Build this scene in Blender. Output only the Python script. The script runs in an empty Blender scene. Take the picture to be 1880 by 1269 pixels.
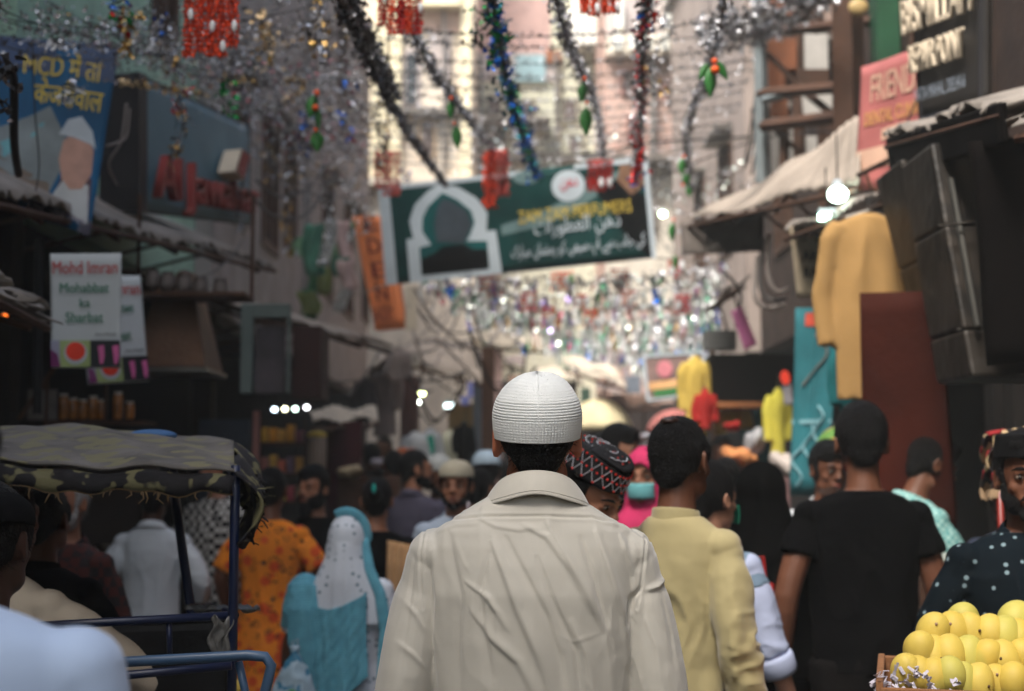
import bpy, bmesh, math, random
import numpy as np
from mathutils import Vector, Matrix
SC=bpy.context.scene; COL=SC.collection
R=math.radians
rnd=random.Random(7)
# ---------------------------------------------------------------- camera, sky, sun, exposure
CAMZ=1.58; F=2611.0; CX,CY=940.0,634.5; PITCH=math.atan(235.5/F)
cam=bpy.data.cameras.new('camera'); co=bpy.data.objects.new('camera',cam); COL.objects.link(co); SC.camera=co
cam.sensor_width=36; cam.lens=50; cam.clip_start=.05; cam.clip_end=500
co.location=(0,0,CAMZ); co.rotation_euler=(R(90)+PITCH,0,0)
cam.dof.use_dof=True; cam.dof.focus_distance=2.85; cam.dof.aperture_fstop=2.9; cam.dof.aperture_blades=0
SUN_EL,SUN_ROT=R(56),R(212)
w=bpy.data.worlds.new('World'); SC.world=w; w.use_nodes=True
nt=w.node_tree; sky=nt.nodes.new('ShaderNodeTexSky'); sky.sky_type='NISHITA'; sky.sun_disc=False
sky.sun_elevation=SUN_EL; sky.sun_rotation=SUN_ROT; sky.air_density=1.6; sky.dust_density=4.0
nt.links.new(sky.outputs[0],nt.nodes['Background'].inputs[0]); nt.nodes['Background'].inputs[1].default_value=.15
sl=bpy.data.lights.new('sun','SUN'); sl.energy=3.2; sl.angle=R(18); sl.color=(1,.965,.91)
so=bpy.data.objects.new('sun',sl); COL.objects.link(so)
_d=Vector((math.sin(SUN_ROT)*math.cos(SUN_EL),math.cos(SUN_ROT)*math.cos(SUN_EL),math.sin(SUN_EL)))
so.rotation_euler=_d.to_track_quat('Z','Y').to_euler()
SC.view_settings.view_transform='Standard'; SC.view_settings.look='None'; SC.view_settings.exposure=1.03; SC.view_settings.gamma=1
SC.cycles.max_bounces=6; SC.cycles.diffuse_bounces=4; SC.cycles.glossy_bounces=3; SC.cycles.volume_bounces=1
SC.cycles.use_denoising=True; SC.cycles.caustics_reflective=False; SC.cycles.caustics_refractive=False
def P(px,py,Y,dz=0):
    rx=(px-CX)/F; ry=(CY-py)/F; cp,sp=math.cos(PITCH),math.sin(PITCH)
    d=Vector((rx,cp-ry*sp,sp+ry*cp)); s=Y/d.y
    return Vector((d.x*s,Y,CAMZ+d.z*s+dz))
# ---------------------------------------------------------------- materials
def lin(c):
    f=lambda v:(v/12.92 if v<=.04045 else ((v+.055)/1.055)**2.4)
    return tuple(f(x/255) for x in c)
MATS={}
def M(name,c,rough=.8,var=.18,scale=6,bump=.0,bscale=40,metal=0,emit=0,c2=None,pat=None,pscale=10,spec=.3,sheen=0,dot=(.28,.2),c3=None):
    """procedural surface: base colour broken up by two noises, optional pattern, bump"""
    if name in MATS: return MATS[name]
    m=bpy.data.materials.new(name); m.use_nodes=True; MATS[name]=m
    n=m.node_tree; N=n.nodes; L=n.links; b=N['Principled BSDF']
    b.inputs['Roughness'].default_value=rough; b.inputs['Metallic'].default_value=metal
    b.inputs['Specular IOR Level'].default_value=spec
    if sheen: b.inputs['Sheen Weight'].default_value=sheen
    if emit:
        b.inputs['Emission Color'].default_value=(*lin(c),1); b.inputs['Emission Strength'].default_value=emit
    c=lin(c); tc=N.new('ShaderNodeTexCoord'); co_=tc.outputs['Object']
    no=N.new('ShaderNodeTexNoise'); no.inputs['Scale'].default_value=scale; no.inputs['Detail'].default_value=5
    L.new(co_,no.inputs['Vector'])
    cr=N.new('ShaderNodeValToRGB'); cr.color_ramp.elements[0].position=.3; cr.color_ramp.elements[1].position=.72
    cr.color_ramp.elements[0].color=(*[x*(1-var) for x in c],1); cr.color_ramp.elements[1].color=(*[min(1,x*(1+var)) for x in c],1)
    L.new(no.outputs['Fac'],cr.inputs['Fac']); out=cr.outputs['Color']
    if c2 is not None:
        c2=lin(c2)
        if pat in('blotch','floral'):
            v=N.new('ShaderNodeTexVoronoi' if pat=='floral' else 'ShaderNodeTexNoise'); v.inputs['Scale'].default_value=pscale
            L.new(co_,v.inputs['Vector']); fac=v.outputs[0]
            th=N.new('ShaderNodeMapRange'); th.clamp=True
            if pat=='floral': a0,a1=.40,.34
            else: a0,a1=.53,.57
            th.inputs['From Min'].default_value=a0; th.inputs['From Max'].default_value=a1
            L.new(fac,th.inputs['Value']); fac=th.outputs[0]
        elif pat=='check':
            v=N.new('ShaderNodeTexChecker'); v.inputs['Scale'].default_value=pscale; L.new(co_,v.inputs['Vector']); fac=v.outputs['Fac']
        elif pat=='dots':
            v=N.new('ShaderNodeTexVoronoi'); v.inputs['Scale'].default_value=pscale; v.inputs['Randomness'].default_value=.45
            L.new(co_,v.inputs['Vector']); th=N.new('ShaderNodeMapRange'); th.inputs['From Min'].default_value=dot[0]; th.inputs['From Max'].default_value=dot[1]
            L.new(v.outputs[0],th.inputs['Value']); fac=th.outputs[0]
        elif pat in('wavex','wavez','wavey'):
            v=N.new('ShaderNodeTexWave'); v.bands_direction=pat[-1].upper(); v.inputs['Scale'].default_value=pscale; v.inputs['Distortion'].default_value=1.2
            L.new(co_,v.inputs['Vector']); th=N.new('ShaderNodeMapRange'); th.inputs['From Min'].default_value=.45; th.inputs['From Max'].default_value=.6
            L.new(v.outputs['Fac'],th.inputs['Value']); fac=th.outputs[0]
        elif pat=='brick':
            v=N.new('ShaderNodeTexBrick'); v.inputs['Scale'].default_value=pscale; v.inputs['Color1'].default_value=(0,0,0,1); v.inputs['Color2'].default_value=(.15,.15,.15,1)
            v.inputs['Mortar'].default_value=(1,1,1,1); mp=N.new('ShaderNodeMapping'); mp.inputs['Rotation'].default_value=(R(90),0,0)
            L.new(co_,mp.inputs['Vector']); L.new(mp.outputs[0],v.inputs['Vector']); fac=v.outputs['Color']
        mx=N.new('ShaderNodeMix'); mx.data_type='RGBA'; L.new(fac,mx.inputs[0]); L.new(out,mx.inputs[6]); mx.inputs[7].default_value=(*c2,1)
        out=mx.outputs[2]
        if c3 is not None:
            v2=N.new('ShaderNodeTexVoronoi'); v2.inputs['Scale'].default_value=pscale*1.9; L.new(co_,v2.inputs['Vector']); c_=N.new('ShaderNodeMath'); c_.operation='COMPARE'; c_.inputs[1].default_value=.36; c_.inputs[2].default_value=.055; L.new(v2.outputs[0],c_.inputs[0])
            no2=N.new('ShaderNodeTexNoise'); no2.inputs['Scale'].default_value=pscale*1.3; L.new(co_,no2.inputs['Vector']); g=N.new('ShaderNodeMath'); g.operation='GREATER_THAN'; g.inputs[1].default_value=.5; L.new(no2.outputs['Fac'],g.inputs[0]); mu=N.new('ShaderNodeMath'); mu.operation='MULTIPLY'; L.new(c_.outputs[0],mu.inputs[0]); L.new(g.outputs[0],mu.inputs[1])
            m3=N.new('ShaderNodeMix'); m3.data_type='RGBA'; L.new(mu.outputs[0],m3.inputs[0]); L.new(out,m3.inputs[6]); m3.inputs[7].default_value=(*lin(c3),1); out=m3.outputs[2]
    L.new(out,b.inputs['Base Color'])
    if bump:
        nb=N.new('ShaderNodeTexNoise'); nb.inputs['Scale'].default_value=bscale; nb.inputs['Detail'].default_value=4; L.new(co_,nb.inputs['Vector'])
        bp=N.new('ShaderNodeBump'); bp.inputs['Strength'].default_value=bump; bp.inputs['Distance'].default_value=.02
        L.new(nb.outputs['Fac'],bp.inputs['Height']); L.new(bp.outputs[0],b.inputs['Normal'])
    return m
# ---------------------------------------------------------------- helpers
class MB:
    """collects faces; build() links them as ONE mesh object"""
    def __init__(s): s.v=[]; s.f=[]; s.mi=[]; s.m=0
    def add(s,vs,fs):
        o=len(s.v); s.v+= [tuple(v) for v in vs]; s.f+=[tuple(i+o for i in f) for f in fs]; s.mi+=[s.m]*len(fs); return s
    def box(s,c,d,rot=None):
        c=Vector(c); x,y,z=[q/2 for q in d]
        vs=[Vector(p) for p in((-x,-y,-z),(x,-y,-z),(x,y,-z),(-x,y,-z),(-x,-y,z),(x,-y,z),(x,y,z),(-x,y,z))]
        if rot is not None: vs=[rot@v for v in vs]
        return s.add([v+c for v in vs],[(0,3,2,1),(4,5,6,7),(0,1,5,4),(1,2,6,5),(2,3,7,6),(3,0,4,7)])
    def hexa(s,a,b):
        """two quads (lists of 4) joined"""
        return s.add(list(a)+list(b),[(3,2,1,0),(4,5,6,7),(0,1,5,4),(1,2,6,5),(2,3,7,6),(3,0,4,7)])
    def slab(s,q,th,n=None):
        q=[Vector(p) for p in q]
        if n is None: n=(q[1]-q[0]).cross(q[3]-q[0]).normalized()
        return s.hexa(q,[p+n*th for p in q])
    def tube(s,pts,r,n=8,cap=True,ry=None,up=None):
        pts=[Vector(p) for p in pts]; k=len(pts)
        if not hasattr(r,'__len__'): r=[r]*k
        if ry is None: ry=r
        elif not hasattr(ry,'__len__'): ry=[ry]*k
        vs=[];prev=None
        for i,p in enumerate(pts):
            t=(pts[min(i+1,k-1)]-pts[max(i-1,0)])
            if t.length<1e-9: t=Vector((0,0,1))
            t.normalize()
            a=Vector(up) if up is not None else (prev if prev is not None else (Vector((1,0,0)) if abs(t.x)<.8 else Vector((0,1,0))))
            a=a-t*a.dot(t)
            if a.length<1e-6: a=t.orthogonal()
            a.normalize(); prev=a; b=t.cross(a)
            for j in range(n):
                an=2*math.pi*j/n; vs.append(p+a*(math.cos(an)*r[i])+b*(math.sin(an)*ry[i]))
        fs=[(i*n+j,i*n+(j+1)%n,(i+1)*n+(j+1)%n,(i+1)*n+j) for i in range(k-1) for j in range(n)]
        if cap: fs+=[tuple(range(n-1,-1,-1)),tuple(range((k-1)*n,k*n))]
        return s.add(vs,fs)
    def ell(s,c,r,rot=None,n=14,m=10):
        c=Vector(c); vs=[]
        for i in range(1,m):
            ph=math.pi*i/m
            for j in range(n):
                th=2*math.pi*j/n; v=Vector((r[0]*math.sin(ph)*math.cos(th),r[1]*math.sin(ph)*math.sin(th),r[2]*math.cos(ph)))
                vs.append(c+(rot@v if rot is not None else v))
        a=Vector((0,0,r[2])); b=-a
        if rot is not None: a=rot@a; b=rot@b
        t=len(vs); vs+=[c+a,c+b]
        fs=[(i*n+j,(i+1)*n+j,(i+1)*n+(j+1)%n,i*n+(j+1)%n) for i in range(m-2) for j in range(n)]
        fs+=[(t,j,(j+1)%n) for j in range(n)]+[(t+1,(m-2)*n+(j+1)%n,(m-2)*n+j) for j in range(n)]
        return s.add(vs,fs)
    def loft(s,rings,n=28,p=2.0,cap=True,cx=0):
        """rings: (z,rx,ry,yoff[,xoff]) superellipse sections"""
        vs=[]
        for q in rings:
            z,rx,ry,yo=q[:4]; xo=q[4] if len(q)>4 else 0
            for j in range(n):
                a=2*math.pi*j/n; c_,s_=math.cos(a),math.sin(a)
                vs.append((cx+xo+rx*math.copysign(abs(c_)**(2/p),c_),yo+ry*math.copysign(abs(s_)**(2/p),s_),z))
        k=len(rings)
        fs=[(i*n+j,i*n+(j+1)%n,(i+1)*n+(j+1)%n,(i+1)*n+j) for i in range(k-1) for j in range(n)]
        if cap: fs+=[tuple(range(n-1,-1,-1)),tuple(range((k-1)*n,k*n))]
        return s.add(vs,fs)
    def grid(s,fn,nu,nv,closed=False):
        vs=[fn(i/(nu-1),j/(nv-1)) for j in range(nv) for i in range(nu)]
        return s.add(vs,[(j*nu+i,j*nu+i+1,(j+1)*nu+i+1,(j+1)*nu+i) for j in range(nv-1) for i in range(nu-1)])
    def mesh(s,name='m',smooth=True):
        me=bpy.data.meshes.new(name); me.from_pydata(s.v,[],s.f)
        if s.mi and max(s.mi)>0: me.polygons.foreach_set('material_index',s.mi)
        if smooth: me.polygons.foreach_set('use_smooth',[True]*len(me.polygons))
        me.update(); return me
    def build(s,name,mats,parent=None,smooth=False,solid=0,bevel=0,sub=0):
        return link(name,s.mesh(name,smooth),mats,parent,solid,bevel,sub)
def link(name,me,mats,parent=None,solid=0,bevel=0,sub=0):
    o=bpy.data.objects.new(name,me); COL.objects.link(o)
    for m in (mats if isinstance(mats,(list,tuple)) else [mats]): me.materials.append(m)
    if parent is not None: o.parent=parent
    if bevel:
        b=o.modifiers.new('b','BEVEL'); b.width=bevel; b.segments=2; b.limit_method='ANGLE'
    if solid:
        b=o.modifiers.new('s','SOLIDIFY'); b.thickness=solid; b.offset=0
    if sub:
        b=o.modifiers.new('u','SUBSURF'); b.levels=sub; b.render_levels=sub
    return o
def tag(o,label,cat,group=None):
    o['label']=label; o['category']=cat; o['kind']='thing'
    if group: o['group']=group
    return o
def thing(name,label,cat,loc=(0,0,0),rz=0,group=None,s=1):
    o=bpy.data.objects.new(name,None); COL.objects.link(o); o.location=loc; o.rotation_euler=(0,0,rz); o.scale=(s,s,s); o.empty_display_size=.1
    return tag(o,label,cat,group)
def struct(o,kind='structure'): o['kind']=kind; return o
def dup(root,loc=None,rz=None,label=None,group=None,s=None):
    r=root.copy(); COL.objects.link(r)
    if loc is not None: r.location=loc
    if rz is not None: r.rotation_euler=(0,0,rz)
    if s is not None: r.scale=(s,s,s)
    if label: r['label']=label
    if group: r['group']=group
    for ch in [c for c in root.children]:
        c=ch.copy(); COL.objects.link(c); c.parent=r
        for g in ch.children:
            d=g.copy(); COL.objects.link(d); d.parent=c
    return r
def remesh(me,vox,smooth=2,name='m'):
    """union of overlapping closed shapes as one skin"""
    o=bpy.data.objects.new('tmp',me); COL.objects.link(o)
    m=o.modifiers.new('r','REMESH'); m.mode='VOXEL'; m.voxel_size=vox; m.adaptivity=0
    if smooth:
        q=o.modifiers.new('q','SMOOTH'); q.factor=.5; q.iterations=smooth
    dg=bpy.context.evaluated_depsgraph_get(); out=bpy.data.meshes.new_from_object(o.evaluated_get(dg)); out.name=name
    bpy.data.objects.remove(o); bpy.data.meshes.remove(me)
    out.polygons.foreach_set('use_smooth',[True]*len(out.polygons)); return out
def getv(me):
    a=np.empty(len(me.vertices)*3,np.float32); me.vertices.foreach_get('co',a); return a.reshape(-1,3).astype(np.float64)
def getn(me):
    a=np.empty(len(me.vertices)*3,np.float32); me.vertices.foreach_get('normal',a); return a.reshape(-1,3).astype(np.float64)
def setv(me,a): me.vertices.foreach_set('co',a.astype(np.float32).ravel()); me.update()
_H=np.random.RandomState(5).rand(4096)
def vnoise(p):
    """value noise 0..1 on Nx3 points"""
    i=np.floor(p).astype(np.int64); f=p-i; f=f*f*(3-2*f); r=0
    for a in(0,1):
        for b in(0,1):
            for c in(0,1):
                h=_H[((i[:,0]+a)*374761393+(i[:,1]+b)*668265263+(i[:,2]+c)*2147483647)&4095]
                r=r+h*(f[:,0] if a else 1-f[:,0])*(f[:,1] if b else 1-f[:,1])*(f[:,2] if c else 1-f[:,2])
    return r
def fbm(p,o=3):
    r=0;a=.5
    for k in range(o): r=r+a*vnoise(p*(2**k)+k*17.3); a*=.5
    return r
def ridged(p): return 1-np.abs(2*vnoise(p)-1)
def displace(me,fn):
    v=getv(me); n=getn(me); setv(me,v+n*fn(v,n)[:,None]); return me
def text_mesh(s,bold=0.0,extrude=0.0,res=3):
    """letters as a mesh, scaled to the unit square"""
    c=bpy.data.curves.new('t','FONT'); c.body=s; c.size=1; c.extrude=extrude; c.resolution_u=res
    o=bpy.data.objects.new('t',c); COL.objects.link(o); dg=bpy.context.evaluated_depsgraph_get()
    me=bpy.data.meshes.new_from_object(o.evaluated_get(dg)); bpy.data.objects.remove(o)
    if bold and not extrude:
        bm=bmesh.new()
        for k in range(3):
            i0=len(bm.verts); bm.from_mesh(me); bm.verts.ensure_lookup_table()
            for q in bm.verts[i0:]: q.co.x+=bold*k*2.2; q.co.z+=.01*k
        bm.to_mesh(me); bm.free()
    v=getv(me); lo=v.min(0); hi=v.max(0)
    v[:,0]=(v[:,0]-lo[0])/(hi[0]-lo[0]); v[:,1]=(v[:,1]-lo[1])/(hi[1]-lo[1]); setv(me,v); return me
class Quad:
    """a flat or slightly curved board given by its four corners TL,TR,BR,BL; N faces the street"""
    def __init__(s,tl,tr,br,bl,wave=0,flip=False):
        s.tl,s.tr,s.br,s.bl=[Vector(p) for p in(tl,tr,br,bl)]; s.wave=wave
        s.n=(s.bl-s.tl).cross(s.tr-s.tl).normalized()
        if s.n.y>0 and not flip: s.n=-s.n
    def at(s,u,v,d=0):
        """u 0..1 left to right, v 0..1 bottom to top"""
        p=s.bl*(1-u)*(1-v)+s.br*u*(1-v)+s.tr*u*v+s.tl*(1-u)*v
        return p+s.n*(d+s.wave*(math.sin(u*9+v*2)*.5+math.sin(u*17-v*5+1)*.25+math.sin(v*8+u)*.3))
    def sheet(s,name,mat,parent=None,u0=0,v0=0,u1=1,v1=1,d=0,nu=24,nv=12,th=.004):
        mb=MB(); mb.grid(lambda a,b:s.at(u0+(u1-u0)*a,v0+(v1-v0)*b,d),nu,nv)
        return mb.build(name,mat,parent,smooth=True,solid=th)
    def poly(s,name,pts,mat,parent,d=.004,th=.002):
        mb=MB(); bm=bmesh.new(); vs=[bm.verts.new((p[0],p[1],0)) for p in pts]; bm.faces.new(vs)
        bmesh.ops.triangulate(bm,faces=bm.faces[:])
        for it in range(2): bmesh.ops.subdivide_edges(bm,edges=[e for e in bm.edges if e.calc_length()>.09],cuts=1); bmesh.ops.triangulate(bm,faces=bm.faces[:])
        me=bpy.data.meshes.new(name)
        for v in bm.verts: v.co=s.at(v.co.x,v.co.y,d)
        bm.to_mesh(me); bm.free(); return link(name,me,mat,parent)
    def text(s,body,mat,parent,u0,v0,u1,v1,d=.005,bold=.0,extrude=0,name='lettering'):
        me=text_mesh(body,bold,.5 if extrude else 0)
        if isinstance(mat,(list,tuple)) and len(mat)>1: me.materials.clear(); me.polygons.foreach_set('material_index',[1 if p.normal.y>.4 else 0 for p in me.polygons])
        v=getv(me); o=np.array([s.at(u0+(u1-u0)*a[0],v0+(v1-v0)*a[1],d+(extrude*(a[2]+.5) if extrude else a[2]*.03)) for a in v]); setv(me,o)
        return link(name,me,mat,parent)
    def ellipse(s,name,cu,cv,ru,rv,mat,parent,d=.005,n=24):
        return s.poly(name,[(cu+ru*math.cos(2*math.pi*k/n),cv+rv*math.sin(2*math.pi*k/n)) for k in range(n)],mat,parent,d)
AR={'ا':'\uFE8D\uFE8E','آ':'\uFE81\uFE82','ب':'\uFE8F\uFE90\uFE91\uFE92','پ':'\uFB56\uFB57\uFB58\uFB59','ت':'\uFE95\uFE96\uFE97\uFE98','ج':'\uFE9D\uFE9E\uFE9F\uFEA0',
'د':'\uFEA9\uFEAA','ر':'\uFEAD\uFEAE','س':'\uFEB1\uFEB2\uFEB3\uFEB4','ض':'\uFEBD\uFEBE\uFEBF\uFEC0','ط':'\uFEC1\uFEC2\uFEC3\uFEC4','ع':'\uFEC9\uFECA\uFECB\uFECC',
'ل':'\uFEDD\uFEDE\uFEDF\uFEE0','م':'\uFEE1\uFEE2\uFEE3\uFEE4','ن':'\uFEE5\uFEE6\uFEE7\uFEE8','و':'\uFEED\uFEEE','ھ':'\uFBAA\uFBAB\uFBAC\uFBAD','ک':'\uFB8E\uFB8F\uFB90\uFB91','ی':'\uFBFC\uFBFD\uFBFE\uFBFF','ے':'\uFBAE\uFBAF'}
def shape_ar(s):
    out=[]
    for i,c in enumerate(s):
        if c not in AR: out.append(c); continue
        f=AR[c]; pv=i>0 and s[i-1] in AR and len(AR[s[i-1]])==4; nx=i+1<len(s) and s[i+1] in AR and len(f)==4
        out.append(f[3] if pv and nx else f[1] if pv else f[2] if nx else f[0])
    return ''.join(reversed(out))
# ---------------------------------------------------------------- ground and buildings
mb=MB(); mb.grid(lambda u,v:(-30+60*u,-12+72*v,0),2,2)
struct(mb.build('street_ground',M('street_dust',(96,90,84),rough=.95,var=.3,scale=1.5,bump=.4,bscale=8)))
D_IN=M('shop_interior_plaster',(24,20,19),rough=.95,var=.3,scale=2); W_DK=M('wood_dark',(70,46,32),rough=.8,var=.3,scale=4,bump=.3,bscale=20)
GL=M('window_glass_dark',(28,32,36),rough=.15,var=.1,spec=.6); CONC=M('concrete_grey',(120,114,108),rough=.95,var=.25,scale=2,bump=.3,bscale=15)
def house(name,label,side,y0,y1,face,wallm,zs=3.0,zt=8.5,wins=(),open_=True,trim=CONC,inner=None,depth=3.2,frame=None):
    """a house along the lane: upper wall with windows over a deep open shopfront"""
    s=side; inner=inner or D_IN; xf=s*face; xb=s*(face+depth); h=thing(name,label,'building',(xf,(y0+y1)/2,0))
    L=lambda v:(v[0]-xf,v[1]-(y0+y1)/2,v[2])
    def bx(mb,x0,x1,a,b,z0,z1): mb.box(L(((x0+x1)/2,(a+b)/2,(z0+z1)/2)),(abs(x1-x0),abs(b-a),z1-z0))
    mb=MB(); ys=sorted(set([y0,y1]+[w[0] for w in wins]+[w[1] for w in wins])); 
    # wall panels around the openings
    for a,b in zip(ys[:-1],ys[1:]):
        ww=sorted([w for w in wins if w[0]<=a+1e-6 and w[1]>=b-1e-6],key=lambda w:w[2]); z=zs
        for q in ww: bx(mb,xf,xf+s*.22,a,b,z,q[2]); z=q[3]
        bx(mb,xf,xf+s*.22,a,b,z,zt)
    mb.build('wall',wallm,h)
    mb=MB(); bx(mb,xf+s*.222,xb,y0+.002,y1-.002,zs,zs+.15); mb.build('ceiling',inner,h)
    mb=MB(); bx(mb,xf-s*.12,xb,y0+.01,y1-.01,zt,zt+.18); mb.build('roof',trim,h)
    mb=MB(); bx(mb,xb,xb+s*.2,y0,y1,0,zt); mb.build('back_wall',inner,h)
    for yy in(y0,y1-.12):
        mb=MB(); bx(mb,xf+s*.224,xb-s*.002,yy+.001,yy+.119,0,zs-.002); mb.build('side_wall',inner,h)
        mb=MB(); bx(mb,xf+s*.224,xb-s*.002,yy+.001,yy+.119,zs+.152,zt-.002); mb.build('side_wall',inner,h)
        mb=MB(); bx(mb,xf-s*.02,xf+s*.222,yy-.05 if yy!=y0 else yy+.005,yy+.115 if yy!=y0 else yy+.17,0,zs-.003); mb.build('pillar',M('pillar_dark',(30,26,24),rough=.95,var=.3,scale=3),h)  # pillars in one even dark tone
    for a,b,z0,z1 in wins:
        mb=MB(); 
        for q in((a-.05,a+.03,z0-.05,z1+.05),(b-.03,b+.05,z0-.05,z1+.05)): bx(mb,xf-s*.03,xf+s*.1,*q)
        for q in((a+.031,b-.031,z1-.03,z1+.05),(a+.031,b-.031,z0-.05,z0+.03),((a+b)/2-.02,(a+b)/2+.02,z0+.031,z1-.031)): bx(mb,xf-s*.028,xf+s*.098,*q)
        f=mb.build('window',frame or W_DK,h); mb=MB(); bx(mb,xf+s*.12,xf+s*.13,a,b,z0,z1); mb.build('pane',GL,f)
        mb=MB(); bx(mb,xf-s*.22,xf+s*.0,a-.1,b+.1,z1+.08,z1+.13); mb.build('sunshade',trim,f)
    return h
mint=M('paint_mint',(150,182,160),rough=.9,var=.15,scale=3,bump=.2,bscale=20); beig=M('paint_old_beige',(112,98,82),rough=.95,var=.25,scale=2.5,bump=.3,bscale=20)
gpk=M('paint_greypink',(132,124,120),rough=.95,var=.25,scale=2.5,bump=.3,bscale=20); brn=M('boards_brown',(52,37,30),rough=.9,var=.4,scale=3,bump=.4,bscale=20)
house('shop_house','dim beige old shop house behind the blue poster at left',-1,-1.0,7.7,2.85,beig,zs=2.95,zt=10.5,wins=[(3.2,4.2,3.9,5.2),(5.2,6.2,3.9,5.2)])
house('shop_house','mint green upper storey house above the slate sign with slanted letters',-1,7.7,12.2,2.75,mint,zs=3.1,zt=9.5,wins=[(8.3,9.0,5.1,6.5),(10.6,11.3,4.9,6.2)])
house('shop_house','grey pink plaster house behind the silver tinsel left of the lane',-1,12.2,17.5,2.6,gpk,zs=3.0,zt=8.6,wins=[(12.9,13.7,4,5.3),(14.6,15.5,4,5.3),(16,16.8,4.2,5.4),(13,14,6.6,8)])
house('shop_house','far grey house beyond the orange bakery sign left of the lane',-1,17.5,24.3,2.5,gpk,zs=2.9,zt=8.6,wins=[(18.5,19.5,4,5.5),(21,22,4,5.5),(23.5,24.5,4.2,5.6),(20,21,7,8.4)])
house('shop_house','dark brown shop house behind the metal duct at right edge',1,-1.0,7.9,2.75,brn,zs=2.95,zt=8.5,wins=[(5.4,6.2,4.2,5.5)])
house('shop_house','dark timber fronted house behind the faded pink sign',1,7.9,11.6,2.7,brn,zs=3.0,zt=8.5,wins=[(8.5,9.3,4.2,5.6)])
house('shop_house','brown house behind the timber scaffold balcony',1,11.6,16.5,2.9,brn,zs=3.0,zt=10.5,wins=[(12.3,13.1,4.0,5.3),(14.6,15.4,4.0,5.3)])
pbrick=M('brick_pink',(186,150,138),rough=.95,var=.2,scale=3,c2=(202,186,174),pat='brick',pscale=2.2,bump=.2)
house('shop_house','pale pink house right of the lane beyond the scaffold',1,16.5,24,2.75,M('paint_palepink',(160,146,138),rough=.95,var=.2,scale=2),zs=3.0,zt=9.5,wins=[(17.5,18.5,4.4,5.8),(20,21,4.4,5.8)])
house('shop_house','unseen shop house added on the left behind the viewer to shade the foreground',-1,-9,-1.0,2.85,beig,zs=2.95,zt=11,wins=[(-7,-6,4,5.3),(-4,-3,4,5.3)])  # out of view, added to cut the light on the near people
house('shop_house','unseen shop house added on the right behind the viewer to shade the foreground',1,-9,-1.0,2.75,brn,zs=2.95,zt=9,wins=[(-7,-6,4,5.3),(-4,-3,4,5.3)])  # its unseen counterpart, also added to dim the foreground
# houses that close the lane at its end
crm=M('paint_cream',(206,194,178),rough=.95,var=.22,scale=2,bump=.2,bscale=15); yel=M('paint_pale_yellow',(232,220,186),rough=.9,var=.08,scale=3)
pal=M('paint_palegreen',(206,206,186),rough=.95,var=.12,scale=2,c2=(180,178,158),pat='brick',pscale=1.5); mauve=M('paint_mauve',(184,172,168),rough=.95,var=.15,scale=2)
def endhouse(name,label,px0,px1,Y,mat,zt):
    a,b=P(px0,500,Y).x,P(px1,500,Y).x; h=thing(name,label,'building',((a+b)/2,Y,0)); mb=MB(); mb.box((0,1.5,zt/2),(b-a,3,zt)); mb.build('wall',mat,h); mb=MB(); mb.box((0,1.4,zt+.1),(b-a+.2,3.2,.2)); mb.build('roof',CONC,h)
    def part(n,q,m,pr=.06,rec=0,arch=False,par=None):
        x0,y0,x1,y1=q; p0,p1=P(x0,y1,Y),P(x1,y0,Y); cx=(a+b)/2; mb=MB()
        if arch:
            w_=(p1.x-p0.x)/2; pts=[(p0.x,p0.z),(p1.x,p0.z)]+[(p0.x+w_+w_*math.cos(t*math.pi/10),p1.z-w_+w_*1.2*math.sin(t*math.pi/10)) for t in range(11)]
            k=len(pts); mb.add([(x-cx,-pr,z) for x,z in pts]+[(x-cx,.05,z) for x,z in pts],[tuple(range(k))]+[(i,(i+1)%k,(i+1)%k+k,i+k) for i in range(k)])
        else: mb.box(((p0.x+p1.x)/2-cx,-pr/2+.01,(p0.z+p1.z)/2),(p1.x-p0.x,pr+.02,p1.z-p0.z))
        return mb.build(n,m,par or h,bevel=0)
    return h,part
h,pt=endhouse('lane_end_house','cream house with yellow pilasters and an arched window closing the lane',380,872,26,crm,14)
pt('pilaster',(683,0,712,330),yel,.25); pt('pilaster',(716,0,738,330),yel,.18); pt('pilaster',(846,0,866,330),yel,.2); pt('cornice',(738,0,846,22),yel,.4); pt('cornice',(600,330,870,345),crm,.3)
wn=pt('window',(741,92,772,196),mauve,.05,arch=True); pt('pane',(746,100,766,192),GL,.07,arch=True,par=wn); pt('window',(790,60,830,150),mauve,.06); pt('window',(640,60,670,200),M('shutter_tan',(196,168,132),rough=.8),.06); pt('window',(560,40,610,160),M('shutter_tan',(196,168,132)),.06)
pt('panel',(752,0,846,60),M('plaster_rosy',(194,164,150),rough=.9),.03)
h,pt=endhouse('lane_end_house','pale green washed house with small light blue window at the lane end',872,1112,27.5,pal,15)
pt('panel',(872,0,1010,100),M('plaster_rose',(186,156,150),rough=.95,var=.15),.05); pt('panel',(872,100,1020,150),mauve,.06); pt('window',(945,104,1001,152),M('shutter_lightblue',(140,172,180),rough=.6,var=.05),.12)
pt('band',(1001,96,1030,118),M('rust_brown',(140,88,56)),.14); pt('balcony',(1040,40,1108,100),M('paint_white',(228,230,222),rough=.9,var=.05),.7); pt('balcony_rail',(1050,0,1112,38),M('paint_white',(228,230,222)),.5); pt('cornice',(872,290,1112,300),CONC,.3)
h,pt=endhouse('lane_end_house','pink brick house with white arched parapet at the lane end',1112,1420,24.5,pbrick,13)
wp=M('paint_white',(228,230,222)); pt('parapet',(1112,76,1400,110),M('paint_offwhite',(206,196,180),rough=.9),.35)
for k in range(9):
    pt('baluster',(1124+k*28,78,1138+k*28,104),wp,.45,arch=True)
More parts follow.
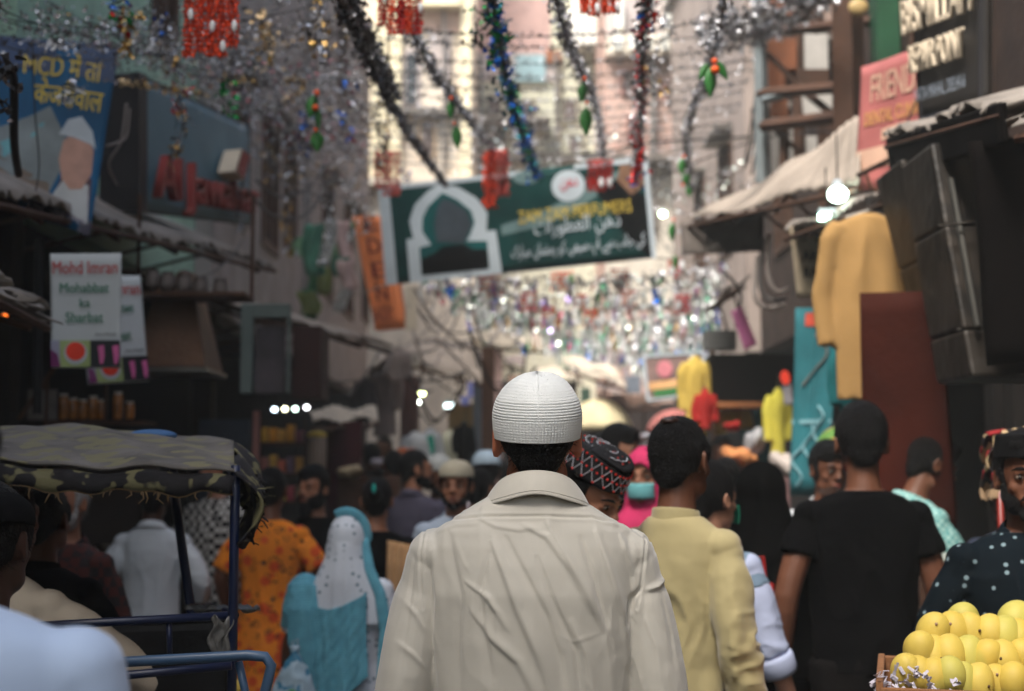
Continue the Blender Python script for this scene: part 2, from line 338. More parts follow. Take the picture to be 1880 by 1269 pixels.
pt('panel',(1112,0,1400,74),mauve,.05); pt('column',(1218,0,1238,62),wp,.3); pt('column',(1130,0,1142,60),wp,.3); pt('shutter',(1318,188,1360,226),M('shutter_pink',(214,146,164),rough=.7),.12); pt('shutter',(1330,230,1352,300),M('shutter_pink',(214,146,164)),.1)
pt('window',(1270,10,1330,60),M('plaster_rose',(186,156,150)),.1); pt('ledge',(1112,296,1420,306),CONC,.5); pt('panel',(1112,306,1420,560),M('plaster_pale',(206,198,184),rough=.95,var=.2,scale=4),.06)
# low wall of shutters under the end houses
# ---------------------------------------------------------------- awnings
rust=M('corrugated_grey',(140,132,124),rough=.75,var=.35,scale=3,bump=.3,bscale=25,metal=.2); tarp=M('tarp_greybrown',(150,138,126),rough=.9,var=.2,scale=3,bump=.4,bscale=12); dirty=M('sheet_dirty_white',(196,184,166),rough=.9,var=.15,scale=3)
def awning(name,label,o0,o1,i0,i1,mat,corr=.018,waves=40,brackets=3,ragged=.03,cat='awning'):
    """sheet between its outer edge o0-o1 and its wall edge i0-i1, with bracket arms and an edge lath"""
    o0,o1,i0,i1=[Vector(q) for q in(o0,o1,i0,i1)]; c=(o0+o1+i0+i1)/4; t=thing(name,label,cat,c); r_=random.Random(int(c.y*100))
    def f(u,v):
        p=o0.lerp(o1,u).lerp(i0.lerp(i1,u),v); p.z+=corr*math.sin(u*waves*2*math.pi)+.02*math.sin(u*11+v*4)
        if v==0: p+= (o0-i0)*(ragged*(math.sin(u*57)+math.sin(u*131+1)))
        return p-c
    mb=MB(); mb.grid(f,int(waves*6)+1,8); mb.build('sheet',mat,t,smooth=True,solid=.006)
    mb=MB(); d=Vector((0,0,-.05)); mb.tube([o0-c+d,o1-c+d],.016,6); mb.build('edge_lath',W_DK,t)
    for k in range(brackets):
        u=(k+.5)/brackets; a=o0.lerp(o1,u)-c; b=i0.lerp(i1,u)-c; mb=MB(); mb.tube([a+d*1.6,b+Vector((0,0,-.05))],.014,6); mb.tube([a.lerp(b,.3)+d,b+Vector((0,0,-.5))],.012,6); mb.build('bracket',W_DK,t)
    return t
a0,a1,a2=P(-10,352,5.5),P(195,372,7.0),P(505,486,10.4)
awning('awning','long corrugated awning with ragged edge above the dark shops at left',a0,a2,(-2.86,5.5,3.15),(-2.76,10.4,3.5),rust,waves=46,brackets=5,ragged=.02)
awning('awning','low tattered awning at the left edge above the black doorway',P(-60,495,4.0),P(88,578,5.2),(-2.86,4.0,2.45),(-2.86,5.2,2.55),rust,waves=14,brackets=2)
awning('awning','sagging grey awning beneath the orange bakery sign',P(462,572,9.0),P(745,640,13.2),(-2.7,9.0,2.95),(-2.55,13.2,3.2),tarp,waves=22,corr=.008,brackets=4,ragged=.03)
awning('awning','wide grey tarpaulin awning over the right hand stalls',P(1252,408,10.8),P(1578,330,7.3),P(1392,338,11.0),P(1580,215,8.0),tarp,waves=18,corr=.006,brackets=4,ragged=.01)
q_=Quad(P(1630,254,6.25),P(1842,188,4.48),P(1846,262,4.48),P(1640,330,6.25)); tag(q_.sheet('roof_shade_strip',M('shade_nearblack',(12,9,8),rough=.9,spec=.05),None,th=.02),'near-black strip painting the shade below the edge of the corrugated roof over the ducts','shade strip')  # strip that paints the shade under the roof edge in near-black
q_=Quad(P(1782,262,4.75),P(2150,225,4.3),P(2150,640,4.3),P(1815,672,4.75),wave=.02); tag(q_.sheet('black_shade_sheet',M('shade_nearblack',(18,13,12)),None,th=.01),'black sheet painting the deep shade over the metal duct at right edge','shade sheet')  # sheet that stands for the black shade beside the duct
def valance(label,pts,mat,name='valance'):
    q=Quad(*[P(*p) for p in pts],wave=.01); o=q.sheet(name,mat,None,th=.01); return tag(o,label,'valance')
valance('grey hanging front flap of the tarpaulin awning, far end',[(1250,412,10.7),(1402,384,10.0),(1400,462,9.9),(1254,468,10.6)],M('tarp_darkgrey',(96,88,82),rough=.9,var=.25,bump=.3))
awning('awning','dark corrugated roof sheet over the metal ducts at right edge',P(1628,250,6.3),P(1840,184,4.5),(2.76,6.3,3.3),(2.76,4.5,3.15),rust,waves=26,brackets=3,ragged=.015)
awning('awning','nearest corrugated roof sheet at the upper right edge',P(1868,226,4.35),P(2250,150,3.2),(2.76,4.35,3.0),(2.76,3.2,2.95),rust,waves=14,brackets=2)
for lab,o0,o1,i0,i1,m_ in [
 ('beige tilted stall awning left of the lane behind the white cap',(868,628,15.0),(1000,640,16.5),(862,606,15.0),(990,616,17),dirty),
 ('beige awning sloping down right of the white cap',(1036,672,16.0),(1150,708,15.5),(1030,648,17),(1125,672,17),dirty),
 ('grey sagging awning left of the white cap beneath the cables',(745,660,14.0),(885,700,14.4),(730,630,15),(880,640,15.5),tarp),
 ('small grey awning high on the scaffold at right',(1296,560,12.0),(1352,520,11.5),(1330,540,12.6),(1380,508,12),M('tarp_darkgrey',(96,88,82))),
 ('narrow grey shelf awning over the maroon shop wall',(575,775,9.6),(695,768,11.5),(565,750,10),(690,748,11.9),dirty),
 ('beige awning behind the beige cap man stretching to the dark pole',(880,652,17.0),(700,676,15.0),(880,632,18),(690,650,16),tarp)]:
    awning('awning',lab,P(*o0),P(*o1),P(*i0),P(*i1),m_,waves=10,corr=.006,brackets=2,ragged=.02)
# ---------------------------------------------------------------- signs, posters, boards
def board(name,label,cat,pts,mat,wave=0,th=.012,framem=None,cname='panel'):
    q=Quad(*[P(*p) for p in pts],wave=wave); c=q.at(.5,.5); t=thing(name,label,cat,(0,0,0)); t.location=c
    o=q.sheet(cname,mat,t,d=-th/2,th=th); t['_c']=1
    return q,t
def settle(t):
    """parts were laid out in world space: shift them under their thing"""
    c=t.location.copy()
    def go(o):
        if o.data and o.data.users==1: o.data.transform(Matrix.Translation(-c))
        for k in o.children: go(k)
    for k in t.children: go(k)
    if '_c' in t: del t['_c']
cream=M('letter_cream',(206,190,166),rough=.6,var=.1); goldc=M('letter_gold',(200,174,70),rough=.6,var=.08); tealp=M('print_teal',(8,76,76),rough=.7,var=.3,scale=3,spec=.1)
# green perfume banner across the lane
q,t=board('banner','green and black perfume shop banner hung across the lane with a white arch','banner',[(694,344,11.6),(1188,288,11.6),(1205,474,11.6),(708,524,11.6)],M('print_green_dark',(5,50,48),rough=.7,var=.45,scale=2.2,spec=.1),wave=.012,th=.006,cname='cloth')
bw=M('print_white',(176,186,192),rough=.6,var=.06); bk=M('print_black',(9,10,11),rough=.7,var=.3,spec=.05); bt=tealp
for pts in ([(0,0),(.045,0),(.04,.97),(0,.97)],[(.0,.955),(1,.955),(1,1),(0,1)],[(0,0),(1,0),(1,.004),(0,.004)],[(.983,0),(1,0),(1,1),(.983,1)]): q.poly('border',pts,bw,t,.002)
# arch: outer white, inner teal with a dark ornament
oc=[(.09,0),(.09,.44),(.115,.44),(.105,.62),(.13,.78),(.18,.90),(.225,.965),(.24,.965),(.30,.90),(.36,.78),(.395,.62),(.385,.44),(.42,.44),(.43,0)]
ic=[(.135,.06),(.135,.34),(.18,.36),(.15,.50),(.155,.64),(.18,.75),(.235,.87),(.29,.78),(.335,.66),(.345,.54),(.325,.42),(.31,.36),(.385,.34),(.385,.06)]
q.poly('arch',oc,bw,t,.004); q.poly('arch_field',ic,bt,t,.006)
q.poly('silhouette',[(.137,.062),(.383,.062),(.383,.26),(.33,.27),(.30,.33),(.27,.30),(.22,.33),(.19,.27),(.137,.22)],bk,t,.008)
q.poly('dome_shape',[(.20,.38),(.30,.34),(.335,.52),(.32,.66),(.27,.77),(.235,.81),(.21,.72),(.195,.55)],M('print_slate',(48,58,66),rough=.5,var=.35,scale=4),t,.0085)
q.ellipse('disc',.70,.80,.062,.155,bw,t,.005); q.ellipse('disc',.555,.93,.055,.07,M('print_greyteal',(88,112,112),rough=.5),t,.004)
q.poly('band',[(.44,.48),(.60,.58),(.78,.78),(.98,.99),(.98,.93),(.80,.66),(.62,.44),(.44,.38)],M('print_greyteal',(88,112,112)),t,.003)
q.poly('dark_field',[(.80,.70),(.88,.82),(.98,.62),(.98,.03),(.90,.2),(.86,.45)],bk,t,.0045)
q.poly('tan_field',[(.90,.97),(.98,.97),(.98,.72),(.93,.64),(.88,.80)],M('print_tan',(112,80,58),rough=.5,var=.3,scale=8),t,.005)
q.text('زم زم',M('print_crimson',(186,40,60),rough=.5),t,.67,.76,.735,.86,.008,.0)if 0 else q.text(shape_ar('دھن'),M('print_crimson',(186,40,60),rough=.5),t,.67,.75,.735,.87,.008,.01)
q.text('ZAM ZAM PERFUMERS',goldc,t,.505,.475,.925,.60,.009,.0)
q.text(shape_ar('دھن العطورات'),bw,t,.56,.30,.88,.50,.009,.002)
q.text(shape_ar('کی جانب سے آپ سبھی کو رمضان مبارک'),bw,t,.47,.09,.965,.285,.009,.006)
settle(t)
for a,b,n_ in(((694,344,11.6),(500,300,11.2),'upper left'),((1188,288,11.6),(1395,250,12.0),'upper right'),((1205,474,11.6),(1300,480,11.8),'lower right'),((708,524,11.6),(600,560,11.2),'lower left')):
    mb=MB(); mb.tube([P(*a),P(*b)],.006,5); tag(mb.build('banner_rope',M('rope_grey',(120,112,104),rough=.9)),'thin grey rope holding the %s corner of the perfume banner'%n_,'rope')
# political poster, left
q,t=board('poster','blue election poster with yellow hindi words at the upper left','poster',[(-40,62,6.5),(219,86,6.6),(164,434,6.3),(-40,362,6.2)],M('print_blue',(18,84,122),rough=.6,var=.5,scale=1.6,spec=.15),wave=.01,th=.006,cname='cloth')
for pts,c in (([(0,.82),(1,.80),(1,1),(0,1)],(30,58,96)),([(0,.36),(.55,.62),(.75,.40),(.6,.14),(0,.10)],(112,122,122)),([(0,.30),(.6,.2),(.62,.1),(0,.16)],(104,88,72)),([(0,0),(1,0),(1,.07),(0,.13)],(28,22,44)),([(.12,.2),(.5,.48),(.52,.53),(.12,.32)],(90,150,156)),([(.62,.06),(.97,.05),(.95,.28),(.70,.26)],(74,44,56))):
    q.poly('printed_area',pts,M('print_%d_%d_%d'%c,c,rough=.5,var=.3,scale=5),t,.002+.0006*(pts[0][1]))
q.poly('collar_shape',[(.60,.10),(.72,.24),(.93,.24),(.97,.05)],M('print_skinwhite',(176,178,176),rough=.5),t,.0038)
q.poly('head_shape',[(.68,.44),(.66,.34),(.70,.24),(.78,.19),(.88,.21),(.94,.30),(.93,.42),(.86,.50),(.75,.50)],M('print_skin',(176,132,112),rough=.5,var=.12,scale=20),t,.005)
q.poly('printed_cap',[(.64,.47),(.70,.56),(.80,.59),(.90,.52),(.945,.43),(.90,.45),(.76,.47)],M('print_capwhite',(172,180,184),rough=.5),t,.0065)
q.text('MCD में तो',goldc,t,.33,.785,.905,.93,.006,.008); q.text('केजरीवाल',goldc,t,.42,.625,.945,.775,.006,.008)
q.text('आम आदमी पार्टी',M('letter_pale',(170,166,176)),t,.45,.03,.95,.07,.006,.01)
settle(t)
# slate sign with deep red letters
def frm(t,q,mat,w=.02,d=.05,name='frame'):
    mb=MB()
    for a,b in(((0,0),(1,0)),((1,0),(1,1)),((1,1),(0,1)),((0,1),(0,0))): mb.tube([q.at(*a,0),q.at(*b,0)],w,6)
    return mb.build(name,mat,t)
q,t=board('shop_sign','slate blue shop sign with deep red slanted letters and a diamond','sign',[(262,140,8.0),(458,232,10.3),(458,412,10.2),(262,388,7.9)],M('sign_slate',(86,120,132),rough=.6,var=.15,scale=3,spec=.3),th=.05)
dk=M('sign_side_black',(26,24,26),rough=.6)
redl=M('letter_red_side',(132,42,38),rough=.6,var=.15)
for body,u0,v0,u1,v1 in(('Al Jawahar',.03,-.06,1.0,.38),):
    q.text(body,[redl,M('letter_top_dust_light',(150,124,110),rough=.8)],t,u0,v0+.05,u1,v1+.05,.03,.0,extrude=.05)  # upward letter faces: dust and caught light put into a cream tone
q.poly('diamond',[(.60,.42),(.67,.64),(.75,.60),(.68,.36)],redl,t,.16)
mb=MB(); a=[q.at(*p,.03) for p in((.60,.42),(.68,.36),(.75,.60),(.67,.64))]; mb.hexa(a,[p+q.n*.12 for p in a]); mb.build('diamond_block',cream,t)
frm(t,q,dk,.006); mb=MB(); mb.hexa([q.at(-.06,0,-.2),q.at(-.002,0,-.2),q.at(-.002,0,.03),q.at(-.06,0,.03)],[q.at(-.06,1,-.2),q.at(-.002,1,-.2),q.at(-.002,1,.03),q.at(-.06,1,.03)]); mb.build('side_panel',dk,t)
settle(t)
# sherbet boards
def sherbet(label,pts):
    q,t=board('hanging_board',label,'sign',pts,M('board_white',(182,188,190),rough=.5,var=.04),th=.01); r_=M('letter_red',(176,34,36),rough=.5); g_=M('letter_green',(10,104,72),rough=.5)
    q.text('Mohd Imran',r_,t,.04,.82,.96,.93,.008,.004); q.text('Mohabbat',g_,t,.14,.655,.84,.74,.008,.006); q.text('ka',g_,t,.42,.53,.57,.605,.008,.006); q.text('Sharbat',g_,t,.22,.395,.76,.485,.008,.006)
    q.text('Jama Masjid',M('letter_darkgrey',(70,70,74)),t,.64,.275,.94,.305,.008,.01)
    for u0,u1,c in((0,.13,(150,150,170)),(.13,.57,(150,168,110)),(.57,1,(26,30,36))): q.poly('picture',[(u0,.01),(u1,.01),(u1,.24),(u0,.24)],M('print_%d_%d_%d'%c,c,rough=.5),t,.007)
    q.poly('picture',[(0,0.01),(.14,.01),(.10,.12),(.0,.16)],M('print_plum',(110,40,96)),t,.009)
    q.ellipse('melon_slice',.36,.13,.17,.10,M('print_white',(176,186,192)),t,.009); q.ellipse('melon_slice',.36,.145,.14,.08,M('print_melon',(220,62,40),rough=.5),t,.0105)
    for u in(.72,.93): q.poly('glass_picture',[(u-.04,.19),(u+.05,.20),(u+.06,.10),(u+.03,.03),(u-.01,.04)],M('print_rose',(198,96,150),rough=.5),t,.009)
    settle(t); return t
sherbet('front white board with red and green sherbet lettering and melon picture',[(92,466,5.6),(222,465,5.6),(221,676,5.6),(95,676,5.6)])
sherbet('second white sherbet board, tilted, partly hidden behind the front one',[(140,506,6.3),(258,506,6.5),(273,700,6.5),(163,706,6.3)])
# orange bakery sign
q,t=board('shop_sign','tall orange bakery sign with letters one above the other','sign',[(646,396,13.2),(712,396,13.0),(739,602,12.9),(690,607,13.1)],M('sign_orange',(226,132,80),rough=.6,var=.12,scale=3),th=.08)
mr=M('letter_maroon',(104,30,30),rough=.6)
for c,v in(('E',.86),('D',.66),('E',.45),('N',.25)): q.text(c,mr,t,.36,v,.78,v+.13,.05,.01)
q.text('BAKERY',mr,t,.10,.07,.88,.19,.05,.01); settle(t)
# right hand signs
q,t=board('shop_sign','faded pink sign with pale lettering, hung above the lamp at right','sign',[(1582,124,7.7),(1692,86,7.1),(1702,330,7.0),(1568,352,7.6)],M('sign_pink',(166,96,92),rough=.6,var=.18,scale=4),wave=.004,th=.01)
pc=M('letter_pinkcream',(196,158,136),rough=.7,var=.12)
q.text('FRIENDS',pc,t,.2,.68,1.0,.90,.007,.01); q.text('DENTAL CLINIC',M('letter_ochre',(190,136,84),rough=.7,var=.1),t,.12,.50,.98,.61,.007,.02)
q.poly('label_patch',[(.38,.36),(.80,.39),(.80,.47),(.38,.45)],pc,t,.006); q.poly('label_patch',[(.02,.14),(.8,.18),(.8,.33),(.02,.31)],pc,t,.006); settle(t)
q,t=board('shop_sign','black sign with tall raised cream letters at the upper right','sign',[(1676,-36,6.6),(1802,-88,5.9),(1800,190,5.8),(1692,220,6.5)],M('sign_black',(38,34,31),rough=.55,var=.25,scale=4),th=.05)
lt=M('letter_cream',(206,190,166))
q.text('BISMILLAH',lt,t,-.10,.61,.98,.86,.03,.006,extrude=.014); q.text('REPAIR POINT',lt,t,-.02,.32,.86,.52,.03,.004,extrude=.012); q.text('MATIA MAHAL, DELHI-6',M('letter_paleblue',(150,160,172),rough=.6),t,.04,.10,.90,.205,.04,.006)
frm(t,q,dk,.014); settle(t)
q,t=board('shop_sign','cream sign with a round emblem beside the hanging mustard kurta','sign',[(1449,414,8.4),(1540,410,8.2),(1536,545,8.2),(1464,546,8.4)],M('sign_cream',(176,160,136),rough=.7,var=.15,scale=5),wave=.004,th=.01)
kb=M('letter_black',(24,22,22)); q.text('ARSH',kb,t,.22,.50,.86,.64,.008,.02); q.text('RAZA',kb,t,.24,.27,.86,.41,.008,.02); q.ellipse('emblem',.28,.84,.09,.07,kb,t,.007); q.ellipse('emblem_field',.28,.84,.05,.04,M('sign_cream',(176,160,136)),t,.009); settle(t)
q,t=board('cloth_banner','long teal cloth banner hanging down beside the mustard kurta','banner',[(1462,566,8.3),(1536,562,8.1),(1520,910,8.1),(1450,910,8.3)],M('cloth_teal',(40,104,112),rough=.85,var=.2,scale=5,bump=.15),wave=.012,th=.006,cname='cloth')
q.poly('patch',[(.25,.90),(.95,.90),(.95,.97),(.25,.97)],M('print_orangered',(206,84,64)),t,.005); wl=M('print_mist',(120,164,172),rough=.7)
q.poly('stripe',[(0,.38),(1,.38),(1,.40),(0,.40)],wl,t,.005)
for k in range(3):
    mb=MB(); mb.tube([q.at(.2+.25*k+.12*math.sin(j*.7+k),.05+.02*j+.1*k,.008) for j in range(12)],.008,5); mb.build('squiggle',wl,t)
mb=MB(); mb.tube([q.at(.55+.3*math.sin(j*.5),.85-.03*j,.012) for j in range(10)],.006,5); mb.build('drawn_line',M('rope_grey',(120,112,104)),t); settle(t)
q,t=board('framed_poster','tilted framed poster with pink, peach and green bands in the far lane','poster',[(1182,656,14.5),(1292,648,14.5),(1300,722,14.4),(1190,736,14.4)],M('print_greybrown',(120,96,90),rough=.6,var=.3,scale=8),th=.03)
q.poly('band',[(.03,.22),(.97,.24),(.97,.42),(.03,.40)],M('print_peach',(206,158,108)),t,.02); q.poly('band',[(.1,.05),(.97,.07),(.97,.23),(.1,.21)],M('print_leafgreen',(52,112,60)),t,.022); q.ellipse('rosette',.32,.68,.13,.2,M('print_rosepink',(196,120,128)),t,.022); frm(t,q,bw,.018); settle(t)
q,t=board('hanging_tag','slanted pink card hanging above the right hand stalls','card',[(1342,572,10.5),(1362,562,10.5),(1390,632,10.5),(1368,644,10.5)],M('card_pink',(196,112,160),rough=.6,var=.05),th=.01); settle(t)
q,t=board('hanging_tag','narrow grey card with a round red head by the teal banner','card',[(1436,700,9.2),(1452,700,9.2),(1456,744,9.2),(1440,744,9.2)],M('card_grey',(130,126,130),rough=.6),th=.01); q.ellipse('red_disc',.35,1.15,.55,.3,M('print_melon',(220,62,40)),t,.01); settle(t)
# brown plywood board, right
q,t=board('plywood_board','large reddish brown plywood board standing behind the black t-shirt man','board',[(1578,538,6.1),(1722,534,5.9),(1756,980,5.9),(1586,980,6.1)],M('plywood_red',(54,19,10),rough=.75,var=.35,scale=2.5,bump=.15,bscale=30,spec=.08),th=.03,cname='face'); 
mb=MB(); 
for u in(.1,.9): mb.tube([q.at(u,0,-.03),Vector((q.at(u,0).x,q.at(u,0).y,0))],.02,6)
mb.build('post',W_DK,t); settle(t)
# ---------------------------------------------------------------- people
SK={k:M('skin_'+k,c,rough=.5,var=.1,scale=9,spec=.35,bump=.05,bscale=220) for k,c in dict(tan=(150,102,78),brown=(104,66,48),dark=(68,42,32),fair=(172,124,100)).items()}
HAIR=M('hair_black',(10,8,8),rough=.55,var=.4,scale=60,bump=.8,bscale=200,spec=.18)
HAIRG=M('hair_grey',(150,146,142),rough=.7,var=.3,scale=60,bump=.6,bscale=160)
EYEW=M('eye_white',(120,108,98),rough=.3,var=.03); IRIS=M('iris',(28,18,14),rough=.2,var=.05); LIPM=M('lip_skin',(128,66,56),rough=.5,var=.1)
SHOE=M('shoe_leather',(50,36,28),rough=.6); TROU=M('trouser_grey',(62,58,55),rough=.9,bump=.15,bscale=120)
PIV=Vector((0,-.02,1.52))
def headM(yaw,pitch,roll=0,fwd=0):
    return Matrix.Translation(PIV+Vector((0,fwd,0)))@Matrix.Rotation(R(yaw),4,'Z')@Matrix.Rotation(R(-pitch),4,'X')@Matrix.Rotation(R(roll),4,'Y')@Matrix.Translation(-PIV)
def xform(mb,k,T):
    for i in range(k,len(mb.v)): mb.v[i]=tuple(T@Vector(mb.v[i]))
def head_shape(mb,T,ears=True):
    k=len(mb.v)
    mb.ell((0,-.012,1.655),(.076,.096,.094)); mb.ell((0,.03,1.602),(.060,.064,.088)); mb.ell((0,.074,1.536),(.022,.02,.018))
    for s in(-1,1):
        mb.ell((s*.033,.022,1.563),(.03,.05,.034)); mb.ell((s*.040,.062,1.606),(.021,.019,.019)); mb.ell((s*.011,.103,1.605),(.009,.011,.008))
        mb.tube([(s*.004,.092,1.652),(s*.020,.092,1.656),(s*.046,.075,1.654)],[.009,.010,.008],8)
        mb.ell((s*.031,.078,1.637),(.0165,.0125,.0125))
        if ears:
            mb.tube([(s*.078,-.004+.018*math.cos(a),1.628+.030*math.sin(a)) if 0 else (s*(.079+.009*(math.cos(a-2.4)<.2)),-.006-.017*math.cos(a),1.628+.029*math.sin(a)) for a in[q*.42-1.6 for q in range(14)]],.0052,7)
            mb.ell((s*.078,-.004,1.625),(.005,.016,.026)); mb.ell((s*.079,.0,1.600),(.005,.009,.010)); mb.ell((s*.074,.003,1.625),(.008,.012,.02))
    mb.tube([(0,.092,1.650),(0,.104,1.625),(0,.116,1.608)],[.0075,.0095,.0115],8)
    mb.ell((0,.094,1.574),(.023,.011,.0065)); mb.ell((0,.092,1.565),(.019,.0115,.0075)); mb.ell((0,.080,1.570),(.036,.02,.022))
    xform(mb,k,T)
def hand(mb,W,d,t,curl=25,s=1,spread=.0):
    """palm and five fingers of different lengths; d along the hand, t towards the thumb"""
    W=Vector(W); d=Vector(d).normalized(); t=Vector(t); t=(t-d*t.dot(d)).normalized(); nn=d.cross(t)*s
    mb.tube([W-d*.02,W+d*.01,W+d*.05,W+d*.088],[.024,.030,.040,.037],12,ry=[.019,.016,.015,.012],up=t)
    for j,(o,l) in enumerate(((.030,.068),(.0105,.078),(-.0095,.072),(-.029,.056))):
        b=W+d*.082+t*o; dd=(d+t*o*(2+spread)).normalized(); pts=[b-dd*.02,b]; a=0
        for q,f in enumerate((.45,.32,.23)):
            a+=curl*(.8+.12*j)*(1 if q else .7); e=dd*math.cos(R(a))+nn*math.sin(R(a)); pts.append(pts[-1]+e*l*f)
        mb.tube(pts,[.0095,.0098,.0088,.0080,.0062],8)
    b=W+d*.022+t*.026; e1=(d*.7+t*.75+nn*.3).normalized(); e2=(d*.9+t*.3+nn*.35).normalized()
    mb.tube([b-e1*.015,b,b+e1*.036,b+e1*.036+e2*.028,b+e1*.036+e2*.05],[.013,.0135,.011,.0098,.0070],8)
ARM=dict(L=((-.235,-.035,1.15),(-.255,.03,.915)),R=((.235,-.035,1.15),(.255,.03,.915)))
def arm_pts(side,arms):
    s=-1 if side=='L' else 1; e,wv=(arms or {}).get(side,ARM[side])
    return Vector((s*.170,-.008,1.392)),Vector(e),Vector(wv)
def lerp(a,b,t): return a+(b-a)*t
def path3(S,E,W,n=5):
    p=[lerp(S,E,i/n) for i in range(n)]+[lerp(E,W,i/n) for i in range(n+1)]
    for _ in range(1): p=[p[0]]+[(p[i-1]+p[i]*2+p[i+1])/4 for i in range(1,len(p)-1)]+[p[-1]]
    return p
def lerpr(r,n=11):
    xs=np.linspace(0,len(r)-1,n); return [float(np.interp(x,range(len(r)),r)) for x in xs]
def body(T,arms,vox,wid=1,skin='tan',curl=25,sit=None,thumb=None,female=False):
    mb=MB(); head_shape(mb,T)
    a=T@Vector((0,-.015,1.585)); mb.tube([a,lerp(a,Vector((0,-.03,1.44)),.5),(0,-.03,1.43)],[.054,.055,.066],14)
    mb.loft([(.84,.13*wid,.095,0),(.93,.165*wid,.115,-.005),(1.05,.143*wid,.1,0),(1.15,.14*wid,.1,0),(1.28,.16*wid,.108,.0),(1.37,.165*wid,.1,-.01),(1.435,.13*wid,.075,-.02),(1.475,.07,.058,-.025)],24)
    for sd in'LR':
        S,E,W=arm_pts(sd,arms); S=Vector((S.x*wid,S.y,S.z)); s=-1 if sd=='L' else 1
        mb.ell(S,(.050,.052,.048)); mb.tube(path3(S,E,W),lerpr([.036,.05,.047,.043,.042,.038,.031,.027]),12)
        th=(thumb or {}).get(sd,Vector((0,1,0)))
        hand(mb,W,(W-E),th,curl,s=(-1 if sd=='L' else 1))
        x=s*.088
        if sit is None: mb.tube([(x,0,.92),(x,.01,.7),(x,.012,.5),(x,-.008,.36),(x,-.012,.2),(x,-.02,.09)],[.088,.074,.054,.053,.042,.034],12)
        else: mb.tube([(x,0,.9),(x,.2,.93),(x*1.4,.42,.93),(x*1.4,.43,.7),(x*1.4,.40,sit+.09)],[.088,.078,.058,.053,.036],12)
        fz=0 if sit is None else sit; fy=0 if sit is None else .42
        mb.tube([(x*(1 if sit is None else 1.4),fy-.045,fz+.05),(x*(1 if sit is None else 1.4),fy+.05,fz+.045),(x*(1 if sit is None else 1.45),fy+.16,fz+.025)],[.034,.036,.03],10,ry=[.04,.036,.018])
    return remesh(mb.mesh(),vox,2)
def shirt_mesh(arms,vox,hem=.80,sleeve=1.0,loose=1.0,wid=1,flare=0,fold=.009,seed=0,smooth=2,neck=1.475):
    mb=MB(); L=loose
    rings=[(hem,(.165+flare)*wid*L,.128*L+flare*.7,0),(lerp(hem,1.05,.6),(.168+flare*.4)*wid*L,.130*L+flare*.3,0),(1.05,.163*wid*L,.122*L,0),(1.16,.166*wid*L,.123*L,0),(1.28,.180*wid*L,.126*L,0),(1.35,.182*wid*L,.118*L,-.008),(1.405,.176*wid*L,.100*L,-.016),(1.432,.158*wid*L,.090*L,-.02),(1.456,.122*wid,.080,-.025),(neck,.078,.068,-.028)]
    mb.loft(rings,36)
    for sd in'LR':
        S,E,W=arm_pts(sd,arms); S=Vector((S.x*wid,S.y,S.z)); s=-1 if sd=='L' else 1
        mb.ell(S+Vector((-s*.004,0,.002)),(.056*L,.060*L,.050*L)); p=path3(S,E,W,6); k=max(3,int(round(13*sleeve)))
        r=lerpr([.038,.058,.061,.058,.055,.052,.047,.042],13); 
        mb.tube(p[:k],[q*L for q in r[:k]],16)
        mb.tube([S+Vector((-s*.04,0,.005)),S+Vector((s*.005,0,-.03)),S*1+Vector((s*.004,0,-.09))],[.038*L,.056*L,.058*L],14)
    me=remesh(mb.mesh(),vox,3)
    def f(v,n):
        q=v*np.array([1,1,.28])*13+seed*7.7; wp=fbm(v*5+seed)*1.6; q=q+wp[:,None]
        z=v[:,2]; side=np.abs(v[:,0])
        wgt=np.clip((1.47-z)*6,0,1)
        a=ridged(q)**2-.4
        el=np.exp(-((z-1.12)/.1)**2)*(side>.2)
        b=(ridged(v*np.array([12,12,34])+seed)**2-.4)*el
        return fold*wgt*(a*1.0+.9*b+.35*(fbm(v*30+seed)-.5))
    return displace(me,f)
def hair_mesh(T,style='short',vox=.006,vol=1.0,seed=0,strn=2200):
    mb=MB(); k=0
    mb.ell((0,-.018,1.664),(.082*vol,.101*vol,.097*vol),n=20,m=14)
    for s in(-1,1): mb.ell((s*.072,.012,1.655),(.012,.034,.036))
    mb.ell((0,-.062,1.612),(.060,.044,.055)); mb.ell((0,-.064,1.585),(.046,.034,.035))
    if style=='full': mb.ell((0,-.012,1.672),(.088,.106,.106),n=20,m=14); mb.ell((.01,.045,1.725),(.055,.05,.035))
    if style=='bun': mb.ell((0,-.125,1.665),(.042,.036,.040))
    if style=='long': mb.ell((0,-.07,1.58),(.078,.05,.1)); mb.ell((0,-.08,1.47),(.07,.045,.1))
    xform(mb,0,T); me=remesh(mb.mesh(),vox,1)
    Ti=np.array(T.inverted())
    v=getv(me); q=v@Ti[:3,:3].T+Ti[:3,3]
    n=getn(me)
    d=.006*(fbm(q*np.array([55,55,30])+seed,3)-.4)+.003*(vnoise(q*170+seed)-.5)
    # the face stays free: below the hairline the hair is drawn in under the skin
    hl=1.700+.012*np.sin(q[:,0]*60+seed)
    face=np.clip((hl-q[:,2])/.012,0,1)*np.clip((q[:,1]-.028)/.014,0,1)*(1 if style!='x' else 0)
    c=np.array([0,-.01,1.64]); dirv=q-c
    q2=q+ (n@Ti[:3,:3].T)*d[:,None]*(1-face)[:,None]; q2=q2-dirv*face[:,None]*.30
    M4=np.array(T); pos=q2@M4[:3,:3].T+M4[:3,3]; setv(me,pos); return strands(me,face,T,seed,strn)
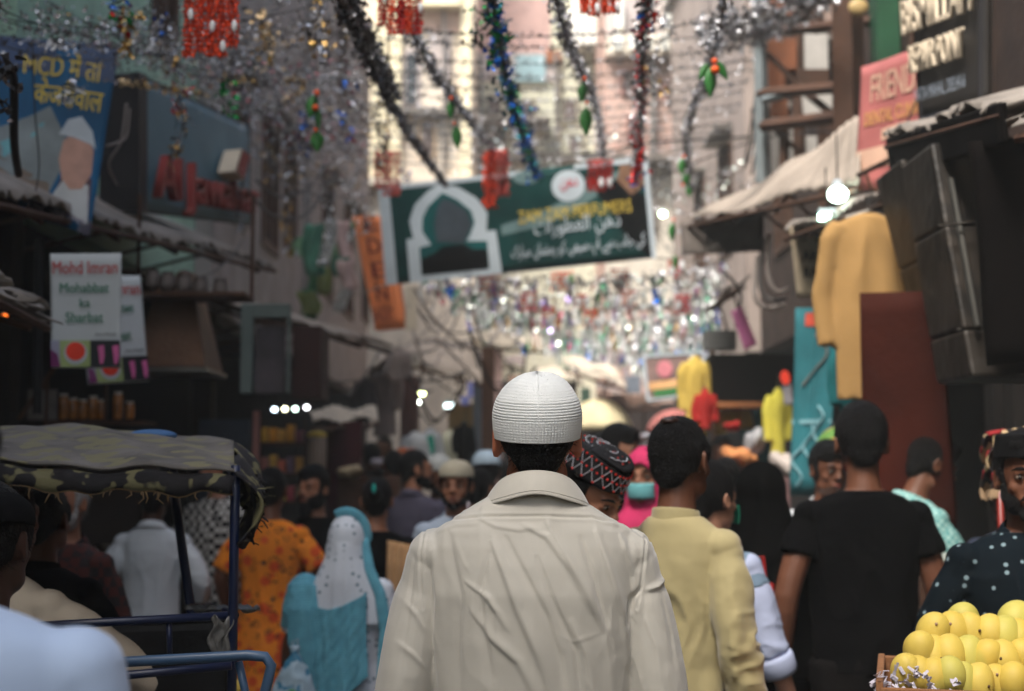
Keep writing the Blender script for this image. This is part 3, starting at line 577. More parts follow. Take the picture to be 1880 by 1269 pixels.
def strands(me,face,T,seed,count):
    """short separate hairs standing off the mass so that its outline is soft"""
    if not count: return me
    rs_=np.random.RandomState(seed+3); v=getv(me); n=getn(me); ok=np.where(face<.3)[0]; idx=rs_.choice(ok,count); p=v[idx]+rs_.normal(0,.002,(count,3)); nn=n[idx]
    up=np.array(T.to_3x3()@Vector((0,0,1))); d=nn*rs_.uniform(.25,.8,(count,1))-up*rs_.uniform(.2,1.0,(count,1))+rs_.normal(0,.35,(count,3)); d/=np.linalg.norm(d,axis=1)[:,None]; L=rs_.uniform(.006,.017,(count,1))
    sd=np.cross(d,nn); sd/=np.linalg.norm(sd,axis=1)[:,None]+1e-6; a=p-sd*.0007; b=p+sd*.0007; c=p+d*L
    vs=np.stack([a,b,c],1).reshape(-1,3); bm=bmesh.new(); bm.from_mesh(me); vv=[bm.verts.new(q) for q in vs]
    for i in range(count): bm.faces.new(vv[3*i:3*i+3])
    bm.to_mesh(me); bm.free(); return me
def cap_mesh(T,h=.095,rimz=1.672,r=(.088,.108),flat=.0,tilt=6,ribs=0,amp=0,n=72,m=30,pinch=0,tab=None):
    """a skullcap: turned dome with a rolled rim and real thickness"""
    vs=[];k=Matrix.Translation((0,-.014,rimz))@Matrix.Rotation(R(-tilt),4,'X')
    prof=[]
    for i in range(m):
        t=i/(m-1)
        if tab: z=h*t; rr=float(np.interp(t,[a_ for a_,_b in tab],[b_ for _a,b_ in tab]))
        elif flat: # drum with a flat top
            if t<.6: rr,z=1-.07*(t/.6),h*flat*(t/.6)
            else: a=(t-.6)/.4; rr=.93*math.cos(a*math.pi/2)**.75 if a<1 else 0; z=h*flat+h*(1-flat)*a**.7
        else:
            a=t*math.pi/2; rr=max(0,math.cos(a))**.78*(1+.035*math.sin(t*math.pi)); z=h*math.sin(a)**.92
        prof.append((rr,z,t))
    mb=MB()
    for rr,z,t in prof:
        for j in range(n):
            th=2*math.pi*j/n; e=0
            if ribs: e=amp*(abs(math.sin(ribs*th/2))-.5)*(1 if t<.33 else .25)+amp*1.3*(math.sin(t*150)*(1 if .33<t<.60 else .25))
            x=r[0]*rr*math.cos(th); y=r[1]*rr*math.sin(th); q=Vector((x,y,z)); nn=Vector((math.cos(th)*math.cos(t*1.5),math.sin(th)*math.cos(t*1.5),math.sin(t*1.5)))
            if pinch: q.z+=pinch*(t**6)*(abs(math.cos(1.5*th+.3))*.9-.6)+pinch*.5*max(0,t-.6)*math.sin(th*5+1)
            q+=nn*e; vs.append(T@(k@q))
    fs=[(i*n+j,i*n+(j+1)%n,(i+1)*n+(j+1)%n,(i+1)*n+j) for i in range(m-1) for j in range(n)]
    mb.add(vs,fs); return mb.mesh()
def brow_lips(T,root,beard=None,hairm=HAIR,look=0,seed=0):
    for s in(-1,1):
        mb=MB(); mb.ell((s*.031,.0805,1.636),(.0125,.0122,.0085),n=12,m=8); xform(mb,0,T); e=mb.build('eye',EYEW,root,smooth=True)
        mb=MB(); mb.ell((s*.031+look,.0895,1.6358),(.0062,.0045,.0066),n=10,m=6); xform(mb,0,T); mb.build('iris',IRIS,e,smooth=True)
        mb=MB(); mb.tube([(s*.011,.0965,1.6555),(s*.026,.0965,1.6625),(s*.04,.087,1.6615),(s*.052,.072,1.655)],[.0035,.0052,.0042,.002],8); xform(mb,0,T); mb.build('eyebrow',hairm,root,smooth=True)
        mb=MB(); mb.tube([(s*.018,.0885,1.6425),(s*.031,.0925,1.6455),(s*.045,.083,1.6425)],[.0014,.0022,.0014],6); xform(mb,0,T); mb.build('eyelash',hairm,root,smooth=True)
    mb=MB(); mb.tube([(-.024,.092,1.5715),(-.01,.1035,1.5755),(0,.1045,1.5735),(.01,.1035,1.5755),(.024,.092,1.5715)],[.001,.0042,.0038,.0042,.001],8); mb.tube([(-.021,.092,1.569),(0,.1035,1.5655),(.021,.092,1.569)],[.001,.0052,.001],8)
    xform(mb,0,T); mb.build('lips',LIPM,root,smooth=True)
    if beard:
        mb=MB()
        if beard in('full','big','stubble'):
            g=dict(full=.006,big=.017,stubble=.002)[beard]
            for s in(-1,1): mb.ell((s*.034,.024,1.562),(.031+g,.052+g,.032+g)); mb.tube([(s*(.068+g*.2),.02,1.62),(s*(.066+g*.3),.022,1.58),(s*.05,.03,1.56)],[.007+g*.4,.011+g*.5,.02],8)
            mb.ell((0,.072,1.533-g*.4),(.03+g,.024+g,.022+g*1.3)); mb.ell((0,.02,1.545),(.05,.06,.02+g))
            if beard=='big': mb.ell((0,.075,1.505),(.045,.032,.045))
        if beard!='stubble': mb.tube([(-.034,.086,1.567),(-.018,.101,1.584),(0,.106,1.588),(.018,.101,1.584),(.034,.086,1.567)],[.004,.0062,.006,.0062,.004],8)
        xform(mb,0,T); me=remesh(mb.mesh(),.005,1); displace(me,lambda v,n:.004*(fbm(v*90+seed,2)-.5)); link('beard',me,hairm,root)
def trousers(root,mat,sit=None,loose=1):
    mb=MB(); mb.loft([(.78,.15*loose,.11*loose,0),(.9,.175*loose,.13*loose,0),(1.0,.150,.112,0)],28)
    for s in(-1,1):
        x=s*.09
        if sit is None: mb.tube([(x,0,.92),(x,.01,.7),(x,.01,.5),(x,-.005,.3),(x,-.015,.09)],[.102*loose,.09*loose,.078*loose,.07*loose,.066*loose],16)
        else: mb.tube([(x,-.02,.9),(x,.2,.94),(x*1.4,.42,.94),(x*1.4,.44,.7),(x*1.4,.41,sit+.12)],[.105,.095,.08,.072,.066],16)
    me=remesh(mb.mesh(),.016,2); displace(me,lambda v,n:.009*(ridged(v*np.array([11,11,16]))**2-.4)*(v[:,2]<.95)); return link('trousers',me,mat,root)
def shoes(root,sit=None,mat=SHOE):
    for s in(-1,1):
        k=1 if sit is None else 1.4; fz=0 if sit is None else sit; fy=0 if sit is None else .42
        mb=MB(); mb.tube([(s*.088*k,fy-.075,fz+.038),(s*.088*k,fy-.03,fz+.045),(s*.09*k,fy+.07,fz+.036),(s*.092*k,fy+.15,fz+.028),(s*.092*k,fy+.19,fz+.022)],[.026,.038,.047,.045,.022],12,ry=[.034,.045,.036,.028,.018],up=(1,0,0))
        mb.build('shoe',mat,root,smooth=True)
def collar(root,mat,style='fold',T=None):
    mb=MB()
    if style=='fold':
        def f(u,v):
            a=2*math.pi*u; back=(1-math.sin(a))/2
            z0=1.455+.05*back*v+ .012*v; r=.070-.010*v
            return (r*1.05*math.cos(a),-.028+r*math.sin(a),z0)
        def g(u,v):
            a=2*math.pi*u; back=(1-math.sin(a))/2
            z0=1.467+.05*back-v*(.034+.010*math.cos(a)**2); r=.0615+.024*v**.8
            return (r*1.05*math.cos(a),-.028+r*math.sin(a)-.002,z0)
        mb.grid(f,41,4); mb.grid(g,41,5)
    else:
        def f(u,v):
            a=2*math.pi*u; back=(1-math.sin(a))/2; r=.071-.006*v
            return (r*math.cos(a),-.028+r*math.sin(a),1.455+v*(.03+.018*back))
        mb.grid(f,41,4)
    return mb.build('collar',mat,root,smooth=True,solid=.004,sub=1)
def person(label,px,top,Y,head=0,yaw=0,pitch=0,roll=0,h=None,skin='tan',hair='short',hairm=None,top_mat=None,garment='shirt',arms=None,sleeve=1.0,hem=.80,loose=1.0,wid=1.0,
           vox=.011,face=False,beard=None,cap=None,capm=None,legs=None,collar_style='fold',flare=0,fold=.009,curl=25,sit=False,thumb=None,seed=0,look=0,fwd=0,group=None,extra=0,capkw=None):
    hairm=hairm or HAIR; p=P(px,top,Y); topc=1.757+extra
    T=headM(yaw,pitch,roll,fwd)
    tz=(T@Vector((0,-.012,topc))).z
    if sit: s=(h or 1.68)/1.75; rz=p.z-tz*s; sitz=-rz/s
    else: s=p.z/tz; rz=0; sitz=None
    hd=R(head); off=T@Vector((0,-.01,1.65))          # the head, not the feet, stands at the pixel column
    ox=off.x*math.cos(hd)-off.y*math.sin(hd); oy=off.x*math.sin(hd)+off.y*math.cos(hd)
    root=thing('person',label,'person',(p.x-ox*s,Y-oy*s,rz),hd,group,s)
    b=link('body',body(T,arms,vox,wid,skin,curl,sitz,thumb),SK[skin],root)
    if hair: link('hair',hair_mesh(T,hair,max(.006,vox*.7),seed=seed,strn=2600 if Y<8 else 500),hairm,root)
    if face: brow_lips(T,root,beard,hairm,look,seed)
    if cap: link('cap',cap_mesh(T,**(capkw or {})),capm,root,solid=.004)
    if garment:
        me=shirt_mesh(arms,max(.007,vox*.8),hem,sleeve,loose,wid,flare,fold,seed); g=link(garment,me,top_mat,root)
        if collar_style: collar(g,top_mat,collar_style)
    trousers(root,legs or TROU,sitz); shoes(root,sitz)
    return root,T,s
# ---------------------------------------------------------------- the man in the white cap, in focus
def main_man():
    Y0=2.9; m=Y0/F
    root=thing('person','man in pale beige collared shirt and white crocheted skullcap, back turned, at the centre','person',P(987,1269,Y0)*1,0)
    root.location=((976-CX)*m,Y0,0); s=1.012; root.scale=(s,s,s)
    wid=1.12
    arms=dict(L=((-.252,-.02,1.13),(-.285,.05,.88)),R=((.248,-.02,1.13),(.28,.05,.88)))
    T=Matrix.Translation((.011,0,0))@headM(0,4,0)
    link('body',body(T,arms,.007,wid,'tan',28),M('skin_main',(168,100,72),rough=.45,var=.12,scale=12,bump=.08,bscale=260,spec=.4),root)
    link('hair',hair_mesh(T,'short',.0045,.985,seed=3),HAIR,root)
    capm=M('cap_white_cotton',(232,234,232),rough=.95,var=.04,scale=20,bump=.35,bscale=420,spec=.1,sheen=.3)
    TAB=[(math.sin(a)**1.0,b) for a,b in [(0,.955),(.15,.985),(.3,1.0),(.42,.992),(.55,.955),(.7,.885),(.85,.79),(1.0,.68),(1.12,.575),(1.25,.45),(1.36,.33),(1.46,.19),(1.53,.09),(1.5708,0)]]
    cap=link('skullcap',cap_mesh(T,h=.128,rimz=1.635,r=(.0885,.112),tilt=-12,ribs=84,amp=.0011,n=504,m=110,pinch=.009,tab=TAB),capm,root,solid=.003)
    mb=MB(); pts=[]
    k=Matrix.Translation((0,-.014,1.635))@Matrix.Rotation(R(12),4,'X')
    for i in range(24):
        t=i/23; a=t*math.pi/2; zz=t; pts.append(T@(k@Vector((.0012*math.sin(i),-.1125*float(np.interp(zz,[q[0] for q in TAB],[q[1] for q in TAB]))-.0005,.128*zz+.0006))))
    mb.tube(pts,.0016,6); mb.build('seam',capm,cap,smooth=True)
    # shirt
    mb=MB(); L=1.0
    mb.loft([(.60,.235,.165,0),(.80,.222,.155,0),(1.0,.205,.142,.0),(1.12,.200,.142,.0),(1.24,.208,.150,-.004),(1.33,.213,.148,-.010),(1.385,.212,.134,-.016),(1.42,.210,.118,-.022),(1.45,.193,.104,-.026),(1.475,.156,.092,-.028),(1.500,.118,.082,-.030),(1.52,.085,.072,-.030)],48,p=2.25)
    for sd in'LR':
        S,E,W=arm_pts(sd,arms); S=Vector((S.x*wid*1.03,S.y,S.z+.010)); q=-1 if sd=='L' else 1
        mb.ell(S+Vector((-q*.010,-.004,-.002)),(.060,.078,.054)); p=path3(S,E,W,6)
        mb.tube(p,lerpr([.036,.057,.061,.060,.059,.058,.054,.048],13),20,ry=lerpr([.046,.074,.078,.076,.074,.070,.062,.052],13),up=(1,0,0))
        mb.tube([S+Vector((-q*.06,-.002,.006)),S+Vector((q*.006,0,-.03)),S+Vector((q*.014,0,-.1))],[.040,.056,.058],16,ry=[.060,.076,.076],up=(1,0,0))
    me=remesh(mb.mesh(),.0034,16)
    def X(px): return (px-976)*m/s
    def Z(py): return (P(0,py,Y0).z)/s
    # creases read off the back: (points in px), half width px, height m, sharpness of the far side
    folds=[([(905,990),(925,1040),(950,1110),(985,1190),(1010,1269)],13,.0085),([(930,985),(965,1050),(1000,1120),(1022,1200),(1030,1269)],10,-.006),
        ([(1000,960),(1030,1010),(1065,1075),(1100,1150),(1115,1269)],12,.0075),([(960,965),(1000,985),(1040,1040),(1075,1110)],9,.0055),
        ([(1085,975),(1105,1040),(1130,1120),(1140,1210)],11,.008),([(1060,985),(1080,1050),(1098,1120),(1112,1190)],8,-.006),
        ([(870,1110),(905,1160),(950,1200),(985,1269)],12,.006),([(800,1010),(812,1090),(808,1180),(815,1269)],14,.008),([(830,980),(850,1080),(845,1180),(850,1269)],14,-.005),
        ([(900,1010),(885,1080),(890,1150),(905,1230)],10,-.0055),([(1130,985),(1150,1050),(1160,1130)],9,.007),([(1040,1130),(1066,1190),(1085,1269)],9,.0045),([(985,1020),(1010,1090),(1050,1180),(1060,1269)],7,-.006),
        ([(1165,1075),(1150,1095),(1140,1140)],6,-.010),([(1175,1080),(1195,1075),(1215,1062)],7,.007),([(785,1150),(772,1120),(752,1100)],6,.004),
        ([(783,1215),(765,1190),(742,1172)],6,.004),([(770,1020),(762,1090),(752,1160),(742,1240)],8,-.003),([(1172,1130),(1190,1180),(1200,1240)],8,.004),([(1205,1090),(1222,1160),(1230,1240)],8,-.003),
        ([(880,950),(910,965),(950,972),(1000,968)],7,.003),
        ([(1100,960),(1130,965),(1160,985)],7,.004),([(810,975),(840,962),(880,958)],7,.003),([(1010,1150),(1045,1165),(1090,1150)],4,.0012),([(860,1060),(900,1090),(930,1140)],7,.005)]
    rf=random.Random(12); fine=[]
    for _k in range(20):
        x=rf.uniform(775,1235); y=rf.uniform(960,1235); an=rf.gauss(1.2,.28)*(1 if rf.random()<.85 else -1); l=rf.uniform(25,90); q=[(x,y)]
        for _j in range(3): an+=rf.uniform(-.25,.25); q.append((q[-1][0]+math.cos(an)*l/3,q[-1][1]+abs(math.sin(an))*l/3))
        fine.append((q,rf.uniform(.0028,.0050),rf.choice((1,1,-1))*rf.uniform(.0006,.0014)))
    # seams: yoke across the back, armholes, one centre pleat
    seams=[[(770,972),(830,952),(900,945),(987,944),(1080,948),(1140,962),(1190,992)],[(783,962),(778,1010),(779,1060),(783,1110)],[(1180,985),(1174,1030),(1166,1080),(1160,1110)]]
    def dist(v,pts):
        """distance to a polyline in the plane of the back, and how far along"""
        best=np.full(len(v),9.); al=np.zeros(len(v)); sg=np.zeros(len(v)); q=[(X(a),Z(b)) for a,b in pts]; n=len(q)-1
        for i in range(n):
            a=np.array(q[i]); b=np.array(q[i+1]); d=b-a; t=np.clip(((v[:,[0,2]]-a)@d)/(d@d),0,1); pr=a+t[:,None]*d; e=v[:,[0,2]]-pr; D=np.hypot(e[:,0],e[:,1])
            c=d[0]*e[:,1]-d[1]*e[:,0]; k=D<best; best[k]=D[k]; al[k]=(i+t[k])/n; sg[k]=np.sign(c[k])
        return best,al,sg
    def f(v,n):
        back=np.clip((.05-v[:,1])/.06,0,1); r=np.zeros(len(v)); vv=v.copy()
        wx=(fbm(v*6,2)-.5)*.012; wz=(fbm(v*6+40,2)-.5)*.012; vv[:,0]+=wx; vv[:,2]+=wz
        for pts,wd,a in folds:
            D,al,sg=dist(vv,pts); wd=wd*m*.88*(.75+.6*al); env=np.sin(np.clip(al*.90+.06,0,1)*math.pi)**.6
            k=np.where(sg*np.sign(a)>0,1.0,.45)
            r+=.92*a*env*np.exp(-(D/(wd*k))**2)*back
        for pts in seams:
            D,al,sg=dist(v,pts); r+=back*(-.0022*np.exp(-(D/.0022)**2)+.0009*np.exp(-((D-.005)/.003)**2))
        for pts,wd,a in fine:
            D,al,sg=dist(vv,pts); r+=a*np.sin(al*math.pi)**.5*np.exp(-(D/wd)**2)*back
        front=1-back; r+=front*.007*(ridged(v*np.array([12,12,4]))**2-.4)
        r+=.0020*(fbm(v*26,3)-.5)+.0035*(fbm(v*np.array([9,9,5])+3,3)-.5)
        # fine pressed creases
        r+=.0016*(ridged(v*np.array([24,24,5])+fbm(v*4,2)[:,None]*1.5)**4)*back; r-=.0010*(ridged(v*np.array([14,14,4])+9+fbm(v*4,2)[:,None]*1.2)**6)*back; r+=.0060*(ridged(v*np.array([9,9,1.6])+4+fbm(v*3,2)[:,None])**2-.4)*back*np.clip((1.44-v[:,2])*5,0,1)
        return r
    displace(me,f)
    sm=M('shirt_beige_cotton',(193,188,177),rough=.6,var=.035,scale=5,bump=.10,bscale=600,spec=.25,sheen=.35)
    sh=link('shirt',me,sm,root)
    # folded collar, higher at the nape
    def band(u,v):
        a=2*math.pi*u; back=(1-math.sin(a))/2; return (.008+.067*math.cos(a)*(1-.03*v),-.030+.066*math.sin(a),1.492+v*(.026+.046*back**1.3))
    def fold(u,v):
        a=2*math.pi*u; back=(1-math.sin(a))/2; top=1.522+.046*back**1.3; side=math.cos(a)**2
        r=.068+.024*v**.75+.012*v*side; dz=v*(.048+.010*side)+.0015*math.sin(a*5)*v
        return (r*1.06*math.cos(a)+.008,-.030+r*.98*math.sin(a)-.004*v,top-dz+.004*math.sin(v*3.1))
    mb=MB(); mb.grid(band,81,5); mb.grid(fold,81,12)
    c=mb.build('collar',sm,sh,smooth=True,solid=.0035,sub=1)
    mb=MB(); pts=[Vector(fold(i/80,.86))+Vector((0,-.0022 if 0 else 0,.0)) for i in range(81)]
    mb.tube([p+Vector((p.x,p.y+.03,0)).normalized()*.0022 for p in pts],.0007,5); mb.build('stitching',sm,c,smooth=True)
    for sd in'LR':
        S,E,W=arm_pts(sd,arms); mb=MB(); d=(W-E).normalized(); mb.tube([W-d*.07,W-d*.012],[.046,.044],20,cap=False); mb.build('cuff',sm,sh,smooth=True,solid=.004)
    trousers(root,M('trouser_beige',(190,182,166),rough=.85,bump=.1,bscale=100),None,1.1); shoes(root)
    return root
main_man()
# ---------------------------------------------------------------- everyone else
_=None
V=Vector
c_blue=M('shirt_lightblue',(176,196,226),rough=.85,var=.03,bump=.05,bscale=300,sheen=.3)
c_dark=M('shirt_darkbrown',(20,15,14),rough=.95,var=.2,spec=.05); c_black=M('tee_black',(8,8,9),rough=.95,var=.2,bump=.1,bscale=300,spec=.05)
c_cream=M('shirt_cream',(205,190,168),rough=.85,var=.05,bump=.1,bscale=200); c_white=M('shirt_white',(202,206,208),rough=.85,var=.03,bump=.08,bscale=250)
c_check=M('shirt_check',(22,20,21),rough=.9,var=.1,c2=(176,172,166),pat='check',pscale=34)
c_rcheck=M('shirt_redcheck',(70,30,24),rough=.9,var=.1,c2=(30,26,28),pat='check',pscale=26)
c_orange=M('kurta_orange',(222,128,32),rough=.85,var=.12,c2=(202,78,30),c3=(46,26,20),pat='floral',pscale=13,bump=.1,bscale=150)
c_dotw=M('cotton_white_dotted',(196,202,212),rough=.85,var=.04,c2=(54,92,112),pat='dots',pscale=26,dot=(.24,.18),bump=.08,bscale=200)
c_teal=M('scarf_teal',(104,166,182),rough=.9,var=.22,scale=14,bump=.5,bscale=120,c2=(74,140,164),pat='wavez',pscale=26)
c_tan=M('shawl_tan',(176,138,98),rough=.9,var=.08,bump=.1); c_purple=M('shirt_greypurple',(74,70,86),rough=.9,var=.08)
c_pale=M('shirt_palepink',(190,180,186),rough=.9,var=.05); c_bluegrey=M('shirt_bluegrey',(156,168,184),rough=.9,var=.06)
c_must=M('kurta_mustard',(176,162,118),rough=.8,var=.05,bump=.08,bscale=400,sheen=.3); c_denim=M('vest_denim',(112,132,150),rough=.9,var=.1,bump=.15,bscale=250)
c_lilac=M('sleeve_lilac',(176,184,210),rough=.85,var=.04); c_veil=M('veil_black',(6,6,6),rough=.9,var=.2,bump=.1,bscale=150,spec=.04)
c_pink=M('hijab_pink',(196,48,96),rough=.8,var=.15,scale=10,bump=.1); c_tshirt=M('shirt_tealcheck',(96,152,150),rough=.9,var=.06,c2=(150,186,180),pat='check',pscale=60)
c_print=M('shirt_dark_printed',(9,18,24),spec=.08,rough=.85,var=.15,c2=(120,140,146),pat='dots',pscale=26,dot=(.2,.15),bump=.05)
c_mask=M('mask_bluegreen',(110,176,180),rough=.8,var=.05); c_maskg=M('mask_green',(24,120,92),rough=.8,var=.05)
k_beige=M('cap_beige_knit',(176,168,148),rough=.95,bump=.4,bscale=200,var=.05); k_blue=M('cap_paleblue',(168,186,200),rough=.9,var=.05); k_grey=M('cap_grey',(160,162,160),rough=.9,var=.05)
k_dark=M('cap_charcoal',(20,20,21),rough=.9,var=.1,spec=.05); c_grey=M('trouser_charcoal',(20,18,18),rough=.9,var=.15,spec=.05,bump=.1)
down=dict(L=((-.235,-.035,1.15),(-.25,.02,.915)),R=((.235,-.035,1.15),(.25,.02,.915)))
# --- left side, around the rickshaw
person('man in plain light blue shirt, only his shoulder showing at the lower left corner',-140,655,1.62,0,garment='shirt',top_mat=c_blue,skin='dark',vox=.012,fold=.004,wid=1.12,loose=1.05,seed=1,h=1.7)
person('man in dark brown shirt and dark cap beside the rickshaw at left edge',-22,884,2.55,-8,garment='shirt',top_mat=c_dark,skin='dark',cap=1,capm=k_dark,wid=1.1,loose=1.05,seed=2,fold=.005,capkw=dict(h=.07))
person('man in cream shirt reaching his arm forward under the rickshaw canopy',8,866,3.55,-25,garment='shirt',top_mat=c_cream,skin='brown',seed=3,arms=dict(L=ARM['L'],R=((.29,.10,1.27),(.40,.30,1.10))),sleeve=.82,cap=0)
person('man in black shirt with shaven neck behind the cream shirt man',82,888,4.3,-12,garment='shirt',top_mat=c_black,skin='brown',seed=4,collar_style='band',arms=dict(L=ARM['L'],R=((.27,.05,1.17),(.24,.25,1.05))))
person('white haired man with a white beard looking out beneath the rickshaw canopy',122,868,5.2,165,garment='shirt',top_mat=c_rcheck,hairm=HAIRG,face=True,beard='full',seed=5,skin='tan')
person('slim man in white shirt, back turned, framed by the rickshaw rails',283,872,7.0,4,garment='shirt',top_mat=c_white,skin='dark',seed=6,hair='full',loose=.98,wid=.92,sleeve=.75,arms=dict(L=((-.26,-.06,1.17),(-.27,-.0,.95)),R=((.27,-.04,1.17),(.24,.14,1.02))),fold=.012,vox=.009,hem=.86)
person('man in black and white checked shirt holding out his hand under the canopy',400,818,7.6,150,garment='shirt',top_mat=c_check,skin='tan',seed=7,face=True,arms=dict(L=ARM['L'],R=((.26,.06,1.16),(.16,.27,1.12))),vox=.010,curl=35)
person('person in black and white checked scarf beside the white shirt man',228,862,7.9,175,garment='shirt',top_mat=c_check,skin='brown',seed=8,face=True,hair='full')
person('man in dark red checked shirt deep under the rickshaw canopy',170,872,8.2,180,garment='shirt',top_mat=c_rcheck,skin='brown',seed=9,face=True)
o,T,s=person('woman in orange flower printed kurta, back turned, hair in a bun',499,858,7.1,-3,garment='kurta',top_mat=c_orange,skin='brown',hair='bun',seed=10,sleeve=.45,hem=.35,flare=.10,loose=1.04,wid=.94,fold=.013,vox=.010,collar_style=None,arms=dict(L=((-.27,-.03,1.17),(-.25,.12,.95)),R=((.28,-.03,1.18),(.24,.14,1.02))))
person('bearded man with thick black hair facing the camera behind the orange kurta',577,858,7.6,158,-6,0,garment='kurta',top_mat=c_black,skin='tan',hair='full',face=True,beard='big',seed=11,vox=.008,collar_style=None)
person('bearded man in white walking away far behind the bearded man',722,826,11.5,20,top_mat=c_pale,skin='brown',seed=12)
# woman in white dotted kurta with the big teal scarf
o,T,s=person('woman in white dotted kurta wrapped in a teal scarf, carrying a plastic bag',640,938,5.7,-6,garment='kurta',top_mat=c_dotw,skin='brown',hair=None,seed=13,hem=.30,flare=.14,loose=1.12,fold=.010,vox=.009,collar_style=None,sleeve=.45,
    arms=dict(L=((-.285,-.02,1.13),(-.33,.10,.90)),R=((.24,.02,1.15),(.12,.2,1.10))),thumb=dict(L=V((0,1,0))),curl=60,extra=.02)
mb=MB(); mb.ell((0,-.018,1.655),(.098,.118,.112)); mb.tube([(0,-.03,1.66),(0,-.04,1.55),(0,-.04,1.45),(0,-.035,1.36),(.005,-.035,1.22)],[.095,.105,.155,.205,.21],28,ry=[.1,.11,.13,.135,.14],up=(1,0,0))
me=remesh(mb.mesh(),.011,6); displace(me,lambda v,n:.009*(ridged(v*np.array([16,16,3]))**2-.4)*(v[:,2]<1.62)); link('headscarf',me,c_dotw,o)
def teal(u,v):
    a=R(205)+R(100)*u; z=1.36-(.50*v)*(1 if 1 else 0); hem=.18*v*(1-math.cos((u-.45)*2.6))*.9
    r=.224+.028*v; dy=.150+.035*v
    w=.006*math.sin(u*22+v*4)+.003*math.sin(u*47-v*9)+.0015*math.sin(v*40+u*30)
    return ((r+w)*math.cos(a)-.005,-.035+(dy+w)*math.sin(a),z+hem-.05*math.sin(u*math.pi)*(1-v)+.06*(1-v)*abs(u-.5))
mb=MB(); mb.grid(teal,60,60); sc=mb.build('scarf',c_teal,o,smooth=True,solid=.006)
mb=MB(); mb.ell((-.205,-.03,1.395),(.085,.105,.075)); mb.tube([(-.19,-.10,1.42),(-.20,-.155,1.30),(-.175,-.175,1.12),(-.15,-.17,.95),(-.14,-.165,.85)],[.085,.085,.07,.055,.03],18,ry=[.04,.035,.03,.025,.02],up=(1,0,0)); mb.tube([(-.22,-.02,1.40),(-.25,-.02,1.28),(-.262,-.02,1.20)],[.075,.075,.07],16)
me=remesh(mb.mesh(),.010,4); displace(me,lambda v,n:.010*(ridged(v*np.array([30,30,5])+3)**2-.4)); link('scarf_end',me,c_teal,o)
mb=MB(); pts=[(.112*math.cos(a),-.02+.03+.02,1.655+.118*math.sin(a)) for a in [math.pi*q/16 for q in range(17)]]
mb.tube([(.101*math.cos(a),-.045-.012*math.sin(a),1.655+.119*math.sin(a)) for a in [math.pi*q/16-.2 for q in range(13)]],[.016]*13,10,ry=[.028]*13,up=(0,1,0))
mb.tube([(.095,-.06,1.63),(.125,-.10,1.50),(.185,-.125,1.38),(.215,-.13,1.2),(.20,-.15,.98)],[.022,.028,.03,.035,.03],12,ry=[.02,.02,.02,.02,.015],up=(1,0,0))
me=remesh(mb.mesh(),.009,3); link('scarf_border',me,c_teal,o)
person('woman with black hair bun and teal clip in black top and tan shawl',692,877,6.8,0,garment='shirt',top_mat=c_black,skin='tan',hair='bun',seed=14,collar_style=None,sleeve=.35)

woman2=[q for q in COL.objects if q.get('label','').startswith('woman with black hair bun')][0]
mb=MB(); mb.ell((.0,-.172,1.70),(.012,.010,.026)); mb.build('hair_clip',M('clip_teal',(20,150,140),rough=.3),woman2,smooth=True)
def shawl(u,v):
    x=.07+.155*u; return (x,-.155+.10*max(0,v-.85)*6*.3-.01*math.sin(u*20)+.5*(x-.1)**2,1.43-.03*u-(.75)*(1-v))
mb=MB(); mb.grid(shawl,20,30); mb.build('shawl',c_tan,woman2,smooth=True,solid=.008)
person('man in grey purple shirt turning his head right by the hanging shirts',762,826,8.8,-20,-55,garment='shirt',top_mat=c_purple,skin='tan',face=True,beard='full',seed=15,vox=.010)
person('man in pale beige knitted cap facing the camera over the central shoulder',838,843,6.9,180,-8,3,garment='shirt',top_mat=c_bluegrey,skin='tan',face=True,cap=1,capm=k_beige,capkw=dict(h=.088,rimz=1.676,r=(.089,.108),tilt=-4),beard='stubble',seed=16,vox=.0065,extra=.012)
person('man in pale grey cap just behind the beige cap man',806,838,9.0,170,15,garment='shirt',top_mat=c_bluegrey,skin='brown',face=True,cap=1,capm=k_grey,beard='full',seed=17)
person('man in pale blue cap, back turned, left of the central white cap',893,830,8.6,10,garment='shirt',top_mat=c_pale,skin='brown',cap=1,capm=k_blue,seed=18)
person('man with dark hair half hidden left of the central man',880,860,7.6,-30,garment='shirt',top_mat=c_purple,skin='tan',seed=19)
# --- right of the centre
emb=M('cap_embroidered_black',(15,14,17),rough=.8,var=.2,bump=.3,bscale=300)
o,T,s=person('youth in black embroidered cap with red and white beads looking down',1082,812,4.0,-142,14,27,garment='kurta',top_mat=M('kurta_navy',(30,32,44),rough=.9),skin='tan',face=True,seed=20,vox=.0055,extra=.045,hair='short',fwd=.0,wid=.95)
ck=T@Matrix.Translation((0,-.016,1.692))@Matrix.Rotation(R(-5),4,'X')
def capy(th,t,o_=0):
    """side wall of the flat topped cap: angle, height share"""
    return ck@Vector(((.090-.006*t+o_)*math.cos(th),(.110-.007*t+o_)*math.sin(th),.072*t+.012*t*math.cos(th*2)))
mb=MB(); mb.grid(lambda u,v:capy(2*math.pi*u,v),65,8)
mb.grid(lambda u,v:ck@Vector(((.084*(1-v))*math.cos(2*math.pi*u),(.103*(1-v))*math.sin(2*math.pi*u),.072+.012*math.cos(4*math.pi*u)*(1-v)+.024*math.sin(v*1.57)+.012*max(0,math.cos(2*math.pi*u*1-1.57)*(1-v)))),65,10)
cp=mb.build('embroidered_cap',emb,o,smooth=True,solid=.003)
red=M('bead_red',(206,44,30),rough=.3,var=.1); wht=M('thread_white',(190,192,200),rough=.6,var=.1)
mb=MB(); mb.m=0
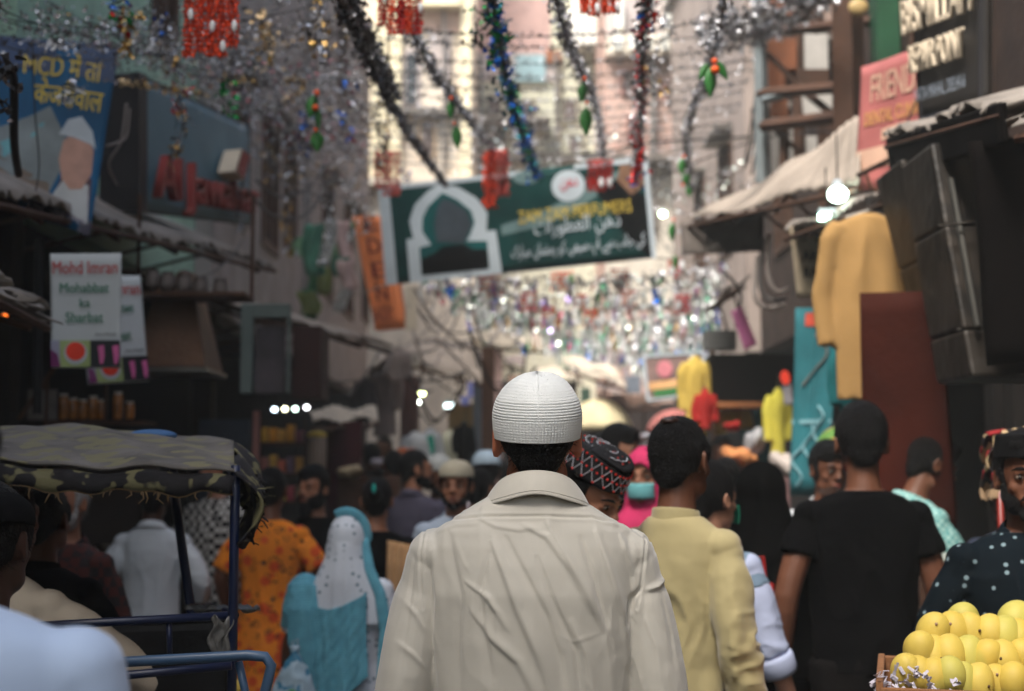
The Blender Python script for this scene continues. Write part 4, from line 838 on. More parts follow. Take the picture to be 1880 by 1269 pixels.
for k in range(18):
    th=2*math.pi*k/18
    for tt,oo in((.12,.5),(.5,0),(.5,.5),(.88,.5),(.88,0)):
        mb.ell(capy(th+oo*2*math.pi/18,tt,.003),(.0038,.0038,.0038),n=6,m=4)
    for q in range(3): mb.ell(ck@Vector((.022*(q+1)*math.cos(th*2),.027*(q+1)*math.sin(th*2),.094-.004*q)),(.0036,.0036,.0032),n=6,m=4)
mb.build('bead',red,cp,smooth=True)['kind']='stuff'
mb=MB()
for k in range(18):
    th=2*math.pi*k/18; dd=2*math.pi/18
    for a,b in(((0,.5),(.5,.92)),((.5,.92),(1,.5)),((0,.5),(.5,.08)),((.5,.08),(1,.5))):
        mb.tube([capy(th+dd*lerp(a[0],b[0],q/4),lerp(a[1],b[1],q/4),.0025) for q in range(5)],.0013,4)
    for q in range(2): mb.tube([ck@Vector((.03*(q+1)*math.cos(th+i*dd/2),.036*(q+1)*math.sin(th+i*dd/2),.0945-.006*q+(.003 if i%2 else 0))) for i in range(3)],.0015,4)
mb.build('embroidery',wht,cp,smooth=True)
person('man with wavy black hair looking right behind the embroidered cap',1136,784,6.8,-95,-28,3,garment='shirt',top_mat=c_black,skin='tan',face=True,hair='full',seed=21,vox=.009)
def hijab(o,T,mat,mask=None,drape=1.25):
    mb=MB(); mb.ell((0,-.012,1.655),(.094,.112,.112)); xform(mb,0,T); mb.ell(T@V((0,-.0,1.58)),(.082,.092,.09)); mb.tube([T@V((0,-.02,1.62)),(0,-.02,1.50),(0,-.02,1.43),(0,-.01,drape)],[.09,.105,.17,.225],24,ry=[.1,.1,.13,.155],up=(1,0,0))
    me=remesh(mb.mesh(),.009,4); displace(me,lambda v,n:.007*(ridged(v*np.array([16,16,5]))**2-.4))
    bm=bmesh.new(); bm.from_mesh(me); Ti=T.inverted(); kill=[]
    for v in bm.verts:
        q=Ti@v.co
        if q.y>.03 and (q.x/.058)**2+((q.z-1.612)/.078)**2<1: kill.append(v)
    bmesh.ops.delete(bm,geom=kill,context='VERTS'); bm.to_mesh(me); bm.free(); link('headscarf',me,mat,o,solid=.004)
    if mask: face_mask(o,T,mask)
def face_mask(o,T,mat):
    mb=MB(); mb.grid(lambda u,v:T@V((.066*math.sin((u-.5)*2.4),.018+.098*math.cos((u-.5)*2.1)**.9+.006*math.sin(v*3.1),1.542+.068*v)),16,8); mb.build('face_mask',mat,o,smooth=True,solid=.003)
    for s_ in(-1,1):
        mb=MB(); mb.tube([T@V((s_*.06,.055,1.60)),T@V((s_*.075,.01,1.62)),T@V((s_*.078,-.014,1.64))],.0013,5); mb.build('ear_loop',mat,o)
o,T,s=person('woman in bright pink headscarf and pale blue face mask',1188,812,6.0,172,-18,3,garment='kurta',top_mat=c_pink,skin='tan',hair=None,face=True,seed=22,vox=.008,collar_style=None,extra=.025)
hijab(o,T,c_pink,c_mask)
o,T,s=person('balding man in mustard kurta turned away to the right of centre',1246,766,4.05,-36,0,2,garment='kurta',top_mat=c_must,skin='brown',hair='short',seed=23,vox=.0065,collar_style='band',hem=.35,flare=.06,fold=.014,loose=.98,wid=.84,arms=dict(L=ARM['L'],R=((.198,-.05,1.14),(.212,.02,.90))))
mb=MB(); mb.ell((0,-.062,1.741),(.030,.034,.0150),n=20,m=12); xform(mb,0,T); me=remesh(mb.mesh(),.004,2); displace(me,lambda v,n:.003*(fbm(v*120,2)-.6)); link('bald_patch',me,M('scalp_thin_hair',(44,28,22),rough=.45,var=.4,scale=90),o)
o,T,s=person('child with dark hair and green face mask in denim vest with lilac sleeves',1302,853,4.75,-20,-30,garment='shirt',top_mat=c_lilac,skin='fair',hair='full',seed=24,vox=.0075,sleeve=.62,arms=dict(L=ARM['L'],R=((.215,-.03,1.13),(.285,.04,.90))),fold=.010,face=True,wid=.82)
face_mask(o,T,c_maskg)
me=shirt_mesh(None,.01,.78,.0,1.05,.80,0,.006,5); v=getv(me); link('vest',me,c_denim,o)
mb=MB(); a,b=V((.215,-.03,1.13)),V((.285,.04,.90)); mb.tube([lerp(a,b,.18),lerp(a,b,.24),lerp(a,b,.42),lerp(a,b,.48)],[.062,.068,.066,.058],18); mb.build('rolled_cuff',c_lilac,o,smooth=True)
mb=MB(); mb.tube([(.285+.030*math.cos(a),.04+.02*math.cos(a),.915+.028*math.sin(a)) for a in[q*.5 for q in range(13)]],.004,6); mb.build('bangle',M('bangle_gold',(196,150,70),metal=.9,rough=.3),o,smooth=True)
o,T,s=person('woman in long black veil, back turned, between child and black t-shirt man',1396,842,5.15,-4,garment='kurta',top_mat=c_veil,skin='fair',hair=None,seed=25,hem=.12,flare=.14,loose=1.2,collar_style=None,vox=.012,extra=.03)
mb=MB(); mb.ell((0,-.02,1.66),(.098,.118,.115)); mb.tube([(0,-.02,1.62),(0,-.04,1.5),(0,-.04,1.42),(0,-.04,1.2),(0,-.04,.95)],[.098,.125,.215,.26,.28],26,ry=[.11,.12,.15,.17,.19],up=(1,0,0)); me=remesh(mb.mesh(),.013,5); displace(me,lambda v,n:.012*(ridged(v*np.array([12,12,2.5]))**2-.4)); link('veil',me,c_veil,o)
mb=MB(); mb.box((0,0,0),(.10,.05,.22)); mb.tube([(-.03,0,.10),(-.02,0,.2),(.02,0,.2),(.03,0,.10)],.006,6); me=mb.mesh(); hb=link('handbag',me,M('bag_red',(160,30,24),rough=.5),None,bevel=.015); hb.location=P(1392,1130,4.95); tag(hb,'red handbag hanging beside the black veiled woman','handbag')
o,T,s=person('man in plain black t-shirt, back turned, arms at his sides',1580,746,4.95,3,-5,0,garment='t_shirt',top_mat=c_black,skin='brown',hair='full',seed=26,sleeve=.34,vox=.0065,collar_style=None,wid=1.07,loose=1.0,legs=c_grey,curl=32,arms=dict(L=((-.275,-.05,1.13),(-.28,.01,.88)),R=((.245,-.03,1.13),(.29,.06,.90))),hem=.88,fold=.013)
person('small boy with tousled hair looking over his shoulder beside black t-shirt man',1519,814,6.6,170,25,8,garment='shirt',top_mat=c_white,skin='brown',hair='full',face=True,seed=27,vox=.008)
o,T,s=person('man in teal checked shirt bending right over a stall',1708,802,6.0,-78,-6,22,garment='shirt',top_mat=c_tshirt,skin='brown',hair='full',face=True,seed=28,vox=.0075,sleeve=.4,arms=dict(L=((-.22,.13,1.18),(-.12,.36,1.12)),R=((.22,.10,1.17),(.12,.34,1.10))),fwd=.03)
person('man with pale lilac sleeve seated in the dark shop doorway',1850,868,6.3,150,-20,18,garment='shirt',top_mat=c_lilac,skin='dark',hair='full',face=True,seed=29,sit=True,arms=dict(R=((.32,.10,1.26),(.16,.30,1.30)),L=((-.30,.1,1.2),(-.1,.3,1.1))),sleeve=.75,thumb=dict(R=V((0,0,1))))
bx=MB(); q=P(1850,868,6.3); bx.box((q.x,6.35,.2),(.55,.5,.4)); tag(bx.build('stool',M('wood_dark',(70,46,32),rough=.8,bump=.3),bevel=.01),'dark wooden box stool under the seated man','stool')
person('man with moustache in dark printed shirt and black cap at right edge',1882,792,4.0,176,-8,2,garment='shirt',top_mat=c_print,skin='brown',hair='full',face=True,beard='full',seed=30,vox=.0065,cap=1,capm=k_dark,capkw=dict(h=.075,rimz=1.690,r=(.089,.110),flat=.8,tilt=-2),wid=1.1,extra=.01,arms=dict(L=((-.27,.0,1.14),(-.2,.2,1.0)),R=((.29,-.02,1.14),(.3,.12,.93))))
# --- the far crowd: heads and shoulders, each one a person
rc=random.Random(11); TOPS=[c_white,c_pale,c_purple,c_black,c_bluegrey,c_cream,c_rcheck,c_tan,c_pink]
FAR=[(655,838,12.5,'man in dark shirt far back beside the grey roll post','dark',0),(683,812,13.5,'tall figure in dark clothes beneath the hanging grey clothes','dark',0),(741,838,11.8,'child in a pale top far back among the crowd','pale',160),
 (1075,824,10.5,'man in red shirt far back right of the central white cap','red',20),(1160,815,9.5,'man in grey shirt far back above the pink headscarf','grey',-20),(1215,835,12.0,'person in white far back between pink headscarf and balding man','white',180),
 (1330,838,9.0,'person in dark top far back by the cloth heaps','dark',30),(1325,800,11,'woman in maroon far back under the yellow cloths','red',170),(925,845,14,'man in black hidden far behind the central man','dark',0),(860,822,15,'man in grey vest far back below the round white lamp','grey',10),
 (705,800,16,'man in dark coat far back in front of the grey pillar','dark',170),(1100,800,13,'man in brown shirt far back beneath the cream parasol','brown',0),(1180,822,15.5,'man in white cap far back beneath the framed poster','cap',175),(1045,838,16.5,'person in pale shirt far down the lane','white',0),(960,840,18,'man in blue shirt farthest down the lane','blue',0),(1240,828,17,'woman in yellow scarf far down the lane right side','yellow',0)]
cm=dict(dark=c_black,pale=c_pale,red=M('shirt_maroon',(96,24,30),rough=.9),grey=c_purple,white=c_white,brown=c_tan,cap=c_white,blue=c_bluegrey,yellow=M('scarf_yellow',(180,150,60),rough=.9))
protos={}
for i,(px,top,Y,lab,col,hd) in enumerate(FAR):
    if col not in protos:
        o,T,s=person(lab,px,top,Y,hd,garment='shirt',top_mat=cm[col],skin=['brown','tan','dark'][i%3],seed=50+i,vox=.016,group='passers-by far down the lane',face=hd>100,cap=1 if col=='cap' else 0,capm=k_grey)
        protos[col]=(o,T)
    else:
        q=P(px,top,Y); s=q.z/1.757; dup(protos[col][0],(q.x,Y,0),R(hd),lab,None,s)
# ---------------------------------------------------------------- the rickshaw with its camouflage canopy
camo=M('camo_canvas',(98,94,90),rough=.85,var=.35,scale=9,c2=(112,108,84),pat='blotch',pscale=15,bump=.25,bscale=40); camod=M('camo_dark',(20,17,20),rough=.8,var=.4,scale=6,c2=(98,94,66),pat='blotch',pscale=16,bump=.25,bscale=40)
bluep=M('paint_darkblue',(18,30,62),rough=.35,var=.2,spec=.5,bump=.05); bluel=M('paint_slateblue',(62,88,116),rough=.35,var=.2,spec=.5)
seat=M('vinyl_black',(10,9,10),rough=.6,var=.2,bump=.15); rubber=M('rubber_black',(18,18,18),rough=.9); chrome=M('steel_worn',(120,118,112),metal=.9,rough=.4); jute=M('frayed_jute',(112,92,66),rough=.95,bump=.3)
O=P(60,1000,3.7); O.z=0; rk=thing('rickshaw','blue framed rickshaw with ragged camouflage canopy at lower left','rickshaw',O)
cR=P(432,850,3.35); # front right corner of the canopy
xr,xl=cR.x,cR.x-1.45
def can(u,v):
    """u along the front from left to right, v from front to back"""
    x=lerp(xl,xr,u)-.19*v; y=3.34+.95*v; z=1.605+.11*math.sin(min(1,v*1.25)*math.pi*.5)-.045*max(0,(u-.62)/.38)**1.5*(.4+v)-.02*max(0,.25-u)
    z+=.005*math.sin(u*23+v*6)+.004*math.sin(u*51+2+v*11)+.003*math.sin(v*30+u*13)
    return Vector((x,y,z))-O
mb=MB(); mb.grid(can,90,30); cn=mb.build('canopy',camo,rk,smooth=True,solid=.006)
def val(u,v):
    p=can(u,0); p.z-=.012+v*(.044+.006*math.sin(u*37)+.004*math.sin(u*91)); p.y-=.022*math.sin(v*2.2)+.004*math.sin(u*60); return p
mb=MB(); mb.grid(val,120,6); mb.build('front_flap',camod,cn,smooth=True,solid=.005)
mb=MB(); mb.tube([val(i/80,1.02) for i in range(81)],.0032,6); r_=random.Random(3)
for i in range(46):
    p=val(r_.random(),1.02); k=r_.uniform(.008,.030); mb.tube([p,p+Vector((r_.uniform(-.008,.008),0,-k*.6)),p+Vector((r_.uniform(-.014,.014),0,-k))],[.003,.002,.001],4)
mb.build('frayed_edge',jute,cn)
def side(u,v):
    p=can(1,u); d=v*(.165+.03*math.sin(u*7)-.03*u+.012*math.sin(u*31)); return p+Vector((.062*math.sin(v*2.8)+.012*math.sin(u*24+v*5),0,-.004-d))
mb=MB(); mb.grid(side,40,14); mb.build('side_flap',camod,cn,smooth=True,solid=.006)
mb=MB(); 
for k in range(30):
    c=side(r_.random()*.5,.3+.7*r_.random()); e=Vector((r_.uniform(-.02,.05),r_.uniform(-.02,.02),r_.uniform(-.03,.02))); mb.tube([c,c+e*.5+Vector((0,0,.006)),c+e],[.007,.006,.002],5,ry=[.0015]*3)
mb.build('torn_strips',camod,cn)['kind']='stuff'
def bar(name,pts,r,mat,par=rk,n=10):
    mb=MB(); mb.tube([Vector(p)-O for p in pts],r,n); return mb.build(name,mat,par,smooth=True)
def postdn(a,z=.55): return Vector((a.x,a.y,z))
f1=P(431,945,3.37); bar('post',[Vector((f1.x,f1.y,1.60)),f1,postdn(f1,.4)],.0115,bluep)
b1=P(318,890,4.2); b2=P(352,1130,3.75); bar('post',[b1+Vector((0,0,.06)),b1,b2,postdn(b2,.5)],.013,bluep)
for xx in(-1.95,): bar('post',[Vector((xx,3.4,1.6)),Vector((xx,3.4,.4))],.0115,bluep); bar('post',[Vector((xx,4.2,1.64)),Vector((xx,4.2,.4))],.0115,bluep)
bar('roof_rail',[can(0,.02)+O-Vector((0,0,.03)),can(.99,.02)+O-Vector((0,0,.03))],.010,bluep); bar('roof_rail',[can(.99,.02)+O-Vector((0,0,.035)),can(.985,.97)+O-Vector((0,0,.035))],.010,bluep); bar('roof_rail',[can(0,.97)+O-Vector((0,0,.03)),can(.985,.97)+O-Vector((0,0,.03))],.010,bluep)
bar('seat_rail',[P(-300,1180,3.38),P(110,1147,3.38),P(430,1130,3.38)],.0105,bluep); bar('seat_rail',[P(431,1130,3.38),P(400,1118,3.8),P(380,1112,4.2)],.0105,bluep)
bar('hand_rail',[P(-200,1235,3.1),P(200,1217,3.1),P(455,1203,3.1),P(487,1206,3.1),P(498,1222,3.1),P(492,1250,3.1),P(470,1330,3.12),P(452,1420,3.15)],.0115,bluel)
bar('hand_rail',[P(438,1215,3.12),P(450,1269,3.12),P(462,1340,3.12)],.009,bluel); bar('hand_rail',[P(-100,1262,3.3),P(230,1240,3.3),P(425,1222,3.32)],.010,bluep)
bar('brace',[P(310,1130,3.39),P(312,1205,3.38)],.007,bluep)
mb=MB(); a=P(120,1150,3.55); b=P(428,1136,3.55); mb.hexa([a-O+Vector((-.3,0,-.30)),b-O+Vector((0,0,-.30)),b-O+Vector((0,0,-.006)),a-O+Vector((-.3,0,-.006))],[q-O+Vector((0,.07,0)) for q in(a+Vector((-.3,0,-.30)),b+Vector((0,0,-.30)),b+Vector((0,0,-.006)),a+Vector((-.3,0,-.006)))]); mb.build('backrest',seat,rk,bevel=.02)
mb=MB(); mb.box(Vector((-1.28,3.85,.80))-O,(1.3,.5,.12)); mb.build('seat',seat,rk,bevel=.03)
mb=MB(); mb.box(Vector((-1.28,3.85,.42))-O,(1.34,.96,.05)); mb.build('floor_pan',bluep,rk,bevel=.01)
mb=MB(); mb.box(Vector((-1.28,4.07,.58))-O,(1.30,.04,.30)); mb.box(Vector((-1.28,3.6,.59))-O,(1.28,.04,.30)); mb.build('side_panel',bluel,rk,bevel=.01)
for x_,y_ in((-.66,3.95),(-1.92,3.95),(-1.28,5.0)):
    mb=MB(); c=Vector((x_,y_,.28))-O; mb.tube([c+Vector((0,.25*math.cos(k*math.pi/12),.25*math.sin(k*math.pi/12))) for k in range(25)],.03,8); wh=mb.build('wheel',rubber,rk,smooth=True)
    mb=MB(); mb.tube([c+Vector((0,.222*math.cos(k*math.pi/12),.222*math.sin(k*math.pi/12))) for k in range(25)],.010,6)
    for k in range(12): a_=k*math.pi/6; mb.tube([c,c+Vector((0,.22*math.cos(a_),.22*math.sin(a_)))],.003,4)
    mb.build('rim',chrome,wh)
# plastic scraps tied to the rail
plast=M('plastic_film',(96,94,90),rough=.3,var=.2,spec=.6,bump=.4)
mb=MB(); q0=P(405,1172,3.36); mb.grid(lambda u,v:q0+Vector((-.024+.048*u+.007*math.sin(v*9),.006*math.sin(u*15+v*7),.045-.095*v+.01*math.sin(u*8))),14,14); tag(mb.build('plastic_scrap',plast,smooth=True,solid=.002),'crumpled clear plastic scrap tied to the rickshaw post','plastic scrap')
mb=MB(); q1=P(405,1128,3.6); mb.grid(lambda u,v:q1+Vector((-.09+.18*u,.05*v,.012+.012*math.sin(u*19+v*5)*math.sin(v*7))),24,8); tag(mb.build('plastic_sheet',plast,smooth=True,solid=.002),'thin pale plastic sheet lying on the rickshaw seat rail','plastic sheet')
mb=MB(); q2=P(280,800,3.95); mb.ell(q2,(.07,.05,.018)); me=remesh(mb.mesh(),.006,1); tag(link('cloth_patch',me,M('cloth_blue',(66,104,150),rough=.8)),'small bright blue cloth bundle on top of the canopy','cloth')
# yellow fruit seen through the lower rails
ym=M('mango_skin',(200,172,74),rough=.6,var=.10,scale=7,c2=(192,174,80),pat='blotch',pscale=3,bump=.04,bscale=200,spec=.4)
for k,(px,py) in enumerate(((325,1266),(348,1262),(388,1264),(412,1254),(432,1262))):
    mb=MB(); q=P(px,py+4,5.0); mb.ell(q,(.042,.045,.035)); tag(mb.build('mango',[ym],smooth=True),'yellow mango number %s from the left behind the lower rickshaw rails'%['one','two','three','four','five'][k],'mango','mangoes glimpsed behind the rickshaw')
mb=MB(); q=P(380,1300,5.0); mb.box((q.x,5.05,q.z-.06),(.5,.4,.06)); mb.box((q.x,5.05,(q.z-.1)/2),(.44,.34,q.z-.1)); tag(mb.build('fruit_table',W_DK,bevel=.008),'low wooden fruit table behind the rickshaw','table')
# plastic bag carried by the woman in teal
tb=thing('carrier_bag','clear carrier bag of colourful goods held by the woman in teal scarf','bag',P(541,1200,5.28))
mb=MB(); mb.loft([(-.26,.02,.02,0),(-.24,.075,.05,0),(-.15,.085,.055,0),(-.06,.05,.03,0),(0,.012,.012,0),(.03,.02,.01,0)],24); me=remesh(mb.mesh(),.008,1); displace(me,lambda v,n:.012*(ridged(v*np.array([40,40,18]))-.5)); link('film',me,M('bag_film',(150,174,190),rough=.25,var=.25,c2=(60,120,150),pat='blotch',pscale=14,spec=.6),tb)
mb=MB(); mb.tube([(0,0,-.0),(-.01,0,.04),(.01,0,.055),(.012,0,.0)],.004,6); mb.build('handle',M('bag_film',(150,174,190)),tb)
for k,(x,z,c) in enumerate(((-.03,-.2,(170,40,50)),(.03,-.19,(60,70,140)),(.0,-.15,(60,130,80)))):
    mb=MB(); mb.ell((x,-.045,z),(.028,.018,.03)); mb.build('packet',M('packet_%d'%k,c,rough=.4),tb,smooth=True)
# ---------------------------------------------------------------- mango crate, lower right
yms=[ym,M('mango_skin_green',(188,176,84),rough=.6,var=.15,scale=6,bump=.04,bscale=200,spec=.4),M('mango_skin_orange',(202,176,80),rough=.6,var=.12,scale=6,bump=.04,bscale=200,spec=.4)]
spot=M('mango_scar',(80,56,34),rough=.7); stk=M('fruit_sticker',(150,120,100),rough=.5)
rm=random.Random(5)
rows=[('bottom row',3.16,.040,[(1664,1238),(1690,1242),(1716,1246),(1745,1243),(1772,1254),(1800,1256),(1832,1258),(1862,1254),(1890,1262),(1922,1262)],.038),
 ('middle row',3.24,.047,[(1692,1200),(1718,1207),(1746,1206),(1782,1208),(1812,1215),(1845,1216),(1874,1214),(1904,1214),(1938,1216)],.042),
 ('upper row',3.32,.047,[(1716,1167),(1748,1165),(1780,1167),(1818,1170),(1846,1173),(1874,1178),(1906,1186),(1940,1180)],.044),
 ('topmost row',3.42,.040,[(1772,1150),(1868,1146),(1925,1140)],.046)]
ords=['first','second','third','fourth','fifth','sixth','seventh','eighth','ninth','tenth']
proto=[]
def mango_mesh(i):
    mb=MB(); mb.ell((0,0,0),(.038,.038,.052),n=28,m=20); me=mb.mesh('mango'); v=getv(me); z=v[:,2]/.052; v[:,0]*=1+.10*z; v[:,0]+=.006*(1-z*z)*(1 if i%2 else -1); v[:,1]*=1+.06*z; v+= .0012*(fbm(v*30+i,2)-.5)[:,None]; setv(me,v); return me
mms=[mango_mesh(i) for i in range(3)]
for nm,Y,ry,pts,rs in rows:
    for k,(px,py) in enumerate(pts):
        me=mms[rm.randrange(3)].copy(); me.materials.clear(); o=link('mango',me,rm.choice(yms+[ym]),None); p=P(px,py,Y+rm.uniform(-.01,.01)); o.location=p; s_=rs/.041*.98; o.scale=(s_,s_,s_)
        o.rotation_euler=(rm.uniform(-.35,.05),rm.uniform(-.25,.25),rm.uniform(0,6)); tag(o,'yellow mango, %s in the %s of the crate at lower right'%(ords[k],nm),'mango','mangoes stacked in the crate')
        mb=MB(); d=Vector((rm.uniform(-.5,.5),-.8,rm.uniform(-.3,.7))).normalized(); 
        q=o.rotation_euler.to_matrix().inverted()@d; mb.ell(Vector((q.x*.0375,q.y*.0375,q.z*.0495)),(.0035,.0035,.0035),n=8,m=6); mb.build('blemish',spot if rm.random()<.75 else stk,o,smooth=True)
cr=thing('fruit_crate','open wooden fruit crate holding the mangoes at lower right','crate',P(1800,1290,3.3))
zt=P(1640,1254,3.1).z; wood=M('crate_wood',(134,92,60),rough=.85,var=.3,scale=5,bump=.3,bscale=40)
xa=P(1622,1250,3.1).x; C0=Vector((xa,3.085,zt)); cr.location=C0; cr.rotation_euler=(0,0,R(-15))

mb=MB(); mb.box(Vector((xa+.36,3.085,zt-.035))-C0,(.74,.016,.055)); mb.build('front_slat',wood,cr,bevel=.003); mb=MB(); mb.box(Vector((xa+.36,3.085,zt-.105))-C0,(.74,.016,.055)); mb.build('front_slat',wood,cr,bevel=.003)
mb=MB(); mb.box(Vector((xa-.012,3.33,zt-.045))-C0,(.016,.5,.10)); mb.build('end_board',wood,cr,bevel=.003); mb=MB(); mb.box(Vector((xa+.36,3.575,zt-.06))-C0,(.74,.016,.12)); mb.build('back_board',wood,cr,bevel=.003)
mb=MB(); mb.box(Vector((xa+.36,3.33,zt-.15))-C0,(.74,.5,.012)); mb.build('base',wood,cr)
mb=MB(); mb.ell(Vector((xa+.42,3.40,zt-.04))-C0,(.36,.15,.10)); me=remesh(mb.mesh(),.015,2); displace(me,lambda v,n:.01*(fbm(v*30)-.5)); link('straw_bed',me,M('straw',(120,104,76),rough=.95,bump=.6,bscale=60),cr)
mb=MB(); 
for k in range(60):
    a=rm.random(); c=Vector((lerp(xa-.01,xa+.16,a**1.3),3.10+rm.uniform(-.02,.05),zt+rm.uniform(-.02,.022))); d=Vector((rm.uniform(-1,1),rm.uniform(-.4,.2),rm.uniform(-.6,.9)))*rm.uniform(.012,.032); e=Vector((rm.uniform(-1,1),rm.uniform(-1,1),rm.uniform(-1,1)))*.008
    mb.tube([c,c+d*.33+e,c+d*.66-e,c+d],[.0035,.004,.004,.003],5,ry=[.0006]*4)
o=mb.build('paper_shreds',M('paper_shred',(186,180,190),rough=.6,var=.1)); tag(o,'curly white paper shreds spilling over the crate edge','packing paper'); o['kind']='stuff'
cart=thing('vendor_cart','wooden vendor cart under the mango crate','cart',(C0.x+.42,3.5,0)); top=zt-.17
mb=MB(); mb.box((.1,.05,top-.03),(1.25,1.0,.05)); mb.build('deck',wood,cart,bevel=.004)
for sx in(-.45,.65):
    for sy in(-.35,.45): mb=MB(); mb.box((sx,sy,(top-.06)/2),(.05,.05,top-.06)); mb.build('leg',wood,cart)
for sy in(-.30,.40): mb=MB(); mb.box((.1,sy,top-.12),(1.1,.03,.08)); mb.build('rail',wood,cart)
# ---------------------------------------------------------------- striped hood at right edge
q=P(1815,800,4.6); hd_=thing('cycle_hood','red, cream and black striped fringed hood on a red pole at right edge','hood',q)
strp=M('stripe_fabric',(30,24,26),rough=.85,var=.2,c2=(186,160,122),pat='wavex',pscale=9,bump=.2); redp=M('paint_red',(128,34,26),rough=.4,spec=.5)
mb=MB(); 
def hood(u,v):
    if v<.45: t=v/.45; x=.012*math.sin(t*9+u*5)-.006*(1-t); z=-.175*(1-t)
    else: t=(v-.45)/.55; x=.45*t; z=.055*math.sin(t*math.pi*.5)
    return (x+.035*u,-.02+.17*u,z+.006*math.sin(u*17+v*8))
mb.grid(hood,30,40); mb.build('cloth',strp,hd_,smooth=True,solid=.006)
rs_=M('stripe_red',(140,34,36),rough=.85)
for k in range(5):
    mb=MB(); mb.grid(lambda u,v:Vector(hood(.0+.9*u,.05+k*.19+.06*v+.05*u))+Vector((-.004,-.004,.007)),16,4); mb.build('stripe',rs_,hd_,smooth=True,solid=.003)
mb=MB()
for k in range(22): c=Vector(hood(k/22,0)); mb.tube([c,c+Vector((.004*math.sin(k),0,-.03))],[.006,.003],5)
for k in range(12): c=Vector((-.004+.006*k,-.025,-.172)); mb.tube([c,c+Vector((0,0,-.028))],[.006,.003],5)
mb.build('fringe',M('fringe_cream',(190,160,126),rough=.9),hd_)
mb=MB(); mb.tube([(.022,-.02,-.02),(.028,-.02,-.6),(.03,-.02,-q.z+.02)],.011,8); mb.build('pole',redp,hd_,smooth=True); mb=MB(); mb.tube([(.40,.45,.04),(.40,.45,-q.z+.02)],.011,8); mb.build('pole',redp,hd_,smooth=True)
# ---------------------------------------------------------------- things hung and stacked along both sides
def garment(name,label,px,py0,py1,pxw,Y,mat,sleeve=.6,yaw=0,cat='garment',thin=.035,fold=.012,tail=0,seed=0):
    """a shirt on its hanger, hanging free: shoulders, both sleeves, hem"""
    top,bot=P(px,py0,Y),P(px,py1,Y); w_=pxw*Y/F/2; h=top.z-bot.z; t=thing(name,label,cat,top,R(yaw)); mb=MB()
    mb.loft([(-h,w_*.92+tail,thin*1.1,0),(-h*.6,w_*.82,thin,0),(-h*.3,w_*.78,thin,0),(-.10*h-.02,w_*.80,thin*.9,0),(-.035,w_*.62,thin*.7,0),(-.0,w_*.22,thin*.6,0)],28)
    for s in(-1,1):
        L_=h*sleeve; mb.tube([(s*w_*.62,0,-.06),(s*w_*.86,0,-.12),(s*w_*1.06,.01,-.12-L_*.5),(s*w_*.98,.0,-.1-L_)],[.05,.052,.05,.05],14,ry=[thin*.7]*4,up=(1,0,0))
    me=remesh(mb.mesh(),max(.009,h/60),2); displace(me,lambda v,n:fold*(ridged(v*np.array([16,9,2.4])+seed)**2-.4)*np.clip(-v[:,2]*8,0,1)); link('cloth',me,mat,t)
    mb=MB(); mb.tube([(-w_*.5,0,-.02),(0,0,.012),(w_*.5,0,-.02)],.006,6); mb.tube([(0,0,.01),(0,0,.05),(.02,0,.07),(0,0,.09)],.003,6); mb.build('hanger',chrome,t); return t
must=M('cloth_ochre',(162,126,76),rough=.85,var=.08,bump=.15,bscale=200)
garment('hanging_kurta','mustard kurta with long sleeves hanging from the awning at right','1',0,0,0,1,must) if 0 else garment('hanging_kurta','mustard kurta with long sleeves hanging from the awning at right',1594,392,735,168,6.5,must,sleeve=.60,yaw=0,cat='kurta',tail=-.03,seed=2,thin=.045,fold=.018)
garment('hanging_kurta','royal blue garment hanging behind the mustard kurta',1678,384,600,86,6.75,M('cloth_royalblue',(24,44,120),rough=.8,bump=.1),sleeve=.4,yaw=10,cat='garment')
garment('hanging_cloth','dark teal garment hanging lower down behind the mustard kurta',1562,622,790,50,6.9,M('cloth_darkteal',(20,96,100),rough=.85),sleeve=.5)
yl=M('cloth_yellow',(206,176,84),rough=.85,var=.08,bump=.1); 
for lab,px,a,b,w_,Y,mt in [('tall yellow garment hanging in the stall right of the framed poster',1276,654,806,44,11.0,yl),('short yellow garment hanging under the dark stall shelf',1325,738,796,26,11.2,yl),('narrow yellow garment beside the short yellow one under the shelf',1360,738,784,18,11.3,yl),
  ('red garment hanging against the tall yellow garment',1294,712,790,24,10.8,M('cloth_red',(160,30,24),rough=.85)),('long lime yellow garment hanging beside the teal cloth banner',1428,712,856,30,10.0,M('cloth_limeyellow',(206,196,76),rough=.85)),
  ('teal dress hanging deep in the right hand stall',1394,728,856,46,11.5,M('cloth_dullteal',(40,104,108),rough=.85)),('dark green garment between the small yellow ones',1344,742,790,18,11.4,M('cloth_darkgreen',(30,60,40),rough=.9)),
  ('grey shirt hanging from the left wall beside the brown pillar',708,662,800,46,12.8,M('cloth_warmgrey',(128,116,112),rough=.9)),('lighter grey garment hanging just left of the brown pillar',732,640,700,34,12.4,M('cloth_warmgrey',(128,116,112))),
  ('white shirt hanging foremost under the bright lamps at left of centre',762,792,868,38,13.0,c_white),('white shirt with a green scarf under the bright lamps',790,786,862,34,13.4,c_white),('pale cream shirt hanging last under the bright lamps',826,790,860,32,13.8,M('cloth_palecream',(176,176,156),rough=.9)),
  ('black garment hanging between the pale shirts and the tan wall',852,774,850,26,13.6,c_black),('pale lilac cloth hanging far right of the white cap',1118,740,790,34,17,M('cloth_palelilac',(176,166,180),rough=.9)),
  ('grey trousers hanging dark under the grey awning',670,690,790,26,12.6,M('cloth_slate',(84,80,82),rough=.9))]:
    garment('hanging_garment',lab,px,a,b,w_,Y,mt,sleeve=.5,thin=.05,fold=.02)
